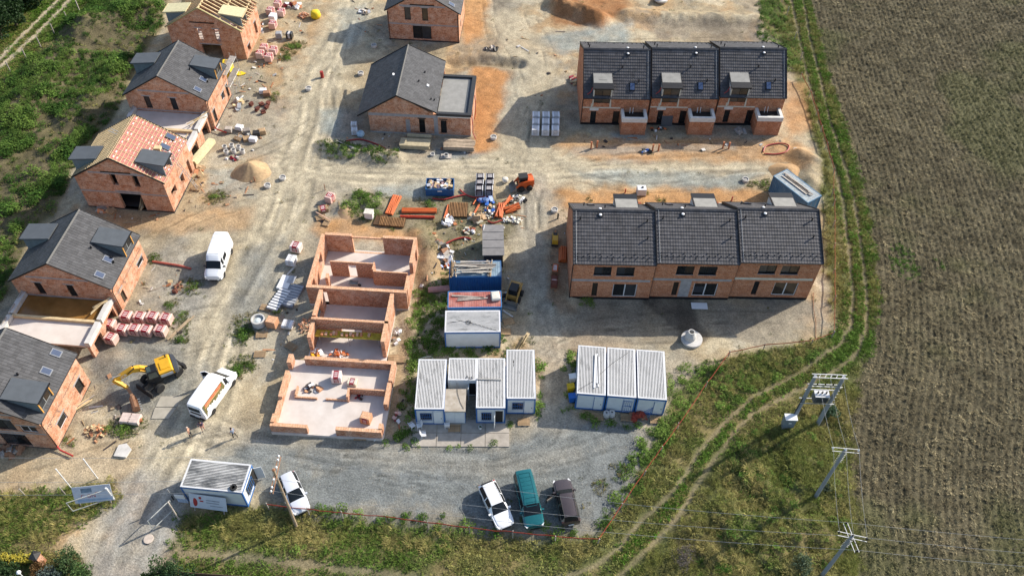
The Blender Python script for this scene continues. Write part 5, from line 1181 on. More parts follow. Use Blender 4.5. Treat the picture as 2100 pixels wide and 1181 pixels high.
# small yellow trench roller
def roller():
    p = G(1138,497); t = thing("trench_roller", "small yellow trench roller beside the lower terrace", "roller", (p.x, p.y, 0), R(88))
    for x in (-.55,.55): MB().cyl((x, -.4,.3),(x, .4,.3),.3, n=16).build("drum", DKM, t)
    MB().box(-.8,.8,-.36,.36,.45,.75).build("body", YEL, t); MB().add([Vector((x, y, z)) for y in (-.3,.3) for x, z in ((-.85,.75),(.1,.75),(.05,1.15),(-.75,1.1))],[[0,1,2,3],[7,6,5,4]] + [[i, (i + 1) % 4,4 + (i + 1) % 4,4 + i] for i in range(4)]).build("engine_hood", YEL, t)
    MB().box(.15,.7,-.25,.25,.76,.95).build("control_box", DKM, t); MB().tube([(.6,-.2,.9),(.95,-.2,1.2),(.95,.2,1.2),(.6,.2,.9)],.025,6).build("handle", DKM, t)
roller()

# ================================================================== BUILDING MATERIALS AND SMALL THINGS
_slat = MB().cb((0,0,0),(1.2,.1,.025)).mesh("slat", PALLETW); _bear = MB().cb((0,0,0),(.1,.8,.1)).mesh("bearer", PALLETW)
def pallet(label, p, yaw=0.0, z=0.0, group=None):
    t = thing("pallet", label, "pallet", (p.x, p.y, p.z + z), yaw, group)
    for i in range(6): obj("slat", _slat, t, (0,-.36 + i * .144,.132))
    for x in (-.53,0,.53): obj("bearer", _bear, t, (x, 0,.06))
    return t
_blk = {}
def block_pack(label, p, yaw, wrap=None, size=(1.18,1.0,1.0), band=REDPR, group=None, name="block_pallet", cat="pallet", bandw=.5, z=0, tilt=0, open_top=False):
    t = thing(name, label, cat, (p.x, p.y, p.z + z), yaw, group); wrap = wrap or PINKF
    if tilt: t.rotation_euler.x = tilt
    key = (wrap.name, size, band.name if band else 0, bandw, open_top)
    if key not in _blk:
        x, y, h = size[0] / 2, size[1] / 2, size[2]; P = {}
        P["pallet_base"] = MB().box(-x, x, -y, y, .0,.1).mesh("pallet_base", PALLETW)
        m = MB(); e = .05
        m.add([(sx * (x - i), sy * (y - i), z_) for z_, i in ((.1,0),(h - e, 0),(h, e)) for sx, sy in ((-1,-1),(1,-1),(1,1),(-1,1))],[[3,2,1,0],[8,9,10,11]] + [[a * 4 + k, a * 4 + (k + 1) % 4, a * 4 + 4 + (k + 1) % 4, a * 4 + 4 + k] for a in (0,1) for k in range(4)]); P["wrapped_blocks"] = m.mesh("wrapped_blocks", wrap)
        if open_top:
            P["bare_blocks"] = MB().box(-x + .06, x - .06,-y + .06, y - .06, h, h + .02).mesh("bare_blocks", BRTOP)
        if band:
            b = MB(); w_ = x * bandw; g = .006; b.poly((-w_, -y + e, h + g),(w_, -y + e, h + g),(w_, y - e, h + g),(-w_, y - e, h + g)).poly((-w_, -y - g, h - e),(w_, -y - g, h - e),(w_, -y + e, h + g),(-w_, -y + e, h + g)).poly((-w_, -y - g, .22),(w_, -y - g, .22),(w_, -y - g, h - e),(-w_, -y - g, h - e)).poly((w_, y + g, .22),(-w_, y + g, .22),(-w_, y + g, h - e),(w_, y + g, h - e)); P["printed_band"] = b.mesh("printed_band", band, fix=False)
            q = MB(); n = 3; wm = w_ * .7
            for i in range(n):
                y0 = -y + .18 + i * (2 * y - .3) / n; q.poly((-wm, y0, h + 2 * g),(wm, y0, h + 2 * g),(wm, y0 + .09, h + 2 * g),(-wm, y0 + .09, h + 2 * g))
                z0 = .3 + i * (h - .4) / n; q.poly((-wm, -y - 2 * g, z0),(wm, -y - 2 * g, z0),(wm, -y - 2 * g, z0 + .07),(-wm, -y - 2 * g, z0 + .07))
            P["band_marks"] = q.mesh("band_marks", PM("white_print", (.7,.66,.64),.5), fix=False)
        _blk[key] = P
    P = _blk[key]; par = t
    for nm, me in P.items():
        o = obj(nm, me, t if nm != "band_marks" else par)
        if nm == "printed_band": par = o
        if nm == "band_marks": o["kind"] = "stuff"
    return t
ordn = ["first", "second", "third", "fourth", "fifth", "sixth", "seventh", "eighth", "ninth", "tenth"]
gr = "red-wrapped block pallets by the flooded garage"
for i, (x, y) in enumerate([(263,655),(291,657),(317,657),(344,660)]): block_pack("red-wrapped block pallet, %s from left in the back row beside the flooded garage" % ordn[i], G(x, y), R(-8) + R(90) * (i % 2) * 0, group=gr)
for i, (x, y) in enumerate([(229,672),(255,682),(280,682),(304,684),(333,684)]): block_pack("red-wrapped block pallet, %s from left in the middle row beside the flooded garage" % ordn[i], G(x, y), R(-6 - 3 * i % 5), group=gr)
block_pack("red-wrapped block pallet alone in front of the cluster beside the flooded garage", G(232,700), R(-14), group=gr)
gr = "red-wrapped block pallets by the bare-raftered house"
for x, y, lab in [(535,118, "front left of four"),(553,124, "front right of four"),(543,105, "back left of four"),(562,110, "back right of four")]: block_pack("red-wrapped block pallet, %s below the bare-raftered house" % lab, G(x, y), R(84), group=gr)
for x, y, lab in [(561,57, "lowest of the column"),(556,29, "third up in the column"),(578,32, "with dark red side, second column"),(571,15, "at the top edge")]: block_pack("red-wrapped block pallet %s beside the bare-raftered house" % lab, G(x, y), R(80 + random.uniform(-8,8)), group=gr)
block_pack("white-topped open block pallet in the column beside the bare-raftered house", G(561,42), R(82), WSH, band=None, open_top=False)
block_pack("small grey wrapped pack standing left of the black pack", G(573,78), R(4), PM("grey_film", (.30,.30,.31),.4),(.85,.85,.95), None)
block_pack("small black wrapped pack beside the grassy patch", G(595,79), R(-4), PM("black_film", (.02,.02,.022),.3, spec=.6),(.95,.85,1.0), PM("white_label", (.5,.5,.5)), bandw=.35)
block_pack("red-banded white pallet nearest the road left of the shell", G(609,513), R(-12), PM("pale_pink_film", (.66,.55,.52),.4), group=None)
block_pack("white pallet with bare orange blocks at its side, left of the shell", G(599,540), R(-10), WSH, (1.0,1.1,.95), PM("faint_mark", (.45,.44,.44)), bandw=.3)
block_pack("pallet of bare orange blocks beside the concrete ring", G(560,667), R(-12), PM("bare_clay", (.52,.27,.15),.9, var=.2, scale=5),(1.1,1.0,1.05), None, open_top=True)
block_pack("low white-wrapped pallet beside the brick rubble", G(591,668), R(-8), WSH, (1.2,1.0,.5), PM("faint_mark", (.45,.44,.44)), bandw=.4)
block_pack("dark-printed block pallet leaning at the yard corner by the road", G(678,412), R(70), PINKF, (1.15,.9,1.0), REDPR)
gr = "white-wrapped block pallets in a square left of the upper terrace"
for r_ in range(3):
    for c_ in range(3): block_pack("white-wrapped block pallet, %s row and %s column of the square left of the upper terrace" % (("back", "middle", "front")[r_],("left", "middle", "right")[c_]), G(1099 + c_ * 20.2 - r_ * .6,246 + r_ * 14.3), R(1 + c_ - r_), WSH, (1.02,1.1,1.05), PM("faint_mark", (.45,.44,.44)), bandw=.55, group=gr)
gr = "black and white wrapped packs behind the junk heap"
DKF = PM("dark_side_film", (.62,.62,.63),.35, var=.1)
for r_ in range(3):
    for c_ in range(2): block_pack("black-printed white pack, %s row %s, beside the blue skip" % (("back", "middle", "front")[r_],("left", "right")[c_]), G(985 + c_ * 20 - r_ * 1.2,374 + r_ * 12.4), R(2), DKF, (.98,.95,1.15), PM("black_print", (.025,.02,.025),.4), bandw=.85, group=gr)
for x, y, lab in [(727,263, "upper"),(728,275, "lower")]: block_pack("white-wrapped pack, %s of two beside the low house" % lab, G(x, y), R(5), WSH, (.8,.75,.9), PM("faint_mark", (.45,.44,.44)), group="white packs by the low house")
# tile packs in front of the black-roofed house
for i, (x, y, m_) in enumerate([(470,264, OLDWOOD),(492,260, WSH),(507,267, OLDWOOD),(538,268, PALLETW),(520,284, WSH),(527,272, DKM),(540,185, WSH),(548,190, RUST)]):
    block_pack("small tile pack, %s counted from the left, before the second black roof" % ordn[i], G(x, y + 6), R(random.uniform(-20,20)), m_, (.95,.75,.65), None, group="tile packs on the dirt")
for i, (x, y) in enumerate([(537,216),(548,222),(528,226),(541,232),(516,217),(551,214)]):
    t = thing("tile_stack", "dark clay offcut stack, %s from left in the scatter before the second black roof" % ordn[[2,4,1,3,0,5][i]], "stack", G(x, y), random.uniform(0,3), "dark offcut stacks")
    for k in range(4): MB().cb((random.uniform(-.1,.1), random.uniform(-.1,.1),.06 + .11 * k),(.6,.4,.1), random.uniform(-.3,.3), random.uniform(-.15,.15)).build("tile", PM("dark_red_clay", (.14,.045,.03),.8, var=.3, rnd=.3), t)
# loose pallets
for x, y, a, lab in [(658,447,20, "left of two below the yard corner"),(671,457,75, "right of two below the yard corner"),(545,632,-12, "grey pallet beside the striped panels"),(537,687,5, "under the roadside bush"),(533,727,3, "alone on the sand below the roadside bush"),(597,711,-30, "left of the scaffold bay"),(868,552,4, "on the bank right of the shell"),(820,738,5, "left of two right of the low front room"),(808,735,6, "right of the low front room, half hidden by its corner"),
                     (932,879,2, "step pallet before the concrete-topped hut"),(1074,866,2, "step pallet before the flaking cabin"),(1225,855,-3, "step pallet before the left cabin of the row of three"),(1285,857,-3, "step pallet before the middle cabin of the row of three"),(1345,862,-3, "step pallet before the right cabin of the row of three"),(1036,681,2, "leaning on the white cabin's end"),(403,387,-10, "at the foot of the hoist"),(739,896,2, "leaning on the shell's front wall"),(1043,660,20, "by the loader bucket")]:
    pallet("wooden pallet " + lab, G(x, y), R(a), group="loose pallets")
# striped insulation panels
for (x, y, a, dk, lab) in [(573,617,-18,.6, "white-striped"),(602,609,-14,.25, "grey")]:
    c = G(x, y); t = thing("panel_stack", lab + " panel stack on the ground left of the shell", "panels", c, R(a) )
    MB().box(-.65,.65,-1.6,1.6,0,.35).build("panel_block", PM("grey_panel", (.22,.23,.25),.6), t)
    for k in range(8): MB().box(-.66,.66,-1.5 + k * .39,-1.5 + k * .39 + .2,.353,.40).build("slat", PVCW if dk > .5 else PM("pale_panel", (.36,.37,.39),.5), t)
c = G(587,582); t = thing("panel_stack", "stack of plain white panels on the ground left of the shell", "panels", c, R(-10)); MB().box(-.75,.55,-1.0,1.0,0,.3).build("panel", PVCW, t); MB().box(.1,.9,-.05,1.05,.302,.34).build("panel", PM("pale_panel", (.36,.37,.39),.5), t); MB().box(.2,.9,-.95,-.1,0,.25).build("panel", MATS["grey_panel"], t)
def ring(label, px, r=.5, h=.5, m=None, fill=None, z=0):
    p = G(*px); t = thing("concrete_ring", label, "ring", (p.x, p.y, z),0)
    MB().lathe([(r, 0),(r, h),(r * .8, h),(r * .8,.06),(0,.06)], n=20).build("ring_wall", m or CONCL, t)
    if fill: MB().lathe([(r * .79, h * .6),(r * .3, h * .8),(0, h * .82)], n=14).build("contents", fill, t)
    return t
ring("large pale concrete ring beside the bare block pallet", (532,664),.75,.9, fill=PM("crumpled_film", (.55,.6,.6),.4, var=.3, scale=5))
for i, (x, y) in enumerate([(462,306),(476,303),(465,316),(480,313),(490,306),(498,314)]): ring("small concrete ring, %s from the left, beside the sand heap" % ordn[[0,2,1,3,4,5][i]],(x, y),.32,.55)
for px, lab in [((549,383), "right of the sand heap"),((580,367), "small and pale beside the haul road"),((740,153), "by the top haul road"),((767,96), "before the top-edge brick house"),((1137,433), "near the lower terrace corner"),((1632,311), "at the end of the red hose"),((1528,371), "beside the askew blue container"),((633,184), "beside the upright red pipe"),((1012,278 + 6), "by the white pallets")]:
    ring("low concrete manhole ring " + lab, px, .42,.35, fill=CONC)
t = ring("concrete ring on a board between the timber stacks and the road", (915,321),.33,.35); MB().box(-.7,.7,-.45,.45,-.02,.06).build("board", OLDWOOD, t)
ring("small concrete ring left of the second timber stack", (887,318),.3,.25)
p = G(1418,697); t = thing("manhole_cone", "concrete manhole cone standing on a round pale slab before the lower terrace", "manhole", (p.x, p.y, 0),0)
MB().lathe([(1.15,0),(1.15,.3),(0,.3)], n=28).build("base_slab", CONCL, t); MB().lathe([(.62,.3),(.6,.75),(.36,1.25),(.36,1.4),(.27,1.4),(.27,.6),(0,.6)],(-.2,.05,0),20).build("cone", CONCL, t)
p = G(1355,3); t = thing("manhole_cone", "concrete cone on a slab at the top picture edge", "manhole", (p.x, p.y, .25),0); MB().lathe([(1.1,0),(1.1,.3),(0,.3)], n=24).build("base_slab", CONCL, t); MB().lathe([(.6,.3),(.58,.7),(.36,1.1),(.26,1.1),(.26,.5),(0,.5)], n=18).build("cone", CONCL, t)
p = G(305,1105); MB().lathe([(.45,0),(.45,.03),(.4,.045),(0,.045)], n=20).build("manhole_cover", PM("pale_cover", (.50,.42,.35),.9), None, loc=(p.x, p.y, .02), label="round pale manhole cover set in the access road", cat="manhole cover")
p = G(253,925); MB().prism([(-.7,-.6),(.5,-.7),(.75,.2),(.1,.8),(-.6,.6)],0,.18).build("concrete_lump", CONCL, None, loc=(p.x, p.y, -.02), label="flat broken concrete lump on the junction", cat="rubble")
# pipes
def pipe_bundle(label, px, yaw, n, L, r, m, spread=.0, lift=0, rows=1, grp=None):
    p = G(*px); t = thing("pipe_bundle", label, "pipes", (p.x, p.y, 0), yaw, grp)
    for k in range(rows):
        for i in range(n - k):
            y = (i - (n - 1 - k) / 2) * r * 2.05; d = random.uniform(-spread, spread)
            MB().tube([(-L / 2, y - d, r + k * r * 1.75),(L / 2, y + d, r + k * r * 1.75 + lift)], r, 8).build("pipe", m, t)
    return t
pipe_bundle("fan of long orange drain pipes beside the rusty grating panels", (806,422), R(80),7,3.4,.08, ORP, .15,0,2)
pipe_bundle("wide flat bundle of orange pipes lying across the yard", (860,433), R(2),6,4.3,.07, ORP, .02,0,2)
pipe_bundle("narrow bundle of red pipes lying in front of the orange bundle", (856,446), R(1),3,4.2,.07, PM("red_orange_pipe", (.48,.06,.03),.5),.02,0,2)
pipe_bundle("two upright-lying orange pipes beside the brown grating", (916,436), R(82),2,2.6,.09, ORP, .03)
pipe_bundle("short orange pipes between the blue bags and the brown grating", (974,414), R(70),1,1.2,.09, ORP); pipe_bundle("long orange pipe beside the blue bags", (980,425), R(72),2,2.3,.06, ORP)
for i, (x, y, a, n, L, lab) in enumerate([(1025,435,88,6,2.2, "upright stack in the junk heap"),(1050,430,20,6,2.0, "slanted stack in the junk heap"),(1040,415,60,3,1.6, "upper stack in the junk heap")]): pipe_bundle("orange pipe offcuts, " + lab, (x, y), R(a), n, L, .08, ORP, .25,.15,3)
pipe_bundle("stack of orange drain pipes against the lower terrace wall", (1155,525), R(87),5,2.2,.11, ORP, .03,0,3)
for x, y in [(1212,304),(1224,302),(1338,309),(1350,309),(1482,304),(1494,305)]:
    p = G(x, y); i = [1212,1224,1338,1350,1482,1494].index(x)
    MB().cyl((0,0,-.1),(0,0,.95),.11, n=10).cyl((0,0,.95),(0,0,1.05),.13, n=10).build("standpipe", PM("clay_standpipe", (.45,.17,.08),.6), None, loc=(p.x, p.y, 0), label="upright orange standpipe, %s from left before the upper terrace" % ordn[i], cat="pipe", group="standpipes before the upper terrace")
for x, y, m_, lab, h, r in [(661,158, REDP, "fat dark red pipe standing upright on the haul road edge", .9,.25),(1144,448, DKM, "black pipe standing by the lower terrace corner", .8,.1),(667,390, RUST, "rusty bar standing at the yard corner", 1.0,.05),(737,396, RUST, "rusty bar standing by the haul road", .7,.05),(523,372, RUST, "rusty pipe leaning at the sand heap foot", .7,.08),(1282,395, REDP, "red pipe stub left of the white tank", .6,.08),(1500,412, REDP, "red pipe stub behind the lower terrace's right end", .7,.08)]:
    p = G(x, y); MB().cyl((0,0,-.1),(0,0, h), r, n=10).build("standpipe", m_, None, loc=(p.x, p.y, 0), label=lab, cat="pipe")
def hose(label, pts, r, m, z=.08, closed=False, name="hose"):
    P = [G(*q) + Vector((0,0, z)) for q in pts]
    # smooth the polyline
    Q = []; n = len(P)
    for i in range(n if closed else n - 1):
        p0, p1, p2, p3 = P[(i - 1) % n if closed else max(i - 1,0)], P[i], P[(i + 1) % n], P[(i + 2) % n if closed else min(i + 2, n - 1)]
        for k in range(5):
            t = k / 5; Q.append(.5 * ((2 * p1) + (p2 - p0) * t + (2 * p0 - 5 * p1 + 4 * p2 - p3) * t * t + (3 * p1 - p0 - 3 * p2 + p3) * t ** 3))
    if not closed: Q.append(P[-1])
    return MB().tube(Q, r, 6, closed).build(name, m, None, label=label, cat="hose")
hose("red corrugated hose laid in an open oval by the upper terrace end", [(1565,312),(1572,300),(1600,295),(1617,300),(1612,312),(1590,317),(1567,316)],.09, REDP)
hose("long red hose running in front of the blue skip", [(887,408),(910,410),(935,404),(955,400)],.09, REDP); hose("curved red hose in front of the black-printed packs", [(943,390),(955,400),(975,406),(1000,404),(1010,402)],.1, REDP)
hose("red hose across the weedy hump before the low house", [(710,290),(740,287),(775,298),(790,306)],.1, REDP); hose("red hose snaking over the junk left of the grey shed", [(915,500),(930,493),(950,488),(966,491)],.1, REDP)
hose("red hose lying at the foot of the junk heap", [(1000,454),(1012,458),(1030,452)],.08, REDP)
hose("long red drain hose from the black-roofed house to the road", [(313,537),(340,541),(370,546),(392,552)],.12, PM("faded_red_hose", (.42,.10,.07),.6)); hose("pale hose coiled behind the first cabin", [(850,760),(853,745),(865,735),(885,733),(886,745),(858,758)],.05, PM("pale_hose", (.55,.55,.45),.6),1.0 if False else .1)
p = G(900,597); t = thing("concrete_pipe", "pink concrete pipe lying left of the containers", "pipe", (p.x, p.y, 0), R(10)); MB().tube([(-1.2,0,.35),(1.2,0,.35)],.35,16).build("pipe_wall", PM("pink_concrete", (.42,.22,.19),.85), t)
# rusty grating panels (formwork)
for px, w_, l_, lab, a in [((940,432),2.3,2.5, "brown rusty grating panel beside the junk heap", 0),((805,457),3.1,1.5, "brown rusty grating panel at the edge of the pit", -4),((780,452),1.3,1.9, "rusty sheet half under the grating panel", -10)]:
    p = G(*px); t = thing("grating_panel", lab, "panel", (p.x, p.y, 0), R(a)); MB().box(-w_ / 2, w_ / 2,-l_ / 2, l_ / 2,.05,.16).build("sheet", PM("rust_sheet", (.085,.045,.02),.8, var=.3), t)
    if "sheet half" not in lab:
        n = int(w_ / .19)
        for i in range(n): MB().box(-w_ / 2 + i * w_ / n, -w_ / 2 + i * w_ / n + .085,-l_ / 2, l_ / 2,.162,.26).build("slat", PM("rust_slat", (.26,.14,.06),.8, var=.3, rnd=.2), t)
# blue skip with rubbish
def skip():
    p = G(903,391); t = thing("skip", "blue rubbish skip heaped with film and boards", "skip", (p.x, p.y, 0), R(1.5)); L, W, H = 1.75,1.05,1.15
    for a in ((-L, L, -W, -W + .08),(-L, L, W - .08, W),(-L, -L + .08,-W + .08, W - .08),(L - .08, L, -W + .08, W - .08)): MB().box(*a, .12, H).build("side", BLUEC, t)
    MB().box(-L, L, -W, W, .05,.13).build("floor", BLUEC, t)
    for x in (-1.1,0,1.1): MB().box(x - .05, x + .05,-W - .06,-W - .002,.1, H - .05).build("rib", BLUEC, t)
    MB().box(-.25,.3,-W - .075,-W - .065,.8,1.0).build("label_plate", PVCW, t)
    ms = [PVCW, PM("cardboard", (.42,.29,.17),.9), WSH, PM("pink_waste", (.5,.33,.33),.7), PM("dark_waste", (.06,.05,.05),.8), WOOD]
    for i in range(46):
        MB().cb((random.uniform(-1.5,1.5), random.uniform(-.85,.85), random.uniform(.85,1.25)),(random.uniform(.25,.8), random.uniform(.2,.5), random.uniform(.04,.3)), random.uniform(0,3), random.uniform(-.5,.5), random.uniform(-.4,.4)).build("waste_piece", random.choice(ms), t)
skip()
# junk heap in the yard
JM = [PVCW, PM("cardboard", (.42,.29,.17)), WSH, ORP, PM("blue_film", (.03,.12,.42),.4), PM("dark_waste", (.06,.05,.05)), WOOD, CONC, PM("cream_foam", (.6,.56,.44),.8)]
def heap(label, px, rx, ry, h, n, mats, name="rubbish_heap", cat="heap", smin=.12, smax=.5, z=0, piece="piece", frame=None):
    p = G(*px); t = thing(name, label, cat, (p.x, p.y, z),0)
    for i in range(n):
        a = random.uniform(0,6.28); q = math.sqrt(random.random()); x, y = rx * q * math.cos(a), ry * q * math.sin(a)
        s = random.uniform(smin, smax)
        MB().cb((x, y, .05 + h * (1 - q) * random.random()),(s, s * random.uniform(.4,.9), s * random.uniform(.15,.6)), random.uniform(0,3), random.uniform(-.6,.6), random.uniform(-.6,.6)).build(piece, random.choice(mats), t)
    return t
heap("heap of white and cream pipe fittings at the top of the yard junk", (1062,410),1.0,.8,.7,40,[PVCW, MATS["cream_foam"], CONC, DKM]); heap("pile of pale plastic offcuts at the lower right of the yard junk", (1050,452),1.3,.5,.4,36,[PVCW, MATS["cream_foam"], PM("pale_plastic", (.5,.48,.42),.6)])
heap("mixed film and pipe rubbish in the middle of the yard junk", (1005,435),.9,1.2,.6,44, JM); heap("blue film bags at the top left of the yard junk", (998,413),1.1,.45,.6,16,[MATS["blue_film"], PM("pale_blue_film", (.22,.32,.55),.4)], smin=.3, smax=.8)
heap("open cardboard boxes and boards beside the yard junk", (980,448),.9,.7,.5,10,[MATS["cardboard"], MATS["cream_foam"], WOOD], smin=.5, smax=1.2); heap("white sack on a brick-laden crate at the yard edge", (919,455),.6,.9,1.0,20,[PVCW, PALLETW, WSH], smin=.3, smax=.8)
heap("bag of broken red rubble behind the grey shed", (962,474),.75,.6,.5,22,[MATS["cream_foam"], PM("brick_red", (.42,.14,.08),.9), PVCW], smin=.2, smax=.5)
heap("frames and crates piled left of the timber-laden container", (912,525),.8,1.5,.8,34,[OLDWOOD, PVCW, DKM, RUST, CONC], smin=.2, smax=1.0)
heap("orange, white and blue buckets left of the timber-laden container", (913,550),.5,.8,.4,8,[ORP, PVCW, MATS["blue_film"], CONC], smin=.3, smax=.45)
heap("pile of broken orange bricks left of the middle wing of the shell", (628,668),.9,1.2,.6,60,[PM("loose_brick", (.50,.22,.11),.9, var=.3, rnd=.25), PM("loose_brick_pale", (.60,.36,.24),.9, rnd=.2)], "brick_rubble", "rubble", .12,.3, piece="brick")
heap("pile of chopped wood and brick beside the corner house", (198,885),1.1,.8,.5,60,[MATS["loose_brick"], PALLETW, WOOD], "rubble_pile", "rubble", .1,.35, piece="chunk")
heap("broken orange bricks beside the yellow bag at the top", (624,33),.9,.8,.7,40,[MATS["loose_brick"], MATS["loose_brick_pale"]], "brick_rubble", "rubble", .15,.4, piece="brick")
heap("bricks and sacks on the floor left of the scaffold bay floor", (650,727),.7,.5,.3,16,[MATS["loose_brick"], PVCW, WSH, YEL], z=.3, smin=.2, smax=.6)
heap("plastic sacks and bricks on the floor in the scaffold bay", (694,730),1.2,.45,.5,26,[MATS["loose_brick"], PVCW, ORP], z=.3, smin=.2, smax=.5)
heap("brown branches and litter right of the shell's middle wing", (812,690),.5,1.2,.2,24,[OLDWOOD, RUST, PVCW], smin=.1, smax=.5); heap("red film scraps right of the low front room", (815,855),.4,.9,.15,14,[REDPR, PINKF, PVCW], smin=.1, smax=.4)
heap("bricks beside the shell's front right corner", (775,898),.5,.4,.3,12,[MATS["loose_brick"], RUST, PVCW], smin=.15, smax=.4); heap("broken dark clay tiles on the verge by the white van", (365,590),.6,.8,.2,16,[PM("dark_red_clay", (.14,.045,.03)), RUST], smin=.2, smax=.5)
heap("wood offcuts at the foot of the batten-roofed house", (215,432),1.3,.4,.2,22,[OLDWOOD, MATS["loose_brick"], PALLETW], smin=.3, smax=.9); heap("planks left under the corner house gable", (20,928),1.3,.5,.2,14,[OLDWOOD, RUST], smin=.3, smax=1.2)
heap("bricks and red film in the middle of the low front room", (641,800),.9,.5,.5,16,[PM("bare_clay", (.52,.27,.15)), PVCW, MATS["dark_waste"]], z=.3, smin=.2, smax=.6)
heap("cable and rubber scraps under the cross wall of the front room", (738,818),.45,.4,.1,14,[DKM, REDPR], z=.3, smin=.08, smax=.3)
heap("scattered bricks and pipe ends beside the skid steer bucket", (1040,612),.5,.9,.3,22,[RUST, REDPR, PVCW, DKM], smin=.15, smax=.4)
# packs inside the shell
block_pack("red-banded white block pallet standing on the front room slab", G(692,779,.3), R(3), PM("pale_pink_film", (.66,.55,.52)),(1.0,1.0,1.05)); block_pack("opened red-and-cream block pallet beside the full one on the slab", G(723,786,.3), R(-5), MATS["cream_foam"],(.95,.8,.45), REDPR)
block_pack("torn block pallet with stacked bare blocks at the front of the slab", G(752,862,.3), R(-12), PM("bare_clay", (.52,.27,.15)),(1.0,.9,.95), REDPR, open_top=True, bandw=.5)
def wheelbarrow():
    p = G(726,586,.3); t = thing("wheelbarrow", "grey wheelbarrow on the floor of the shell's rear block", "wheelbarrow", (p.x, p.y, .3), R(-5))
    tr = MB(); tr.add([(-.35,-.22,.3),(.35,-.18,.3),(.35,.18,.3),(-.35,.22,.3),(-.5,-.33,.6),(.55,-.3,.6),(.55,.3,.6),(-.5,.33,.6)],[[0,1,2,3],[0,4,5,1],[1,5,6,2],[2,6,7,3],[3,7,4,0]]); tr.build("tray", CONC, t, fix=False)
    MB().lathe([(.1,-.05),(.19,-.05),(.19,.05),(.1,.05)],(.65,0,.19),14, Matrix.Rotation(math.pi / 2,4, 'X')).build("wheel", RUB, t)
    for y in (-.25,.25): MB().tube([(.65, y * .3,.2),(-.3, y, .32),(-.95, y * 1.1,.55)],.02,5).build("handle", STEEL, t); MB().tube([(-.3, y, .32),(-.38, y, .0)],.02,5).build("leg", STEEL, t)
wheelbarrow()
# scaffold bay with loose blocks
p = SHO; t = thing("trestle_platform", "yellow trestle platform across the shell's middle wing", "platform", (p.x, p.y, 0), SHY)
for k in range(3): MB().box(2.05,9.3,10.9 + k * .3,11.18 + k * .3,1.62,1.67).build("plank", PM("yellow_plank", (.50,.36,.04),.7, var=.25, rnd=.1), t)
for x in (2.5,5.6,8.8):
    for y in (10.95,11.7): MB().beam((x, y, .3),(x, y, 1.62),.05,.05).build("leg", STEEL, t)
bm_ = [MB().cb((0,0,.12),(.25,.37,.24)).mesh("block", MATS["loose_brick"]), MB().cb((0,0,.12),(.25,.37,.24)).mesh("block", MATS["loose_brick_pale"])]
rt = Matrix.Rotation(SHY, 3, 'Z')
for i, x in enumerate([2.8,3.2,3.75,4.0,4.25,4.9,5.4,5.8,6.1,6.5,6.9,7.75]):
    q = SHO + rt @ Vector((x, 11.15 + random.uniform(0,.25),1.675)); obj("clay_block", bm_[i % 2], None, q, SHY + random.uniform(-.3,.3), label="loose clay block on the yellow platform, number %s from its left end" % (ordn + ["eleventh", "twelfth"])[i], cat="brick", group="clay blocks on the platform")
# timber
def timber_stack(label, px, L, W_, H_, yaw, m, n, fan=.0, dirty=False):
    p = G(*px); t = thing("timber_stack", label, "timber", (p.x, p.y, 0), yaw); nz = max(2, int(H_ / .09)); ny = max(3, int(W_ / .17))
    for k in range(nz):
        for j in range(ny):
            if k < nz - 1 and 0 < j < ny - 1: continue
            l = L * random.uniform(.93,1.0); y = -W_ / 2 + (j + .5) * W_ / ny; MB().cb((random.uniform(-.05,.05), y, .1 + (k + .5) * H_ / nz),(l, W_ / ny * .9, H_ / nz * .85), random.uniform(-fan, fan)).build("plank", m, t)
    for x in (-L * .35, L * .35): MB().cb((x, 0,.05),(.1, W_, .1)).build("bearer", OLDWOOD, t)
timber_stack("neat stack of pale roof battens before the low house", (852,300),4.1,1.6,.6, R(-2), PM("batten_timber", (.44,.37,.24),.85, var=.2, rnd=.18),8,.01)
timber_stack("untidy stack of boards and battens right of the neat stack", (942,303),4.2,1.7,.65, R(-2), PM("board_timber", (.40,.31,.22),.85, var=.25, rnd=.25),8,.05)
p = G(852,287); t = thing("board_sheet", "yellow-brown boards leaning behind the neat timber stack", "boards", (p.x, p.y, 0), R(-2)); [MB().box(-1.1,2.1,.1 * k, .1 * k + .09,.1 + .0 * k, .55 + .05 * k).build("board", MATS["batten_timber"], t) for k in range(4)]
def planks_on(label, base, yaw, L, W_, z, n, mats, group=None, lmin=1.2, lmax=3.2, skew=.25):
    t = thing("plank_pile", label, "planks", (base.x, base.y, z), yaw)
    for i in range(n):
        l = random.uniform(lmin, lmax); a = random.gauss(0, skew); x = random.uniform(-L / 2 + l / 2, L / 2 - l / 2) if L > l else 0
        MB().cb((x, random.uniform(-W_ / 2, W_ / 2),.05 + .055 * (i // 4)),(l, random.uniform(.1,.2),.05), a).build("plank", random.choice(mats), t)
planks_on("weathered planks heaped on the timber-laden blue container", c1, R(3),5.0,1.7,2.57,26,[OLDWOOD, OLDWOOD, PM("bleached_timber", (.5,.45,.38),.9, rnd=.2)], lmin=1.5, lmax=3.8, skew=.12)
t = thing("plank_pile", "short crosswise planks overhanging the timber-laden container", "planks", (c1.x, c1.y, 2.56), R(93))
for i in range(18): MB().cb((random.uniform(-.25,.0),(2.5 if i % 2 else -1.7) + random.uniform(-.35,.35),.06 + .05 * (i // 6)),(random.uniform(1.9,2.6),.11,.05), random.gauss(0,.06)).build("plank", random.choice([OLDWOOD, MATS["bleached_timber"], PALLETW]), t)
planks_on("long grey planks on the askew container's roof", c3, R(36) - math.pi / 2,5.2,.9,2.57,7,[OLDWOOD, MATS["bleached_timber"]], lmin=3.0, lmax=4.6, skew=.03)
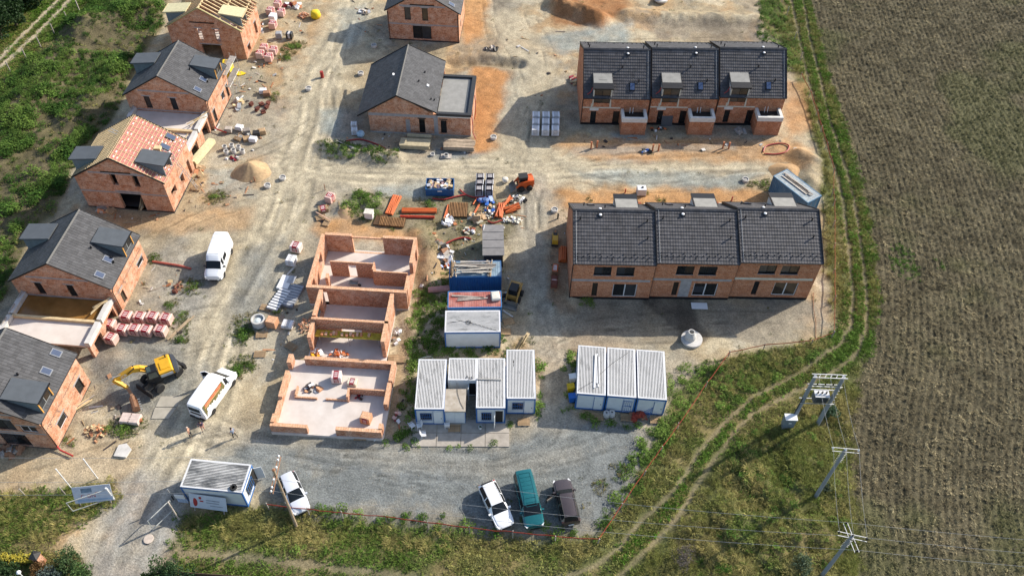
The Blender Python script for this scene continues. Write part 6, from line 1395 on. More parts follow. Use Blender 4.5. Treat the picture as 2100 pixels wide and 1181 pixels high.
planks_on("two long laths on the faded red container roof", c2, R(6),5.0,.9,2.57,3,[OLDWOOD], lmin=2.5, lmax=3.6, skew=.06)
p = G(1016,609,2.6); heapb = thing("white_bag", "white filled bag on the red container's roof end", "bag", (p.x, p.y, 2.57), R(10)); MB().lathe([(.62,0),(.68,.12),(.66,.3),(.55,.4),(0,.42)], n=4, T=Matrix.Rotation(R(45),4, 'Z')).build("bag_body", PM("white_bag", (.62,.58,.50),.8, bump=.5, bscale=6), heapb); heapb.scale = (1,1.25,1)
planks_on("grey planks lying on the weedy hump before the low house", G(712,308), R(-32),4.2,.7,.75,5,[OLDWOOD, CONC], lmin=3.0, lmax=4.0, skew=.05)
planks_on("boards leaning on the corner house's east wall", G(172,828), R(48),3.5,.5,.1,4,[WOOD, OLDWOOD], lmin=2, lmax=3.2, skew=.06); planks_on("long pale battens behind the office cluster", G(1068,708), R(62),3.4,.3,.3,3,[WOOD], lmin=2.4, lmax=3.2, skew=.04)
planks_on("white boards lying on the left cabin of the row of three", b3 - u3 * 2.55, y3 + math.pi / 2,4.5,.5,2.82,4,[PVCW], lmin=3.2, lmax=4.4, skew=.01); planks_on("grey plank lying across the cabin roof with the open door", cC + Vector((-.2,.3,0)), yc, 2.6,.1,2.82,1,[CONC], lmin=2.4, lmax=2.5, skew=.02)
planks_on("plank fallen across the open block crate at the yard corner", G(664,447), R(-55),2.6,.1,.3,1,[PM("pink_plank", (.5,.33,.24),.8)], lmin=2.4, lmax=2.5)
planks_on("boards with dark edging lying along the verge kerb by the road", G(372,672), R(62),4.0,.2,.05,2,[PM("kerb_board", (.36,.27,.17),.9)], lmin=3, lmax=3.8, skew=.02)
planks_on("light boards leaning at the batten-roofed house door", G(295,425), R(100),2.6,.6,.6,4,[WOOD, PALLETW], lmin=1.8, lmax=2.5, skew=.1)
p = G(663,432); block_pack("open crate with red film beside the loose pallets", p, R(20), PALLETW, (1.2,.9,.55), REDPR)
# big sheet rolls by the batten-roofed house
p = G(417,316); t = thing("insulation_sheets", "long pale yellow insulation sheets beside the batten-roofed house", "sheets", (p.x, p.y, 0), yaw_px((397,335),(437,288))); 
for k in range(4): MB().box(-2.4,2.4,-.5 + .02 * k, .5 - .03 * k, .1 + .16 * k, .25 + .16 * k).build("sheet", PM("yellow_foam", (.58,.54,.33),.8, rnd=.08), t)
# sand heaps
def sand_heap(label, px, r, h, m, seed):
    p = G(*px); b = MB(); n, k = 36,14; rnd = random.Random(seed); ph = [rnd.uniform(0,6.28) for _ in range(6)]
    for i in range(k + 1):
        q = i / k
        for j in range(n):
            a = 2 * math.pi * j / n; rr = r * q * (1 + .1 * math.sin(2 * a + ph[0]) + .06 * math.sin(3 * a + ph[1]) + .03 * math.sin(7 * a + ph[2])); hh = h * (max(0,1 - q) ** 1.05) * (1 + .06 * math.sin(5 * a + ph[3]) * q) * (1 - .10 * math.exp(-((q) / .15) ** 2)) - .06 * q
            b.v.append((rr * math.cos(a), rr * math.sin(a), hh))
    for i in range(k):
        for j in range(n): b.f.append([i * n + j, i * n + (j + 1) % n, (i + 1) * n + (j + 1) % n, (i + 1) * n + j]); b.m.append(0)
    o = b.build("sand_heap", m, None, smooth=True, loc=(p.x, p.y, 0), label=label, cat="heap"); return o
sand_heap("cone of tan sand beside the haul road", (516,352),2.3,1.75, SOILM, 3); sand_heap("small heap of reddish soil beside the junction bush", (705,430),1.5,.6, PM("red_soil", (.36,.24,.14),.95, bump=.5),5)
sand_heap("small mound of sand inside the fence corner by the askew container", (1612,352),2.0,.9, PM("orange_sand", (.38,.24,.12),.95, var=.25, bump=.6),8)
# tanks, bags, bins, chairs
p = G(1314,398); t = thing("water_tank", "white caged water tank behind the lower terrace", "tank", (p.x, p.y, 0), R(3)); MB().box(-.55,.55,-.45,.45,.15,1.1).build("tank_body", PVCW, t); MB().box(-.6,.6,-.5,.5,0,.14).build("pallet_base", PALLETW, t); MB().cyl((.1,0,1.1),(.1,0,1.2),.14, n=10).build("cap", BLACK, t)
for i in range(5): MB().tube([(-.57,-.47,.3 + i * .18),(.57,-.47,.3 + i * .18),(.57,.47,.3 + i * .18),(-.57,.47,.3 + i * .18)],.015,4, True).build("cage_bar", STEEL, t)
p = G(758,446); t = thing("water_tank", "white plastic tank standing in the yard weeds", "tank", (p.x, p.y, 0), R(-6)); MB().box(-.5,.5,-.4,.4,.1,.95).build("tank_body", PVCW, t); MB().box(-.55,.55,-.45,.45,.951,1.05).build("lid", PM("cream_lid", (.6,.56,.48),.6), t)
p = G(1000,395) ; 
p = G(740,279); t = thing("bulk_bag", "pale blue bulk bag beside the low house", "bag", (p.x, p.y, 0), R(12)); MB().lathe([(.42,0),(.55,.25),(.5,.6),(.3,.7),(0,.6)], n=9).build("bag_body", PM("pale_blue_bag", (.40,.52,.60),.7, var=.2, scale=4), t, smooth=True)
p = G(1036,373); t = thing("bulk_bag", "white bulk bag before the orange loader", "bag", (p.x, p.y, 0), R(12)); MB().lathe([(.35,0),(.42,.2),(.4,.55),(.2,.65),(0,.6)], n=9).build("bag_body", PM("white_bag", (.68,.64,.56)), t, smooth=True)
p = G(648,36); t = thing("bulk_bag", "bright yellow sack beside the brick rubble at the top", "bag", (p.x, p.y, 0), R(12)); MB().lathe([(.7,0),(.8,.4),(.7,1.0),(.4,1.15),(0,1.1)], n=9).build("bag_body", PM("yellow_sack", (.70,.50,.02),.6, var=.15), t, smooth=True)
def wheelie(label, px, m, yaw):
    p = G(*px); t = thing("wheelie_bin", label, "bin", (p.x, p.y, 0), yaw); b = MB(); b.add([(-.24,-.25,.05),(.24,-.25,.05),(.24,.25,.05),(-.24,.25,.05),(-.3,-.35,.95),(.3,-.35,.95),(.3,.33,.95),(-.3,.33,.95)],[[3,2,1,0],[4,5,6,7],[0,1,5,4],[1,2,6,5],[2,3,7,6],[3,0,4,7]]); b.build("body", m, t)
    MB().cb((0,0,1.0),(.64,.74,.07),0,.08).build("lid", m, t); MB().tube([(-.25,.4,.95),(.25,.4,.95)],.02,6).build("handle", m, t)
    for x in (-.22,.22): MB().cyl((x - .03,.28,.1),(x + .03,.28,.1),.1, n=10).build("wheel", RUB, t)
wheelie("yellow wheelie bin left of the row of three cabins", (1169,802), PM("yellow_bin", (.62,.40,.01),.5), R(-80)); wheelie("blue wheelie bin left of the row of three cabins", (1172,822), PM("blue_bin", (.02,.12,.42),.5), R(-85)); wheelie("white bin behind the yellow bin left of the row of three cabins", (1173,782), PVCW, R(-80))
for i, (x, y) in enumerate([(1243,852),(1254,851)]):
    p = G(x, y); t = thing("cable_drum", "round pale drum, %s of two before the row of three cabins" % ("left", "right")[i], "drum", (p.x, p.y, 0),0); MB().lathe([(.33,0),(.33,.5),(.3,.56),(0,.56)], n=18).build("drum_body", CONCL, t); MB().lathe([(.08,.562),(.08,.6),(0,.6)], n=10).build("hub", DKM, t)
def chair(label, px, yaw):
    p = G(*px); t = thing("garden_chair", label, "chair", (p.x, p.y, .05), yaw); MB().cb((0,0,.42),(.5,.5,.04)).build("seat", PVCW, t); MB().cb((-.27,0,.7),(.05,.5,.55),0,0,-.25).build("backrest", PVCW, t)
    for x in (-.2,.2):
        for y in (-.2,.2): MB().beam((x, y, 0),(x, y, .41),.045,.045).build("leg", PVCW, t)
    for y in (-.26,.26): MB().cb((0, y, .6),(.45,.05,.03)).build("armrest", PVCW, t)
for px, a, lab in [((846,877),40, "on the grass left of the cabin pad"),((860,877),200, "before the first cabin's grille"),((869,895),10, "at the front left of the cabin pad"),((917,876),95, "beside the concrete-topped hut")]: chair("white plastic garden chair " + lab, px, R(a))
p = G(985,879); t = thing("flower_pot", "white pot with a plant beside the open cabin door", "pot", (p.x, p.y, .05),0); MB().lathe([(.14,0),(.2,.35),(.17,.35),(0,.3)], n=12).build("pot", PVCW, t); [MB().cb((random.uniform(-.1,.1), random.uniform(-.1,.1),.42),(.16,.05,.1), random.uniform(0,3),.4).build("leaf", PM("pot_leaf", (.04,.08,.03),.7), t) for i in range(7)]
# blue steps leaning at the right cabin, boards
p = G(1325,853); t = thing("metal_steps", "blue barred steps leaning at the right cabin's door", "steps", (p.x, p.y, 0), R(60))
for y in (-.3,.3): MB().beam((0, y, 0),(.5, y, 1.3),.04,.04).build("rail", CBLUE, t)
for k in range(8): MB().beam((.06 * k, -.3,.16 * k + .05),(.06 * k, .3,.16 * k + .05),.03,.03).build("rung", CBLUE, t)
heap("rotten boards and red crates beside the blue steps", (1310,856),.9,.5,.5,16,[OLDWOOD, RUST, PM("red_crate", (.30,.05,.03),.7)], smin=.3, smax=.8)
# paved pad before the cabins: separate concrete slabs
pad = [(858,906),(862,868),(1034,868),(1033,909)]
pd = thing("cabin_pad", "worn concrete paving pad before the office cabins", "paving", G(945,888), yc)
for i in range(4):
    for j in range(2): MB().box(-4.75 + i * 2.4,-4.75 + i * 2.4 + 2.35,-1.5 + j * 1.55 - .0,-1.5 + j * 1.55 + 1.5,-.05,.04 + random.uniform(0,.01)).build("paving_slab", PM("pad_concrete", (.37,.33,.28),.95, var=.2, scale=1.2, rnd=.06), pd)
dr = thing("concrete_track", "pale cracked concrete slabs beside the printed van", "paving", G(340,840), R(0))
for k, (a, b, c_, d) in enumerate([((310,858),(345,858),(362,835),(318,835)),((319,833.5),(362,833.5),(375,812),(330,812))]):
    P = [G(*q) - Vector(G(340,840)) for q in (a, b, c_, d)]; MB().prism([q.xy[:] for q in P],-.06,.0).build("paving_slab", PM("road_slab", (.36,.33,.27),.95, var=.18, scale=.9), dr)
# tyre and cables
p = G(479,1000,2.8); t = thing("tyre", "black tyre lying on the gatehouse cabin roof", "tyre", (p.x, p.y, 2.8),0); MB().lathe([(.16,0),(.3,0),(.34,.08),(.3,.17),(.16,.17),(.16,0)], n=20).build("tyre_body", RUB, t)
def cable(label, pts, z, r=.015, m=DKM):
    return MB().tube([G(x, y, z) for x, y in pts], r, 4).build("cable", m, None, label=label, cat="cable")
cable("loose cable crossing the white cabin roof from end to end", [(918,662),(945,658),(965,662),(1000,672),(1020,678)],2.83,.02); cable("coil of cable on the white cabin roof", [(955,660),(960,656),(966,659),(963,664),(956,663),(957,657),(966,662)],2.84,.025)
cable("tangle of cable on the short cabin roof", [(955,776),(958,770),(962,775),(968,772),(970,776),(960,778)],2.84,.025); cable("cable hanging over the concrete-topped hut", [(937,784),(938,805),(944,825),(951,838)],2.42,.02); cable("cable running over the middle and left cabins of the row of three", [(1289,722),(1255,745),(1215,782),(1185,800)],2.86,.015)
# tile pallet at the junction
block_pack("low pallet of pale tiles before the excavator bucket", G(270,862), R(-4), PM("pale_tile", (.55,.45,.40),.7),(1.9,1.1,.55), PM("dark_gap", (.16,.1,.08)), bandw=.05)
p = G(283,866); MB().tube([(-.4,-.2,.2),(.4,.2,.2)],.2,12).build("clay_pipe", PM("clay_standpipe", (.45,.17,.08)), None, loc=(p.x, p.y, 0), label="short clay pipe under the pale tile pallet", cat="pipe")
block_pack("red-brown brick pallet, upper of the pair by the lower terrace wall", G(1138,557), R(85), RUST, (1.3,.7,.7), ORP, bandw=.9); block_pack("red-brown brick pallet, lower of the pair by the lower terrace wall", G(1136,583), R(88), PM("dark_red_clay", (.14,.045,.03)),(1.4,.75,.8), PM("pinkish_strap", (.45,.25,.2)), bandw=.12)
p = G(1434,628); MB().box(-.9,.9,-.45,.45,.05,.1).build("white_board", PVCW, None, loc=(p.x, p.y, 0), label="white board lying before the lower terrace", cat="board")
p = G(1366,257); MB().box(-.75,.75,-.03,.03,0,1.6, Matrix.Rotation(-.25,4, 'X')).build("grey_sheet", MEMB, None, loc=(p.x, p.y - .2,.0), label="grey sheet leaning beside the middle house entrance of the upper terrace", cat="board")
# hoist on the batten-roofed house
def hoist():
    t = thing("roof_hoist", "inclined ladder hoist lying over the red batten roof down to the ground", "hoist", (0,0,0),0)
    P = [G(406,388) + Vector((0,0,.1)), G(352,318,5.6), G(224,266,7.9)]
    for a, b in ((P[0], P[1]),(P[1], P[2])):
        d = (b - a).normalized(); s = d.cross(Vector((0,0,1))).normalized() * .22
        for sg in (-1,1): MB().beam(a + s * sg, b + s * sg, .05,.06).build("rail", STEEL, t)
        n = int((b - a).length / .5)
        for k in range(1, n): q = a.lerp(b, k / n); MB().beam(q - s, q + s, .03,.03).build("rung", STEEL, t)
    q = P[1].lerp(P[2],.22); MB().cb(q + Vector((0,0,.2)),(.8,.6,.3)).build("carriage", WOOD, t)
hoist()
# scaffold on the second house, yellow chute
def scaffold(label, px, yaw, L, H, n):
    p = G(*px); t = thing("scaffold", label, "scaffold", (p.x, p.y, 0), yaw)
    for i in range(n + 1):
        for y in (0,.9): MB().tube([(i * L / n, y, 0),(i * L / n, y, H)],.03,5).build("standard", STEEL, t)
    for z in (2,4):
        if z < H:
            for y in (0,.9): MB().tube([(0, y, z),(L, y, z)],.025,5).build("ledger", STEEL, t)
            MB().box(0, L, .05,.85, z + .03, z + .08).build("deck", OLDWOOD, t)
    for i in range(n): MB().tube([(i * L / n, 0,0),((i + 1) * L / n, 0,2)],.02,5).build("brace", STEEL, t)
scaffold("steel scaffold at the east wall of the second black-roofed house", (478,205), R(86.5),4.5,4.6,3)
p = G(470,155); t = thing("yellow_tarp_stack", "yellow film-wrapped timber stack by the second black roof's dormer", "stack", (p.x, p.y, 0), R(98)); MB().box(-1.5,1.5,-.65,.65,.1,1.7).build("film", PM("yellow_film", (.70,.50,.03),.5, var=.2), t)
for k in range(9): MB().box(-1.45 + k * .33,-1.3 + k * .33,-.6,.3,1.702,1.78).build("board", WOOD, t)
p = G(492,152); MB().prism([(-.8,-.3),(.2,-.5),(.9,.1),(.1,.5),(-.6,.3)],0,.12).build("yellow_tarp", MATS["yellow_film"], None, loc=(p.x, p.y, 0), label="crumpled yellow tarpaulin on the dirt", cat="tarpaulin")
# bricks on the roofless garage slab
p = G(330,221,2.6); block_pack("white film pack standing on the upper garage slab", Vector((p.x, p.y, 2.5)), R(10), WSH, (1.1,.9,.9), None)
heap("orange bricks scattered on the upper garage slab", (364,232),.9,.5,.5,26,[MATS["loose_brick"], PALLETW], "brick_rubble", "rubble", .15,.4, z=2.5, piece="brick")
# red rebar/hose beside the upper terrace, spoil
cable("thin brown cable across the bare soil right of the lower terrace", [(1668,600),(1668,630),(1673,660),(1673,695)],.06,.04, RUST)

# more site clutter round the left row and the yard
for a in [("old boards and offcuts beside the tile packs", (500,284),1.0,.6,.25,14,[OLDWOOD, PALLETW, CONC],.3,1.1),("planks and bricks dumped at the east wall of the batten-roofed house", (405,355),.6,1.2,.3,18,[WOOD, MATS["loose_brick"], PALLETW],.2,1.0),("bricks and film below the bare-raftered house's east wall", (530,60),.7,1.6,.3,24,[MATS["loose_brick"], PVCW, PALLETW, DKM],.2,.7),("bricks, buckets and boards at the top road edge", (600,12),1.6,.8,.4,26,[MATS["loose_brick"], PVCW, OLDWOOD, REDPR],.2,.8),("white film and boards beside the concrete rings", (478,325),.9,.5,.15,12,[PVCW, REDPR, OLDWOOD],.2,.7),("broken boards along the scaffold foot of the second black roof", (488,215),.5,1.5,.2,16,[WOOD, OLDWOOD, STEEL],.3,1.3),("timber and film beside the top-edge brick house", (748,25),1.0,.7,.3,18,[OLDWOOD, PVCW, MATS["loose_brick"]],.2,.8),("dark boards and a broken pallet on the lane right of the low house", (1010,102),1.2,.4,.2,12,[OLDWOOD, DKM],.3,1.0),("boards leaning by the upper terrace's left end", (1178,165),.4,1.3,.4,12,[WOOD, OLDWOOD, REDPR],.3,1.2),("tools and buckets before the middle house of the upper terrace", (1350,266),1.0,.5,.3,12,[PVCW, DKM, CONC, ORP],.15,.5),("white and blue scraps between the standpipes", (1325,312),.8,.5,.2,12,[PVCW, PM("blue_film", (.03,.12,.42)), DKM],.15,.6),("boards and step blocks at the right house entrance of the upper terrace", (1520,268),.7,.5,.25,10,[OLDWOOD, CONC],.3,.9),("crates and offcuts between the timber-laden container and the shed", (905,505),.8,.7,.5,20,[OLDWOOD, PVCW, RUST],.2,.9),("orange bricks spilled beside the shell's rear block", (868,510),.3,.9,.3,12,[MATS["loose_brick_pale"], MATS["loose_brick"]],.2,.35)]:
    heap(a[0], a[1], a[2], a[3], a[4], a[5], a[6], smin=a[7], smax=a[8])

# ================================================================== FENCES, POLES, SIGNS, PEOPLE
def fence(label, pts, band_m, spacing=4.2, h=1.05, posts=OLDWOOD, two=True):
    P = [G(x, y, h) for x, y in pts]; P = [Vector((p.x, p.y, 0)) for p in P]
    t = thing("site_fence", label, "fence", P[0],0); o = P[0]
    Q = []
    for a, b in zip(P[:-1], P[1:]):
        n = max(1, round((b - a).length / spacing))
        for k in range(n): Q.append(a.lerp(b, k / n))
    Q.append(P[-1])
    pm = MB().box(-.04,.04,-.04,.04,-.2, h + .12).mesh("post", posts)
    for q in Q: e = obj("post", pm, t, q - o); e.rotation_euler = (random.uniform(-.06,.06), random.uniform(-.06,.06), random.random())
    for i, (a, b) in enumerate(zip(Q[:-1], Q[1:])):
        n = 5; top = [a.lerp(b, k / n) - o + Vector((random.uniform(-.04,.04), random.uniform(-.04,.04), h - .10 * math.sin(math.pi * k / n) + random.uniform(-.04,.02))) for k in range(n + 1)]
        m = MB(); hh = random.uniform(.10,.16)
        for k in range(n):
            m.tube(top[k:k + 2],.035,4, caps=False)
        m.build("rope", band_m, t)
        m = MB()
        for k in range(n): m.poly(top[k], top[k + 1], top[k + 1] - Vector((0,0, hh)), top[k] - Vector((0,0, hh)))
        m.build("netting", band_m, t, fix=False)
    return t
REDN = PM("red_fence_netting", (.26,.035,.018),.75, var=.25, scale=3); BRN = PM("brown_fence_netting", (.26,.075,.035),.8, var=.3, scale=3)
fence("red netting fence along the lower edge of the gravel car park", [(547,1033),(630,1043),(700,1050),(790,1058),(877,1070),(963,1081),(1052,1090),(1140,1098),(1228,1105)], REDN)
fence("red netting fence climbing from the car park corner to the bare soil", [(1228,1105),(1277,1031),(1323,965),(1393,868),(1450,784),(1497,721)], REDN)
fence("brown-red netting fence below the lower terrace", [(1497,721),(1570,706),(1667,697),(1711,680)], BRN)
fence("brown-red netting fence along the field track", [(1711,680),(1713,607),(1713,500),(1713,410),(1710,390),(1712,347),(1697,293),(1677,227),(1663,187),(1645,150)], BRN)
t = thing("post_row", "row of bare posts beside the field track at the top", "fence", G(1645,150),0)
for q in [(1640,127),(1628,85),(1613,33),(1603,5)]: MB().box(-.05,.05,-.05,.05,0,1.6).build("post", OLDWOOD, t, loc=G(*q) - G(1645,150))
t = thing("post_row", "row of bare posts beside the upper left farm track", "fence", G(20,135),0)
for q in [(22,148),(55,122),(84,97),(112,70),(140,45),(163,22),(182,2)]: MB().box(-.06,.06,-.06,.06,0,1.7).build("post", OLDWOOD, t, loc=G(*q) - G(20,135))
# ---- power poles
INS = PM("insulator_white", (.8,.8,.78),.3); POLEC = PM("pole_concrete", (.24,.26,.28),.85, var=.12, scale=1)
WIRE = PM("wire_alu", (.34,.34,.33),.6,.3)
wp = G(607,1076); wt = thing("power_pole", "leaning-looking wooden power pole with rusty crossarm beside the silver hatchback", "pole", wp, 0); H_ = 10.3
MB().tube([(0,0,-.3),(0,0, H_)],[.145,.10],10).build("post", PM("pole_wood", (.33,.25,.17),.85, var=.25, scale=2), wt)
arm = yaw_px((552,1030),(566,965),9.6); d = Vector((math.cos(arm), math.sin(arm),0))
for off in (-.12,.12):
    n = Vector((-d.y, d.x, 0)) * off; MB().beam(n - d * 1.7 + Vector((0,0,9.5)), n + d * 1.7 + Vector((0,0,9.5)),.05,.09).build("crossarm", RUST, wt)
ins = []
for k in (-1.6,-1.25,-.55,.55,1.25,1.6):
    q = d * k + Vector((0,0,9.55)); MB().lathe([(.03,0),(.03,.12),(.09,.14),(.1,.24),(.05,.32),(0,.33)], q, 10).build("insulator", INS, wt); ins.append(wp + q + Vector((0,0,.3)))
MB().lathe([(.12,0),(.16,.06),(.1,.14),(0,.16)],(0,0, H_),10).build("pole_cap", RUST, wt)
def conc_pole(label, base, H, armyaw, arm2=None, steps=True):
    b = G(*base); t = thing("power_pole", label, "pole", b, 0); MB().tube([(0,0,-.4),(0,0, H)],[.19,.13],10).build("post", POLEC, t); out = []
    for yw, z, L, nm in ((armyaw, H - .1,1.15, "crossarm"),) + (((arm2, H - .35,1.25, "crossarm"),) if arm2 is not None else ()):
        d = Vector((math.cos(yw), math.sin(yw),0)); n = Vector((-d.y, d.x, 0))
        for off in (-.18,.18): MB().beam(n * off - d * L + Vector((0,0, z)), n * off + d * L + Vector((0,0, z)),.04,.06).build(nm, STEEL, t)
        for k in (-1,0,1):
            q = d * (k * L * .95) + Vector((0,0, z + .03)); MB().lathe([(.04,0),(.08,.05),(.05,.12),(.08,.19),(.05,.26),(0,.3)], q, 8).build("insulator", INS if arm2 is None else DKM, t); out.append(b + q + Vector((0,0,.28)))
    if steps:
        for k in range(6): MB().beam((-.32,0, H - .7 - .28 * k),(.32,0, H - .7 - .28 * k),.03,.03).build("step_iron", STEEL, t)
    return t, out
t1, w1 = conc_pole("middle concrete power pole with pale lattice crossarm at the field edge", (1671,1020),9.0, R(-4)); t2, w2 = conc_pole("lowest concrete power pole with two crossed arms near the picture corner", (1685,1180),8.3, R(-12), R(98))
# transformer station
def transformer():
    a, b = G(1612,862), G(1676,870); a = G(1622,868); t = thing("transformer_station", "two-legged transformer station with cabinet at the field track bend", "transformer", b, 0); A = a - b; H = 8.4; wo_ = []
    for q, nm in ((A, "leg"),(Vector(), "leg")): MB().tube([q + Vector((0,0,-.4)), q + Vector((0,0, H))],[.22,.16],10).build(nm, POLEC, t)
    u_ = -A.normalized(); n = Vector((-u_.y, u_.x, 0))
    for z, off in ((H, .2),(H, -.2),(6.9,.1),(6.9,-.15),(6.0,.1),(4.2,.3),(4.2,-.3)): MB().beam(A - u_ * .3 + n * off + Vector((0,0, z)), u_ * .3 + n * off + Vector((0,0, z)),.06,.09).build("beam", STEEL, t)
    for k in range(5): q = A.lerp(Vector(),(k + .5) / 5); MB().beam(q - n * .2 + Vector((0,0, H)), q + n * .2 - A / 10 + Vector((0,0, H)),.04,.04).build("lattice_bar", STEEL, t)
    m = A * .45; MB().cb(m + Vector((0,0,5.0)),(1.3,.8,1.0), math.atan2(u_.y, u_.x)).build("transformer_tank", PM("transformer_grey", (.10,.11,.12),.6), t); MB().cb(m + Vector((0,0,5.53)),(1.4,.9,.06), math.atan2(u_.y, u_.x)).build("tank_lid", PM("tank_lid", (.6,.6,.6),.5), t)
    for i in range(8): MB().cb(m + n * -.46 + u_ * (-.5 + i * .143) + Vector((0,0,5.0)),(.03,.14,.8), math.atan2(u_.y, u_.x)).build("cooling_fin", PM("transformer_grey", (.10,.11,.12)), t)
    for k in (-.4,0,.4): MB().lathe([(.07,0),(.09,.1),(.05,.2),(.07,.3),(0,.36)], m + u_ * k + Vector((0,0,5.56)),8).build("bushing", DKM, t); MB().lathe([(.06,0),(.08,.1),(.05,.2),(0,.3)], A.lerp(Vector(),.5 + k * .7) + Vector((0,0,6.95)),8).build("insulator", DKM, t)
    cb = MB().box(-.55,.55,-.35,.3,.5,1.9, Matrix.Translation(A + Vector((-.6,-.45,0)))).build("cabinet", PM("cabinet_grey", (.17,.20,.22),.6), t); MB().box(-.6,.6,-.42,.35,1.9,1.98, Matrix.Translation(A + Vector((-.6,-.45,0)))).build("cabinet_roof", PVCW, cb)
    MB().box(-.12,.15,-.362,-.352,1.2,1.35, Matrix.Translation(A + Vector((-.6,-.45,0)))).build("warning_plate", PVCW, cb); MB().box(-.5,.5,-.3,.25,0,.5, Matrix.Translation(A + Vector((-.6,-.45,0)))).build("cabinet_base", CONC, cb)
    MB().tube([A + Vector((-.25,-.1,1.9)), A + Vector((-.2,-.1,4.8))],.05,6).build("conduit", DKM, t)
    for k in range(7): MB().beam((.0,-.0,3.5 + .5 * k),(.35,.0,3.5 + .5 * k),.03,.03).build("step_iron", STEEL, t)
    return [b + A.lerp(Vector(), k) + Vector((0,0, H + .1)) for k in (.1,.5,.95)]
w0 = transformer()
def span(label, a, b, sag):
    n = 14; MB().tube([a.lerp(b, k / n) - Vector((0,0, sag * 4 * (k / n) * (1 - k / n))) for k in range(n + 1)],.013,4, caps=False).build("power_line", WIRE, None, label=label, cat="wire", group="overhead wires")
for k, nm in enumerate(("left", "middle", "right")):
    span("overhead wire, %s of three, from the transformer to the middle concrete pole" % nm, w0[k], w1[k],.35); span("overhead wire, %s of three, from the middle to the lowest concrete pole" % nm, w1[k], w2[k],.3)
for k, nm in zip((0,2,5),("lower", "middle", "upper")):
    j = (0,2,5).index(k); span("overhead wire, %s of three, from the wooden pole over the parked cars" % nm, ins[k], w2[3 + j],1.4); q = ins[k] + (ins[k] - w2[3 + j]).normalized() * 45; q.z = 9.5; span("overhead wire, %s of three, leaving the wooden pole to the left" % nm, ins[k], Vector((q.x, ins[k].y + (j - 1) * .2 - 1.0,9.4)),.8)
    q = w2[3 + j] + Vector((40,-2.0,.5)); span("overhead wire, %s of three, running out over the field" % nm, w2[3 + j], q, .9)
# ---- signs and gate
def sign(label, c0, c1, lean, w_, h_, content, z=.7):
    a, b = G(*c0), G(*c1); v = b - a; yaw = math.atan2(v.y, v.x); p = (a + b) / 2
    t = thing("site_sign", label, "sign", (p.x, p.y, 0), yaw); T = Matrix.Translation((0,0, z)) @ Matrix.Rotation(lean, 4, 'X')
    L = v.length if not w_ else w_
    MB().box(-L / 2, L / 2,-.02,.02,0, h_, T).build("board", PM("sign_white", (.50,.53,.58),.5, var=.08), t)
    for x in (-L * .4, L * .4): MB().box(x - .05, x + .05,.03,.1,-z - .1, h_ * .9, T).build("post", OLDWOOD, t)
    TT = T @ Matrix.Translation((0,-.026,0)) @ Matrix.Rotation(math.pi / 2,4, 'X')
    content(t, TT, L, h_); return t
RL = PM("red_letter", (.35,.03,.03),.5); BLT = PM("blue_print", (.05,.12,.3),.5); GRT = PM("grey_print", (.25,.27,.31),.5)
def cont1(t, T, L, h):
    MB().poly(*[T @ Vector(q) for q in ((-L * .28, h * .62,0),(L * .0, h * .62,0),(L * .0, h * .88,0),(-L * .28, h * .88,0))]).build("picture_panel", PM("blue_grey_picture", (.14,.20,.26),.5, var=.4, scale=3), t)
    text_mesh("C-GN", h * .30, RL, t, T @ Matrix.Translation((-L * .12, h * .40,.003)), ext=.001)
    MB().poly(*[T @ Vector(q) for q in ((L * .08, h * .52,0),(L * .16, h * .52,0),(L * .16, h * .60,0),(L * .08, h * .60,0))]).build("print_line", RL, t)
    MB().poly(*[T @ Vector(q) for q in ((-L * .42, h * .06,0),(L * .46, h * .1,0),(L * .46, h * .18,0),(-L * .42, h * .24,0))]).build("print_line", PM("pale_blue_print", (.30,.40,.52),.5), t)
def cont2(t, T, L, h):
    P = [T @ Vector((-L * .36 + .26 * math.cos(a) * (1 if math.cos(a) > 0 else .6), h * .42 + .5 * math.sin(a),.001)) for a in [k * math.pi / 7 for k in range(14)]]
    MB().poly(*P).build("emblem", RL, t)
    for (x0, x1, z0, z1, m) in ((-.24,-.17,.68,.86, RL),(-.22,-.12,.5,.6, RL),(-.05,.32,.62,.7, GRT),(-.05,.3,.45,.52, GRT),(.05,.4,.25,.31, GRT)): MB().poly(*[T @ Vector(q) for q in ((L * x0, h * z0,0),(L * x1, h * z0,0),(L * x1, h * z1,0),(L * x0, h * z1,0))]).build("print_line", m, t)
sign("white site sign board with red letters on the grass left of the road", (158,1036),(236,1028), R(-28),0,1.75, cont1,.35); sign("white sign board with a red emblem leaning before the gatehouse cabin", (393,1042),(468,1052), R(-22),0,1.6, cont2,.35)
def sgn_small():
    p = G(378,1034); t = thing("notice_boards", "two small notice boards at the gatehouse cabin's corner", "sign", (p.x, p.y, 0), R(-4))
    MB().box(-.45,.45,-.02,.02,1.2,1.9).build("board", PVCW, t); MB().box(-.4,.55,-.02,.02,.45,1.1).build("board", PM("blue_white_notice", (.35,.42,.55),.5, var=.5, scale=5), t)
    for x in (-.4,.4): MB().box(x - .03, x + .03,.022,.07,0,1.95).build("post", OLDWOOD, t)
sgn_small()
p = G(366,1063); t = thing("gate_post", "weathered gate post left of the gatehouse cabin", "post", p, 0); MB().tube([(0,0,-.2),(0,0,3.2)],.08,8).build("post", OLDWOOD, t); MB().lathe([(.1,3.2),(.06,3.28),(0,3.3)], n=8).build("cap", OLDWOOD, t)
def bar_frame(label, P, name="gate_leaf"):
    o = Vector((P[0].x, P[0].y, 0)); t = thing(name, label, "gate", o, 0)
    for a, b in zip(P, P[1:] + P[:1]): MB().tube([a - o, b - o],.045,6).build("frame_bar", PM("gate_tube", (.40,.41,.38),.6,.2,.3,2), t)
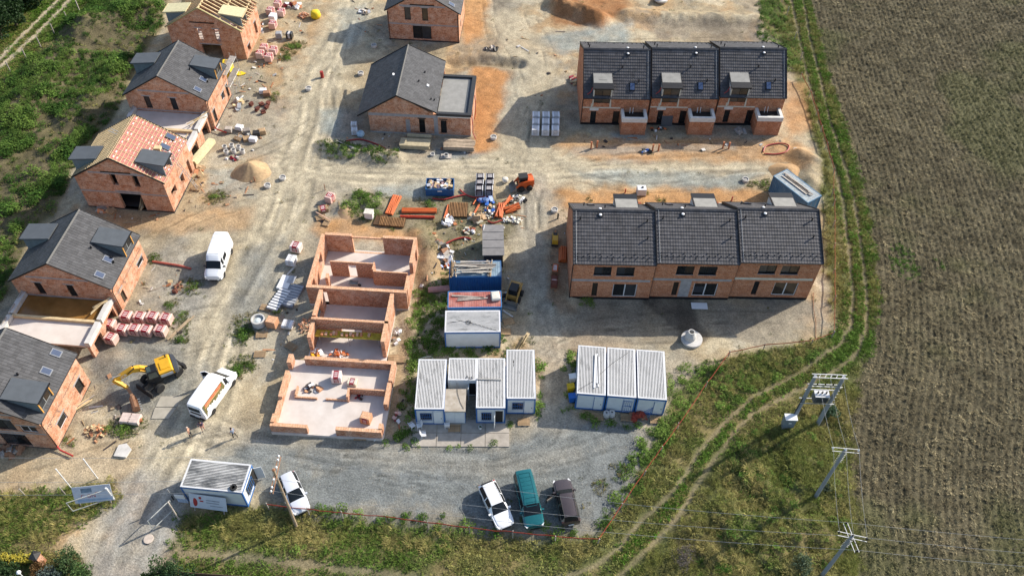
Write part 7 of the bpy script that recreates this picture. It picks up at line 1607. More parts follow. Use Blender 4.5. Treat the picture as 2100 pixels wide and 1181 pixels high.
bar_frame("open tubular gate leaf over the grass beside the red-lettered sign", [G(236,1022) + Vector((0,0,.3)), G(236,1022) + Vector((0,0,1.9)), G(157,1038) + Vector((0,-.6,1.9)), G(157,1038) + Vector((0,-.6,.3))])
bar_frame("open tubular gate leaf across the gatehouse shadow on the road", [G(360,1045) + Vector((0,0,.3)), G(360,1045) + Vector((0,0,1.9)), G(316,1087) + Vector((0,0,1.9)), G(316,1087) + Vector((0,0,.3))])
t = thing("gate_post", "white gate post at the red-lettered sign's right end", "post", G(234,1023),0); MB().tube([(0,0,-.1),(0,0,2.2)],.09,8).build("post", PVCW, t)
t = thing("gate_post", "striped steel gate post at the gatehouse shadow edge", "post", G(360,1030),0); MB().tube([(0,0,-.1),(0,0,2.6)],.06,8).build("post", STEEL, t); MB().tube([(0,0,.6),(0,0,1.4)],.066,8).build("sleeve", DKM, t)
for px, lab, m_, h in [((146,1000), "left white flagpole on the grass verge", PVCW, 3.6),((200,980), "right white flagpole on the grass verge", PVCW, 3.6),((52,1016), "short wooden stake at the verge's left end", OLDWOOD, 1.3),((134,1013), "short wooden stake between the flagpoles and sign", OLDWOOD, 1.3)]:
    t = thing("flagpole" if h > 2 else "stake", lab, "pole", G(*px),0); MB().tube([(0,0,-.2),(0,0, h)],.05,8).build("shaft", m_, t); MB().lathe([(.05, h),(.06, h + .05),(0, h + .08)], n=8).build("knob", m_, t)
# pier and lamp of the garden below
p = G(86,1153); t = thing("garden_pier", "brick garden pier with dark pyramid cap at the bottom edge", "pier", (p.x, p.y, 0), R(-8)); MB().box(-.3,.3,-.3,.3,0,1.5).build("shaft", BR, t); MB().lathe([(.55,1.5),(.55,1.56),(0,1.85)], n=4, T=Matrix.Rotation(R(45),4, 'Z')).build("cap", DKM, t)
p = G(62,1195); t = thing("garden_lamp", "white globe garden lamp at the bottom edge", "lamp", (p.x, p.y, 0),0); MB().tube([(0,0,0),(0,0,2.2)],.035,8).build("post", PVCW, t); MB().lathe([(0,2.15),(.14,2.2),(.2,2.33),(.14,2.47),(0,2.52)], n=14).build("globe", PVCW, t, smooth=True)
p = G(430,1185); t = thing("garden_fence", "dark low garden fence behind the bottom bush", "fence", (p.x, p.y, 0), R(-2)); [MB().box(-2.5 + i * .42,-2.5 + i * .42 + .38,-.03,.03,.1,1.0).build("board", PM("dark_fence_board", (.07,.045,.03),.8, rnd=.2), t) for i in range(18)]

# ---- people
SKIN = PM("skin", (.50,.28,.19),.6, var=.05)
def person(label, px, face, top, bottom, hair, pose, bare_arms=True, shoes=None, shorts=True, hold=None):
    p = G(*px); t = thing("person", label, "person", (p.x, p.y, 0), face)
    # joints: x forward, y left, z up
    st = pose
    J = {'pel': (0,0,.95), 'belly': (.01,0,1.1), 'chest': (.0,0,1.32), 'neck': (.0,0,1.48), 'head0': (.02,0,1.56), 'head1': (.03,0,1.66), 'head2': (.02,0,1.74)}
    Rd = {'pel': (.15,.12), 'belly': (.14,.11), 'chest': (.17,.12), 'neck': (.06,.06), 'head0': (.075,.085), 'head1': (.09,.10), 'head2': (.06,.07)}
    E = [('pel', 'belly'),('belly', 'chest'),('chest', 'neck'),('neck', 'head0'),('head0', 'head1'),('head1', 'head2')]
    for sg, s in ((1, 'l'),(-1, 'r')):
        leg = st['leg' + s]; J['hip' + s] = (0, sg * .10,.90); J['knee' + s] = (leg[0], sg * .11,.50); J['ank' + s] = (leg[1], sg * .12,.10); J['toe' + s] = (leg[1] + .17, sg * .13,.05)
        Rd['hip' + s] = (.095,.095); Rd['knee' + s] = (.062,.062); Rd['ank' + s] = (.045,.045); Rd['toe' + s] = (.045,.035)
        E += [('pel', 'hip' + s),('hip' + s, 'knee' + s),('knee' + s, 'ank' + s),('ank' + s, 'toe' + s)]
        arm = st['arm' + s]; J['sh' + s] = (0, sg * .2,1.40); J['el' + s] = arm[0]; J['wr' + s] = arm[1]; Rd['sh' + s] = (.065,.065); Rd['el' + s] = (.045,.045); Rd['wr' + s] = (.032,.03)
        E += [('chest', 'sh' + s),('sh' + s, 'el' + s),('el' + s, 'wr' + s)]
        el, wr = Vector(J['el' + s]), Vector(J['wr' + s]); d = (wr - el).normalized(); side = d.cross(Vector((0,1,0))).normalized() if abs(d.y) < .9 else Vector((0,0,1))
        pm = wr + d * .07; J['palm' + s] = tuple(pm); Rd['palm' + s] = (.038,.022); E.append(('wr' + s, 'palm' + s))
        for k in range(4):
            f0 = pm + side * (.03 * (k - 1.5) * .7) + d * (.05 + .008 * (1.5 - abs(k - 1.5))); f1 = f0 + d * .03 + Vector((.015,-sg * .012,0)); J['f%d%s' % (k, s)] = tuple(f0); J['g%d%s' % (k, s)] = tuple(f1); Rd['f%d%s' % (k, s)] = (.009,.009); Rd['g%d%s' % (k, s)] = (.008,.008); E += [('palm' + s, 'f%d%s' % (k, s)),('f%d%s' % (k, s), 'g%d%s' % (k, s))]
        th = wr + d * .04 + side * .045; J['th' + s] = tuple(th); Rd['th' + s] = (.011,.011); E.append(('wr' + s, 'th' + s))
    lean = st.get('lean', 0.0)
    names = list(J); V = []
    for nme in names:
        v = Vector(J[nme])
        if v.z > .92 and not nme.startswith(('hip', 'knee', 'ank', 'toe')): v = Vector((0,0,.92)) + Matrix.Rotation(lean, 3, 'Y') @ (v - Vector((0,0,.92)))
        V.append(v)
    me = bpy.data.meshes.new("body"); me.from_pydata(V, [(names.index(a), names.index(b)) for a, b in E],[])
    o = bpy.data.objects.new("body", me); SC.collection.objects.link(o)
    o.modifiers.new("skin", 'SKIN'); s2 = o.modifiers.new("sub", 'SUBSURF'); s2.levels = 1; s2.render_levels = 1
    for i, nme in enumerate(names):
        sv = me.skin_vertices[0].data[i]; sv.radius = Rd[nme]; sv.use_root = (nme == 'pel')
    bpy.context.view_layer.update()
    me2 = bpy.data.meshes.new_from_object(o.evaluated_get(bpy.context.evaluated_depsgraph_get())); bpy.data.objects.remove(o)
    for m_ in (SKIN, top, bottom, shoes or DKM, hair): me2.materials.append(m_)
    Tinv = Matrix.Rotation(-lean, 3, 'Y')
    for f in me2.polygons:
        c = f.center; q = Vector((0,0,.92)) + Tinv @ (c - Vector((0,0,.92))) if c.z > .92 else c
        if c.z < .13: k = 3
        elif c.z < (.56 if shorts else .92): k = 0 if shorts else 2
        elif c.z < .98 and abs(c.y) < .24: k = 2
        elif q.z < 1.47 and abs(q.y) < .27 and q.z > .98 and (Vector((q.x, q.y)).length < .3): k = 1
        elif q.z > 1.66 or (q.z > 1.56 and q.x < -.02): k = 4
        else: k = 0
        f.material_index = k; f.use_smooth = True
    bo = obj("body", me2, t)
    hq = Vector((0,0,.92)) + Matrix.Rotation(lean, 3, 'Y') @ Vector((.03,0,1.67 - .92))
    MB().lathe([(.105,-.03),(.108,.03),(.085,.085),(.04,.11),(0,.115)], hq + Vector((-.02,0,0)),12).build("hair", hair, t, smooth=True)
    for y in (-.035,.035): MB().cb(hq + Vector((.082, y, -.03)),(.02,.022,.014)).build("eye", DKM, t)
    MB().cb(hq + Vector((.10,0,-.055)),(.03,.025,.04)).build("nose", SKIN, t)
    MB().cb(hq + Vector((.085,0,-.10)),(.015,.05,.012)).build("mouth", PM("lips", (.35,.12,.1),.6), t)
    for y in (-.10,.10): MB().cb(hq + Vector((-.005, y, -.04)),(.04,.02,.06)).build("ear", SKIN, t)
    return t
ARMS = dict(arml=((.02,.27,1.13),(.12,.29,.90)), armr=((-.03,-.27,1.13),(.05,-.29,.88)))
person("bare-chested person in dark shorts standing nearest the printed van's shadow", (392,895), R(20), SKIN, PM("navy_cloth", (.03,.035,.05),.9), PM("grey_hair", (.42,.34,.28),.8), dict(ARMS, legl=(.08,.05), legr=(-.02,-.08)), shoes=PM("brown_boot", (.12,.08,.05),.8), shorts=False)
person("person in a purple top and pink shorts behind the printed van", (418,882), R(-75), PM("purple_cloth", (.09,.06,.10),.9, var=.3), PM("pink_cloth", (.55,.22,.16),.9), PM("dark_hair", (.03,.022,.018),.8), dict(arml=((.1,.30,1.2),(.28,.14,1.15)), armr=((.08,-.31,1.17),(.24,-.15,1.1)), legl=(.05,-.05), legr=(.02,.12), lean=.12), shorts=True)
person("person in a grey shirt walking alone on the junction", (483,897), R(160), PM("grey_shirt", (.19,.22,.28),.9), PM("khaki_cloth", (.12,.10,.075),.9), PM("dark_hair", (.03,.022,.018)), dict(arml=((.12,.26,1.15),(.30,.22,1.02)), armr=((-.08,-.27,1.15),(-.02,-.28,.9)), legl=(.14,.10), legr=(-.06,-.24), lean=.14), shorts=False)

# ================================================================== VEGETATION
def veg_mat(name, gain=1.0):
    m = bpy.data.materials.new(name); m.use_nodes = True; t = m.node_tree; L = t.links; b = t.nodes["Principled BSDF"]
    b.inputs["Roughness"].default_value = .8; b.inputs["Specular IOR Level"].default_value = .15
    a = _n(t, 'ShaderNodeAttribute'); a.attribute_type = 'INSTANCER'; a.attribute_name = "tint"
    ge = _n(t, 'ShaderNodeNewGeometry'); mr = _n(t, 'ShaderNodeMapRange'); mr.inputs[3].default_value = .7; mr.inputs[4].default_value = 1.35; L.new(ge.outputs["Random Per Island"], mr.inputs[0])
    hs = _n(t, 'ShaderNodeHueSaturation'); L.new(mr.outputs[0], hs.inputs["Value"]); L.new(a.outputs["Color"], hs.inputs["Color"]); L.new(hs.outputs[0], b.inputs["Base Color"])
    tr = _n(t, 'ShaderNodeBsdfTranslucent'); L.new(hs.outputs[0], tr.inputs[0]); mx = _n(t, 'ShaderNodeMixShader'); mx.inputs[0].default_value = .25
    L.new(b.outputs[0], mx.inputs[1]); L.new(tr.outputs[0], mx.inputs[2]); L.new(mx.outputs[0], t.nodes["Material Output"].inputs[0])
    return m
VM = veg_mat("leaf_and_blade")
def tuft(seed, n, h, spread, wid, lean):
    r = random.Random(seed); b = MB()
    for i in range(n):
        a = r.uniform(0,6.28); q = spread * math.sqrt(r.random()) * .6; p = Vector((q * math.cos(a), q * math.sin(a),-.02)); a2 = a + r.uniform(-.8,.8); o = Vector((math.cos(a2), math.sin(a2),0)); hh = h * r.uniform(.55,1.15); s = Vector((-o.y, o.x, 0)) * wid * r.uniform(.6,1.3)
        m1 = p + Vector((0,0, hh * .6)) + o * lean * hh * .35; e = p + Vector((0,0, hh * r.uniform(.75,1.0))) + o * lean * hh * r.uniform(.7,1.3)
        b.add([p - s, p + s, m1 + s * .8, m1 - s * .8, e],[[0,1,2,3],[3,2,4]])
    return b.mesh("grass_tuft", VM, fix=False)
def leafy(seed, n, rad, h, ls):
    r = random.Random(seed); b = MB()
    for i in range(n):
        a = r.uniform(0,6.28); u_ = r.random(); z = h * (.15 + .85 * u_ ** .7); q = rad * math.sqrt(r.random()) * (1 - .45 * u_); c = Vector((q * math.cos(a), q * math.sin(a), z)); d = Vector((math.cos(a + r.uniform(-.7,.7)), math.sin(a + r.uniform(-.7,.7)), r.uniform(-.5,.5))).normalized(); s = d.cross(Vector((r.uniform(-.4,.4), r.uniform(-.4,.4),1))).normalized() * ls * r.uniform(.35,.6); l = ls * r.uniform(.7,1.4)
        b.add([c, c + d * l * .5 + s, c + d * l - Vector((0,0, l * .2)), c + d * l * .5 - s],[[0,1,2],[0,2,3]])
    return b.mesh("weed_clump", VM, fix=False)
def straws(seed, n):
    r = random.Random(seed); b = MB()
    for i in range(n):
        x, y = r.uniform(-.25,.25), r.uniform(-.12,.12); a = r.uniform(0,6.28); d = Vector((math.cos(a), math.sin(a), r.uniform(.15,1.0))).normalized() * r.uniform(.12,.28); s = Vector((-d.y, d.x, 0)).normalized() * .022; p = Vector((x, y, 0))
        b.add([p - s, p + s, p + d + s * .6, p + d - s * .6],[[0,1,2,3]])
    return b.mesh("straw", VM, fix=False)
PROTO = {'grass': [tuft(1,22,.22,.35,.018,.5), tuft(2,26,.18,.42,.02,.6), leafy(3,18,.28,.12,.10)], 'dry': [tuft(4,40,.42,.42,.014,.9), tuft(5,44,.36,.5,.014,1.1), tuft(6,30,.55,.34,.013,.8)],
         'weed': [leafy(7,70,.50,.42,.13), leafy(8,55,.42,.32,.12), leafy(9,80,.6,.55,.13), tuft(13,34,.5,.4,.022,.7)], 'stub': [straws(10,12), straws(11,9), tuft(12,12,.14,.2,.02,.9)], 'clod': [MB().lathe([(0,-.03),(.1,.0),(.12,.04),(.06,.09),(0,.1)], n=6).mesh("clod", VM)]}
PO = {}
for k_, v_ in PROTO.items():
    PO[k_] = []
    for me in v_: o = bpy.data.objects.new(me.name, me); PO[k_].append(o)
def scatter(name, label, kind, P, S, tint, seed=1):
    n = len(P); rng = np.random.default_rng(seed)
    me = bpy.data.meshes.new(name); me.vertices.add(n); me.vertices.foreach_set('co', P.ravel()); me.update()
    def attr(nm, ty, data, key='value'):
        a = me.attributes.new(nm, ty, 'POINT'); a.data.foreach_set(key, data.ravel())
    attr("rot", 'FLOAT_VECTOR', np.c_[rng.normal(0,.12, n), rng.normal(0,.12, n), rng.uniform(0,6.28, n)], 'vector'); attr("size", 'FLOAT', S); attr("pick", 'INT', rng.integers(0, len(PO[kind]), n).astype(np.int32)); attr("tint", 'FLOAT_COLOR', np.c_[tint, np.ones(n)], 'color')
    o = obj(name, me, label=label, kind="stuff")
    g = bpy.data.node_groups.new(name, 'GeometryNodeTree'); g.interface.new_socket("Geometry", in_out='INPUT', socket_type='NodeSocketGeometry'); g.interface.new_socket("Geometry", in_out='OUTPUT', socket_type='NodeSocketGeometry')
    N = g.nodes; L = g.links; gi = N.new('NodeGroupInput'); go = N.new('NodeGroupOutput'); ip = N.new('GeometryNodeInstanceOnPoints'); gti = N.new('GeometryNodeGeometryToInstance'); ip.inputs["Pick Instance"].default_value = True
    for q in reversed(PO[kind]):
        oi = N.new('GeometryNodeObjectInfo'); oi.inputs[0].default_value = q; L.new(oi.outputs["Geometry"], gti.inputs[0])
    def na(nm, ty):
        x = N.new('GeometryNodeInputNamedAttribute'); x.data_type = ty; x.inputs[0].default_value = nm; return x.outputs[0]
    L.new(gi.outputs[0], ip.inputs["Points"]); L.new(gti.outputs[0], ip.inputs["Instance"]); L.new(na("pick", 'INT'), ip.inputs["Instance Index"])
    er = N.new('FunctionNodeEulerToRotation'); L.new(na("rot", 'FLOAT_VECTOR'), er.inputs[0]); L.new(er.outputs[0], ip.inputs["Rotation"]); L.new(na("size", 'FLOAT'), ip.inputs["Scale"]); L.new(ip.outputs[0], go.inputs[0])
    md = o.modifiers.new("scatter", 'NODES'); md.node_group = g
    return o
NRG = np.random.default_rng(42)
BLOCK = []      # footprints kept free of plants: pixel quads on the ground
for q in ([(1166,607),(1655,612),(1690,440),(1175,440)],[(1188,262),(1590,266),(1600,130),(1195,130)],[(560,888),(785,905),(870,500),(640,490)],[(848,868),(1100,866),(1100,745),(860,765)],[(1178,850),(1368,862),(1370,755),(1190,745)],[(907,712),(1028,712),(1030,665),(912,665)],[(920,655),(1030,650),(1030,540),(920,545)],
          [(365,1020),(505,1035),(525,975),(392,965)],[(862,868),(1034,868),(1033,909),(858,906)],[(990,545),(1033,545),(1033,485),(990,485)]): BLOCK.append(to_world(q))
def sample(poly, dens, soft=.4, wp=.6, rmin=0, patch=None, dist_ruts=.42, pts=None):
    P = to_world(poly); x0, y0 = P.min(0) - .5; x1, y1 = P.max(0) + .5
    x0, x1, y0, y1 = max(x0,-88), min(x1,88), max(y0,25), min(y1,134)
    if x1 <= x0 or y1 <= y0: return np.zeros((0,2))
    n = int((x1 - x0) * (y1 - y0) * dens); x = NRG.uniform(x0, x1, n); y = NRG.uniform(y0, y1, n)
    wx, wy = warp(x, y, wp, .5,12); keep = sdf(wx, wy, P) > NRG.uniform(-soft, soft, n)
    if patch: sc, lo, hi, sd = patch; keep &= NRG.random(n) < sstep(lo, hi, fbm(x, y, sc, 4, sd))
    x, y = x[keep], y[keep]; keep = np.ones(len(x), bool)
    for P_ in RUTW + [to_world(RUT_D), to_world(UPT1), to_world(UPT2)]: keep &= seg_dist(x, y, P_) > dist_ruts + NRG.normal(0,.1, len(x))
    for B in BLOCK: keep &= ~inside(x, y, B)
    return np.c_[x[keep], y[keep]]
def blob(px, r, dens):
    c = G(*px); n = int(math.pi * r * r * dens); a = NRG.uniform(0,6.28, n); q = r * np.sqrt(NRG.random(n)); return np.c_[c.x + q * np.cos(a), c.y + q * np.sin(a)]
def lay(xy): return np.c_[xy, height(xy[:, 0].copy(), xy[:, 1].copy())]
def mix(c1, c2, t): return np.array(c1) * (1 - t)[:, None] + np.array(c2) * t[:, None]
def tints(xy, a, b, sc, seed, jit=.18):
    t = np.clip(sstep(.35,.65, fbm(xy[:, 0], xy[:, 1], sc, 4, seed)) + NRG.normal(0,.12, len(xy)),0,1); return mix(a, b, t) * (1 + NRG.normal(0, jit, len(xy)))[:, None].clip(.4,1.8)
GREEN, BRIGHT, OLIVE, STRAW, DGREEN = (.055,.10,.018),(.10,.17,.03),(.12,.125,.035),(.30,.245,.10),(.022,.048,.012)
VERGE = [(362,1052),(560,1040),(640,1052),(960,1088),(1225,1106),(1270,1042),(1380,885),(1450,792),(1500,732),(1600,716),(1708,690),(1715,600),(1715,400),(1700,300),(1640,120),(1600,-60),(1650,-60),(1700,160),(1745,290),(1770,400),(1790,520),(1797,620),(1787,720),(1757,790),(1742,860),(1737,950),(1747,1050),(1757,1240),(340,1240)]
LOWL = [(-90,1018),(120,1004),(232,987),(238,1030),(150,1078),(95,1112),(-90,1112)]; LOWL2 = [(-90,1118),(80,1125),(165,1140),(172,1240),(-90,1240)]
UPL = [(-80,60),(60,-70),(235,-70),(190,8),(112,78),(25,150),(-80,222)]; MEADOW = [(1560,870),(1735,800),(1740,1000),(1755,1240),(1230,1240),(1330,1140),(1420,1040)]
E_TRACK = [(1605,-60),(1645,-60),(1700,160),(1745,290),(1775,400),(1795,520),(1800,640),(1780,730),(1700,775),(1560,840),(1440,960),(1380,1060),(1300,1150),(1240,1150),(1330,1040),(1420,930),(1530,810),(1690,715),(1735,660),(1735,520),(1715,380),(1660,200)]
gpts = [sample(VERGE, 13, patch=(.35,.15,.45,3)), sample(LOWL, 13), sample(LOWL2,11), sample(UPL, 11), sample(E_TRACK, 10), sample(WEEDS, 1.5)]
g = np.concatenate(gpts)
scatter("short_grass", "short green and straw grass of the verges", 'grass', lay(g), NRG.uniform(.7,1.5, len(g)), tints(g, (.10,.165,.028),(.24,.225,.075),.18,5,.2),3)
mid = np.concatenate([sample(E_TRACK, 12, patch=(.4,.25,.5,6)), sample(UPL, 6)])
scatter("track_grass", "bright green grass between the farm track ruts", 'grass', lay(mid), NRG.uniform(.9,1.6, len(mid)), tints(mid, (.085,.185,.018),(.13,.22,.035),.3,6),4)
d1 = np.concatenate([sample(MEADOW, 4.0, patch=(.3,.3,.55,21)), sample([(380,1060),(640,1060),(960,1098),(1225,1118),(1225,1150),(900,1130),(600,1110),(370,1100)],5, patch=(.5,.3,.55,31)), sample(LOWL, 3), sample([(1500,735),(1620,715),(1700,700),(1690,730),(1560,800),(1430,900),(1250,1110),(1235,1100),(1390,880)],3.0, patch=(.4,.3,.6,8)),
    sample([(1690,430),(1712,400),(1714,600),(1700,640)],6), sample([(1648,150),(1668,190),(1712,340),(1712,400),(1690,400),(1680,300),(1655,200)],5), sample([(1590,40),(1615,20),(1650,150),(1630,155)],4), sample([(1735,800),(1765,790),(1745,860),(1760,1200),(1740,1200),(1728,950)],5), sample([(1650,0),(1700,160),(1790,520),(1800,640),(1790,640),(1770,520),(1690,180)],4)])
scatter("dry_grass", "tall dry yellow-green grass", 'dry', lay(d1), NRG.uniform(.6,1.3, len(d1)), tints(d1,(.33,.285,.105),(.18,.195,.05),.22,15,.25),5)
wz = [sample([(1366,755),(1480,738),(1460,790),(1400,870),(1330,968),(1240,1098),(1212,1092),(1250,1030),(1312,905),(1372,850)],3.4, patch=(.5,.25,.5,4)), sample([(560,1026),(900,1062),(1225,1088),(1230,1108),(960,1090),(640,1056),(545,1040)],2.2, patch=(.6,.3,.55,5)),
      sample([(845,590),(905,580),(918,600),(905,730),(855,745),(850,905),(815,905),(835,750)],4.5), sample([(900,650),(1042,690),(1040,725),(900,735)],4.5), sample([(1098,725),(1113,740),(1110,850),(1096,868)],5), sample([(1036,868),(1050,862),(1060,880),(1040,908),(1000,914),(940,916),(1030,904)],3), sample([(1158,725),(1190,715),(1178,850),(1160,855)],4), sample([(1180,850),(1380,868),(1370,885),(1190,866)],2.5, patch=(.6,.35,.5,5)),
      sample([(662,292),(720,300),(820,312),(822,330),(740,334),(670,318)],3.2, patch=(.6,.3,.5,7)), sample([(735,395),(775,398),(780,440),(745,450),(705,445),(700,430)],3.6), sample([(1560,0),(1600,0),(1640,130),(1600,150),(1555,90)],3.2), sample([(900,560),(925,545),(928,590),(900,600)],3), sample([(1450,770),(1600,735),(1700,712),(1690,740),(1560,790),(1470,860)],3.2, patch=(.4,.3,.5,6)), sample([(790,905),(850,885),(850,915),(1040,905),(1040,916),(830,920)],1.6), sample([(350,1110),(700,1130),(700,1150),(350,1140)],1.0), sample([(1350,870),(1395,880),(1330,960),(1290,1000)],2.0),
      sample([(1500,900),(1735,830),(1730,1180),(1400,1180)],.35), sample([(1180,614),(1225,614),(1220,632),(1180,630)],2.5)]
bl = [((507,665),1.5),((495,690),1.1),((492,752),1.3),((510,745),.9),((389,588),1.2),((368,655),1.1),((372,690),.9),((355,625),.7),((440,405),1.0),((455,400),.8),((598,100),1.3),((585,118),1.0),((612,92),1.0),((560,200),.9),((572,640),.6),((245,875),1.0),((265,878),.9),((290,868),.6),((225,878),.5),((318,530),.7),((140,905),.5),((1575,380),1.1),((1545,378),.6),((1330,395),.3),((1210,408),.4),((1355,410),.5),((880,420),.7),((950,470),.6),((1235,1000),.8),((1270,960),.7),((225,700),.4),((1180,730),.6),((750,405),.9)]
wb = [blob(p, r * .8,2.2) for p, r in bl]; gb = [blob(p, r * 1.25,9) for p, r in bl]
wd = np.concatenate(wz + wb)
scatter("weeds", "leafy green weeds on banks and verges", 'weed', lay(wd), NRG.uniform(.45,1.15, len(wd)), tints(wd, (.062,.125,.018),(.14,.215,.042),.3,25,.22),6)
bk = np.concatenate([sample(WEEDS, 4.2, patch=(.13,.36,.50,17), wp=.8), sample(WEEDS, .4)])
scatter("bank_weeds", "dense bushy weeds on the bank behind the left houses", 'weed', lay(bk), NRG.uniform(.6,1.0, len(bk)) + 1.0 * sstep(.5,.75, fbm(bk[:, 0], bk[:, 1],.35,3,88)), tints(bk, (.045,.10,.016),(.12,.19,.036),.35,26,.25),16)
sp = np.concatenate(gb + [sample([(700,395),(860,405),(1000,400),(1060,420),(1050,480),(960,540),(880,520),(850,480),(720,450)],3, patch=(.6,.35,.6,5)), sample(SITE, .10, patch=(.3,.5,.65,61)), sample([(640,1042),(1225,1092),(1300,950),(1330,905),(1250,900),(1150,1040),(900,1060)],.5, patch=(.5,.45,.65,71)), sample([(110,690),(350,520),(440,600),(400,720),(330,700)],.35, patch=(.5,.45,.6,9)), sample([(650,290),(830,310),(830,330),(660,330)],5), sample([(1050,695),(1100,690),(1090,720),(1045,720)],3)])
scatter("sparse_grass", "sparse dusty grass on the disturbed ground", 'grass', lay(sp), NRG.uniform(.5,1.2, len(sp)), tints(sp, (.10,.13,.035),(.20,.17,.07),.4,35),7)
fx = sample(FIELD, 17, soft=.8, wp=.3)
ph = (rowpos(fx[:, 0], fx[:, 1]) / ROWP) % 1; fx = fx[(np.abs(ph - .25) < .19) | (NRG.random(len(fx)) < .14)]
pt = sstep(.45,.65, fbm(fx[:, 0], fx[:, 1],.09,4,81))
ft = tints(fx, (.28,.236,.138),(.16,.134,.078),.5,45,.28); ft = ft * (1 - .55 * pt[:, None]) + np.array((.10,.115,.035)) * .55 * pt[:, None]
for px, r_ in [((1856,540),2.0),((1930,545),.8),((1845,520),1.0)]:
    c = G(*px); dd = np.hypot(fx[:, 0] - c.x, (fx[:, 1] - c.y) * .6); k = dd < r_ * NRG.uniform(.4,1.1, len(fx)); ft[k] = np.array((.07,.14,.02))
scatter("stubble", "straw stubble and clods of the harvested field", 'stub', lay(fx), NRG.uniform(.7,1.6, len(fx)), ft, 8)
cl = sample(FIELD, 3.0, soft=.8, wp=.3); scatter("clods", "dark earth clods between the stubble rows", 'clod', lay(cl) - np.array((0,0,.04)), NRG.uniform(.4,1.0, len(cl)), np.array((.105,.085,.052)) * (1 + NRG.normal(0,.25, len(cl)))[:, None].clip(.5,1.6),9)
gv = np.concatenate([sample(SITE, .9, patch=(.2,.35,.6,91)), sample([(400,935),(520,900),(800,912),(1300,868),(1330,900),(1225,1095),(1000,1078),(530,1000)],3.0)])
k = np.ones(len(gv), bool)
scatter("loose_stones", "loose stones and soil crumbs on the site ground", 'clod', lay(gv) - np.array((0,0,.02)), NRG.uniform(.15,.5, len(gv)), np.array((.26,.235,.19)) * (1 + NRG.normal(0,.3, len(gv)))[:, None].clip(.4,1.8),10)

# ---- building litter trodden into the ground round the houses
lr = random.Random(3); PROTO['bits'] = [MB().cb((0,0,.03),(1.1,.12,.04)).mesh("scrap", VM), MB().cb((0,0,.06),(.25,.14,.12),0,.2).mesh("scrap", VM), MB().cb((0,0,.05),(.4,.3,.05),0,.15,.2).mesh("scrap", VM), MB().cb((0,0,.04),(.5,.05,.04)).mesh("scrap", VM)]
PO['bits'] = [bpy.data.objects.new("scrap", m_) for m_ in PROTO['bits']]
lz = [sample(q, d_ * 1.8) for q, d_ in (([(440,270),(560,180),(640,60),(560,10),(520,100),(470,220)],.28),([(360,440),(420,330),(540,270),(520,400),(440,440)],.22),([(250,640),(320,530),(400,560),(380,680)],.25),([(120,920),(210,760),(240,800),(300,880),(180,930)],.3),([(540,680),(600,520),(640,560),(600,760),(540,760)],.35),([(790,900),(870,560),(900,560),(840,800),(820,905)],.5),([(890,480),(1060,400),(1080,460),(960,540),(900,560)],.7),([(1180,275),(1600,285),(1600,310),(1190,300)],.3),([(660,395),(720,400),(700,460),(640,470)],.5),([(700,260),(960,285),(990,320),(690,320)],.3),([(1020,560),(1060,560),(1050,700),(1030,700)],.5),([(1110,470),(1165,450),(1160,610),(1120,600)],.3),([(160,440),(330,440),(340,460),(150,460)],.5),([(700,0),(790,0),(780,60),(740,80)],.15),([(1030,60),(1190,60),(1180,200),(1060,200)],.08))]
li = np.concatenate(lz); pal = np.array([(.6,.58,.55),(.45,.19,.09),(.45,.34,.2),(.3,.25,.2),(.06,.05,.05),(.5,.28,.16),(.38,.3,.2)])
scatter("litter", "scraps of timber, brick and film trodden into the ground", 'bits', lay(li), NRG.uniform(.5,1.5, len(li)), pal[NRG.integers(0, len(pal), len(li))],12)
# ---- trees and garden shrubs
def plant(name, label, cat, px, h, r, col, n, ls, trunk=True, z0=.2, squash=1.0, seed=1, clusters=14, c2=None):
    rr = random.Random(seed); p = G(*px); t = thing(name, label, cat, (p.x, p.y, 0),0)
    tm = MB(); tm.tube([(0,0,-.1),(.03 * h, 0, h * .35),(0,.03 * h, h * .75)],[.035 * h + .02,.025 * h + .015,.01 * h + .01],7)
    for i in range(5):
        a = rr.uniform(0,6.28); tm.tube([(.02 * h, 0, h * (.2 + .09 * i)),(r * .6 * math.cos(a), r * .6 * math.sin(a), h * (.4 + .09 * i))],[.018 * h + .01,.006 * h + .004],5)
    tm.build("trunk", PM("bark", (.10,.075,.05),.9), t)
    C = []
    for i in range(clusters):
        a = rr.uniform(0,6.28); u_ = rr.uniform(0,1); zc = h * (z0 + (1 - z0) * u_); q = r * math.sqrt(max(0,1 - (2 * u_ - .9) ** 2 * .75)) * rr.uniform(.35,.85); C.append((Vector((q * math.cos(a), q * math.sin(a), zc)), r * rr.uniform(.28,.5)))
    b = MB()
    for i in range(n):
        c, cr = rr.choice(C); v = Vector((rr.gauss(0,1), rr.gauss(0,1), rr.gauss(0,1) * .8)).normalized() * cr * rr.uniform(.6,1.05); q = c + v; d = (v.normalized() + Vector((rr.gauss(0,.5), rr.gauss(0,.5), rr.gauss(0,.5)))).normalized(); s = d.cross(Vector((rr.gauss(0,1), rr.gauss(0,1), rr.gauss(0,1)))).normalized() * ls * .45; l = ls * rr.uniform(.7,1.3)
        b.add([q, q + d * l * .5 + s, q + d * l, q + d * l * .5 - s],[[0,1,2,3]])
    m = PM("foliage_%s" % label.replace(" ", "_")[:30], col, .7, var=.3, scale=1.5, col2=c2 or tuple(min(.5, c * 1.8) for c in col), trans=.25)
    b.build("crown", m, t, fix=False)
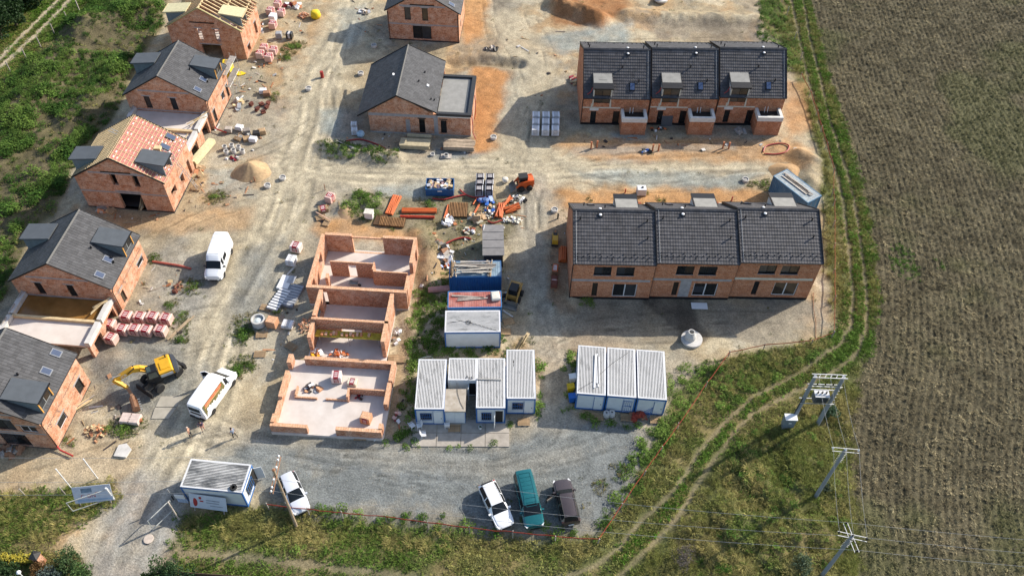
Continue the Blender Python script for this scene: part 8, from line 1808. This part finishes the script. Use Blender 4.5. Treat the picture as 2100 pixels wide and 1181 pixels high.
for px, h, r, lab, sd in [((4,78),6.0,2.8, "dark broadleaf tree at the upper left corner, lowest of the clump", 1),((34,52),6.0,2.4, "dark broadleaf tree next to the farm track in the upper left corner", 2),((10,8),7.0,3.2, "dark broadleaf tree at the very top left corner", 3),((62,18),4.0,2.0, "small dark tree beside the farm track", 4)]: plant("broadleaf_tree", lab, "tree", px, h, r, (.016,.038,.010),5200,.32, seed=sd, clusters=26)
for px, h, r, col, lab, sd, ls in [((340,1180),2.2,1.4,(.035,.065,.020), "rounded green bush left of pair at the bottom road edge", 11,.16),((368,1192),2.0,1.5,(.030,.062,.022), "rounded green bush right of pair at the bottom road edge", 12,.16),((312,1195),1.3,.9,(.045,.08,.016), "low light bush by the bottom of the road", 13,.14),((145,1160),1.7,1.4,(.040,.070,.022), "green bush beside the brick garden pier", 14,.15),((163,1185),1.5,1.2,(.045,.085,.022), "green bush at the road mouth, bottom left", 15,.15),((110,1195),1.3,1.2,(.075,.10,.085), "blue-grey spruce shrub at the bottom edge", 16,.12),((82,1178),1.2,.8,(.10,.055,.018), "rust-brown shrub below the brick pier", 17,.12),((30,1190),1.4,1.4,(.02,.045,.012), "dark hedge shrub in the bottom left corner", 18,.14),((5,1178),1.2,1.2,(.025,.05,.012), "dark hedge shrub at the left picture edge", 19,.14),((1405,1150),1.3,1.3,(.10,.085,.075), "grey leafless-looking shrub in the meadow", 20,.09),((1640,1160),1.0,1.1,(.08,.11,.06), "pale green shrub in the meadow near the lowest pole", 21,.12),((1700,850),.9,.8,(.06,.10,.05), "small green shrub between the transformer legs", 22,.12),((1695,1000),.9,.7,(.10,.13,.08), "pale shrub at the middle concrete pole", 23,.1)]: plant("shrub", lab, "shrub", px, h, r, col, 1500, ls, seed=sd, clusters=13, z0=.15)
p = G(20,1150); yh = MB()
rr = random.Random(5)
for i in range(900): q = Vector((rr.uniform(-3.2,2.8), rr.gauss(0,.22), rr.uniform(.1,.7))); yh.cb(q, (.14,.1,.05), rr.uniform(0,3), rr.uniform(-1,1))
t = thing("flower_hedge", "low yellow-flowering hedge at the left bottom edge", "hedge", (p.x, p.y, 0), R(2)); yh.build("foliage", PM("yellow_flower", (.42,.32,.02),.8, col2=(.14,.15,.03), scale=3), t, fix=False, kind="stuff")
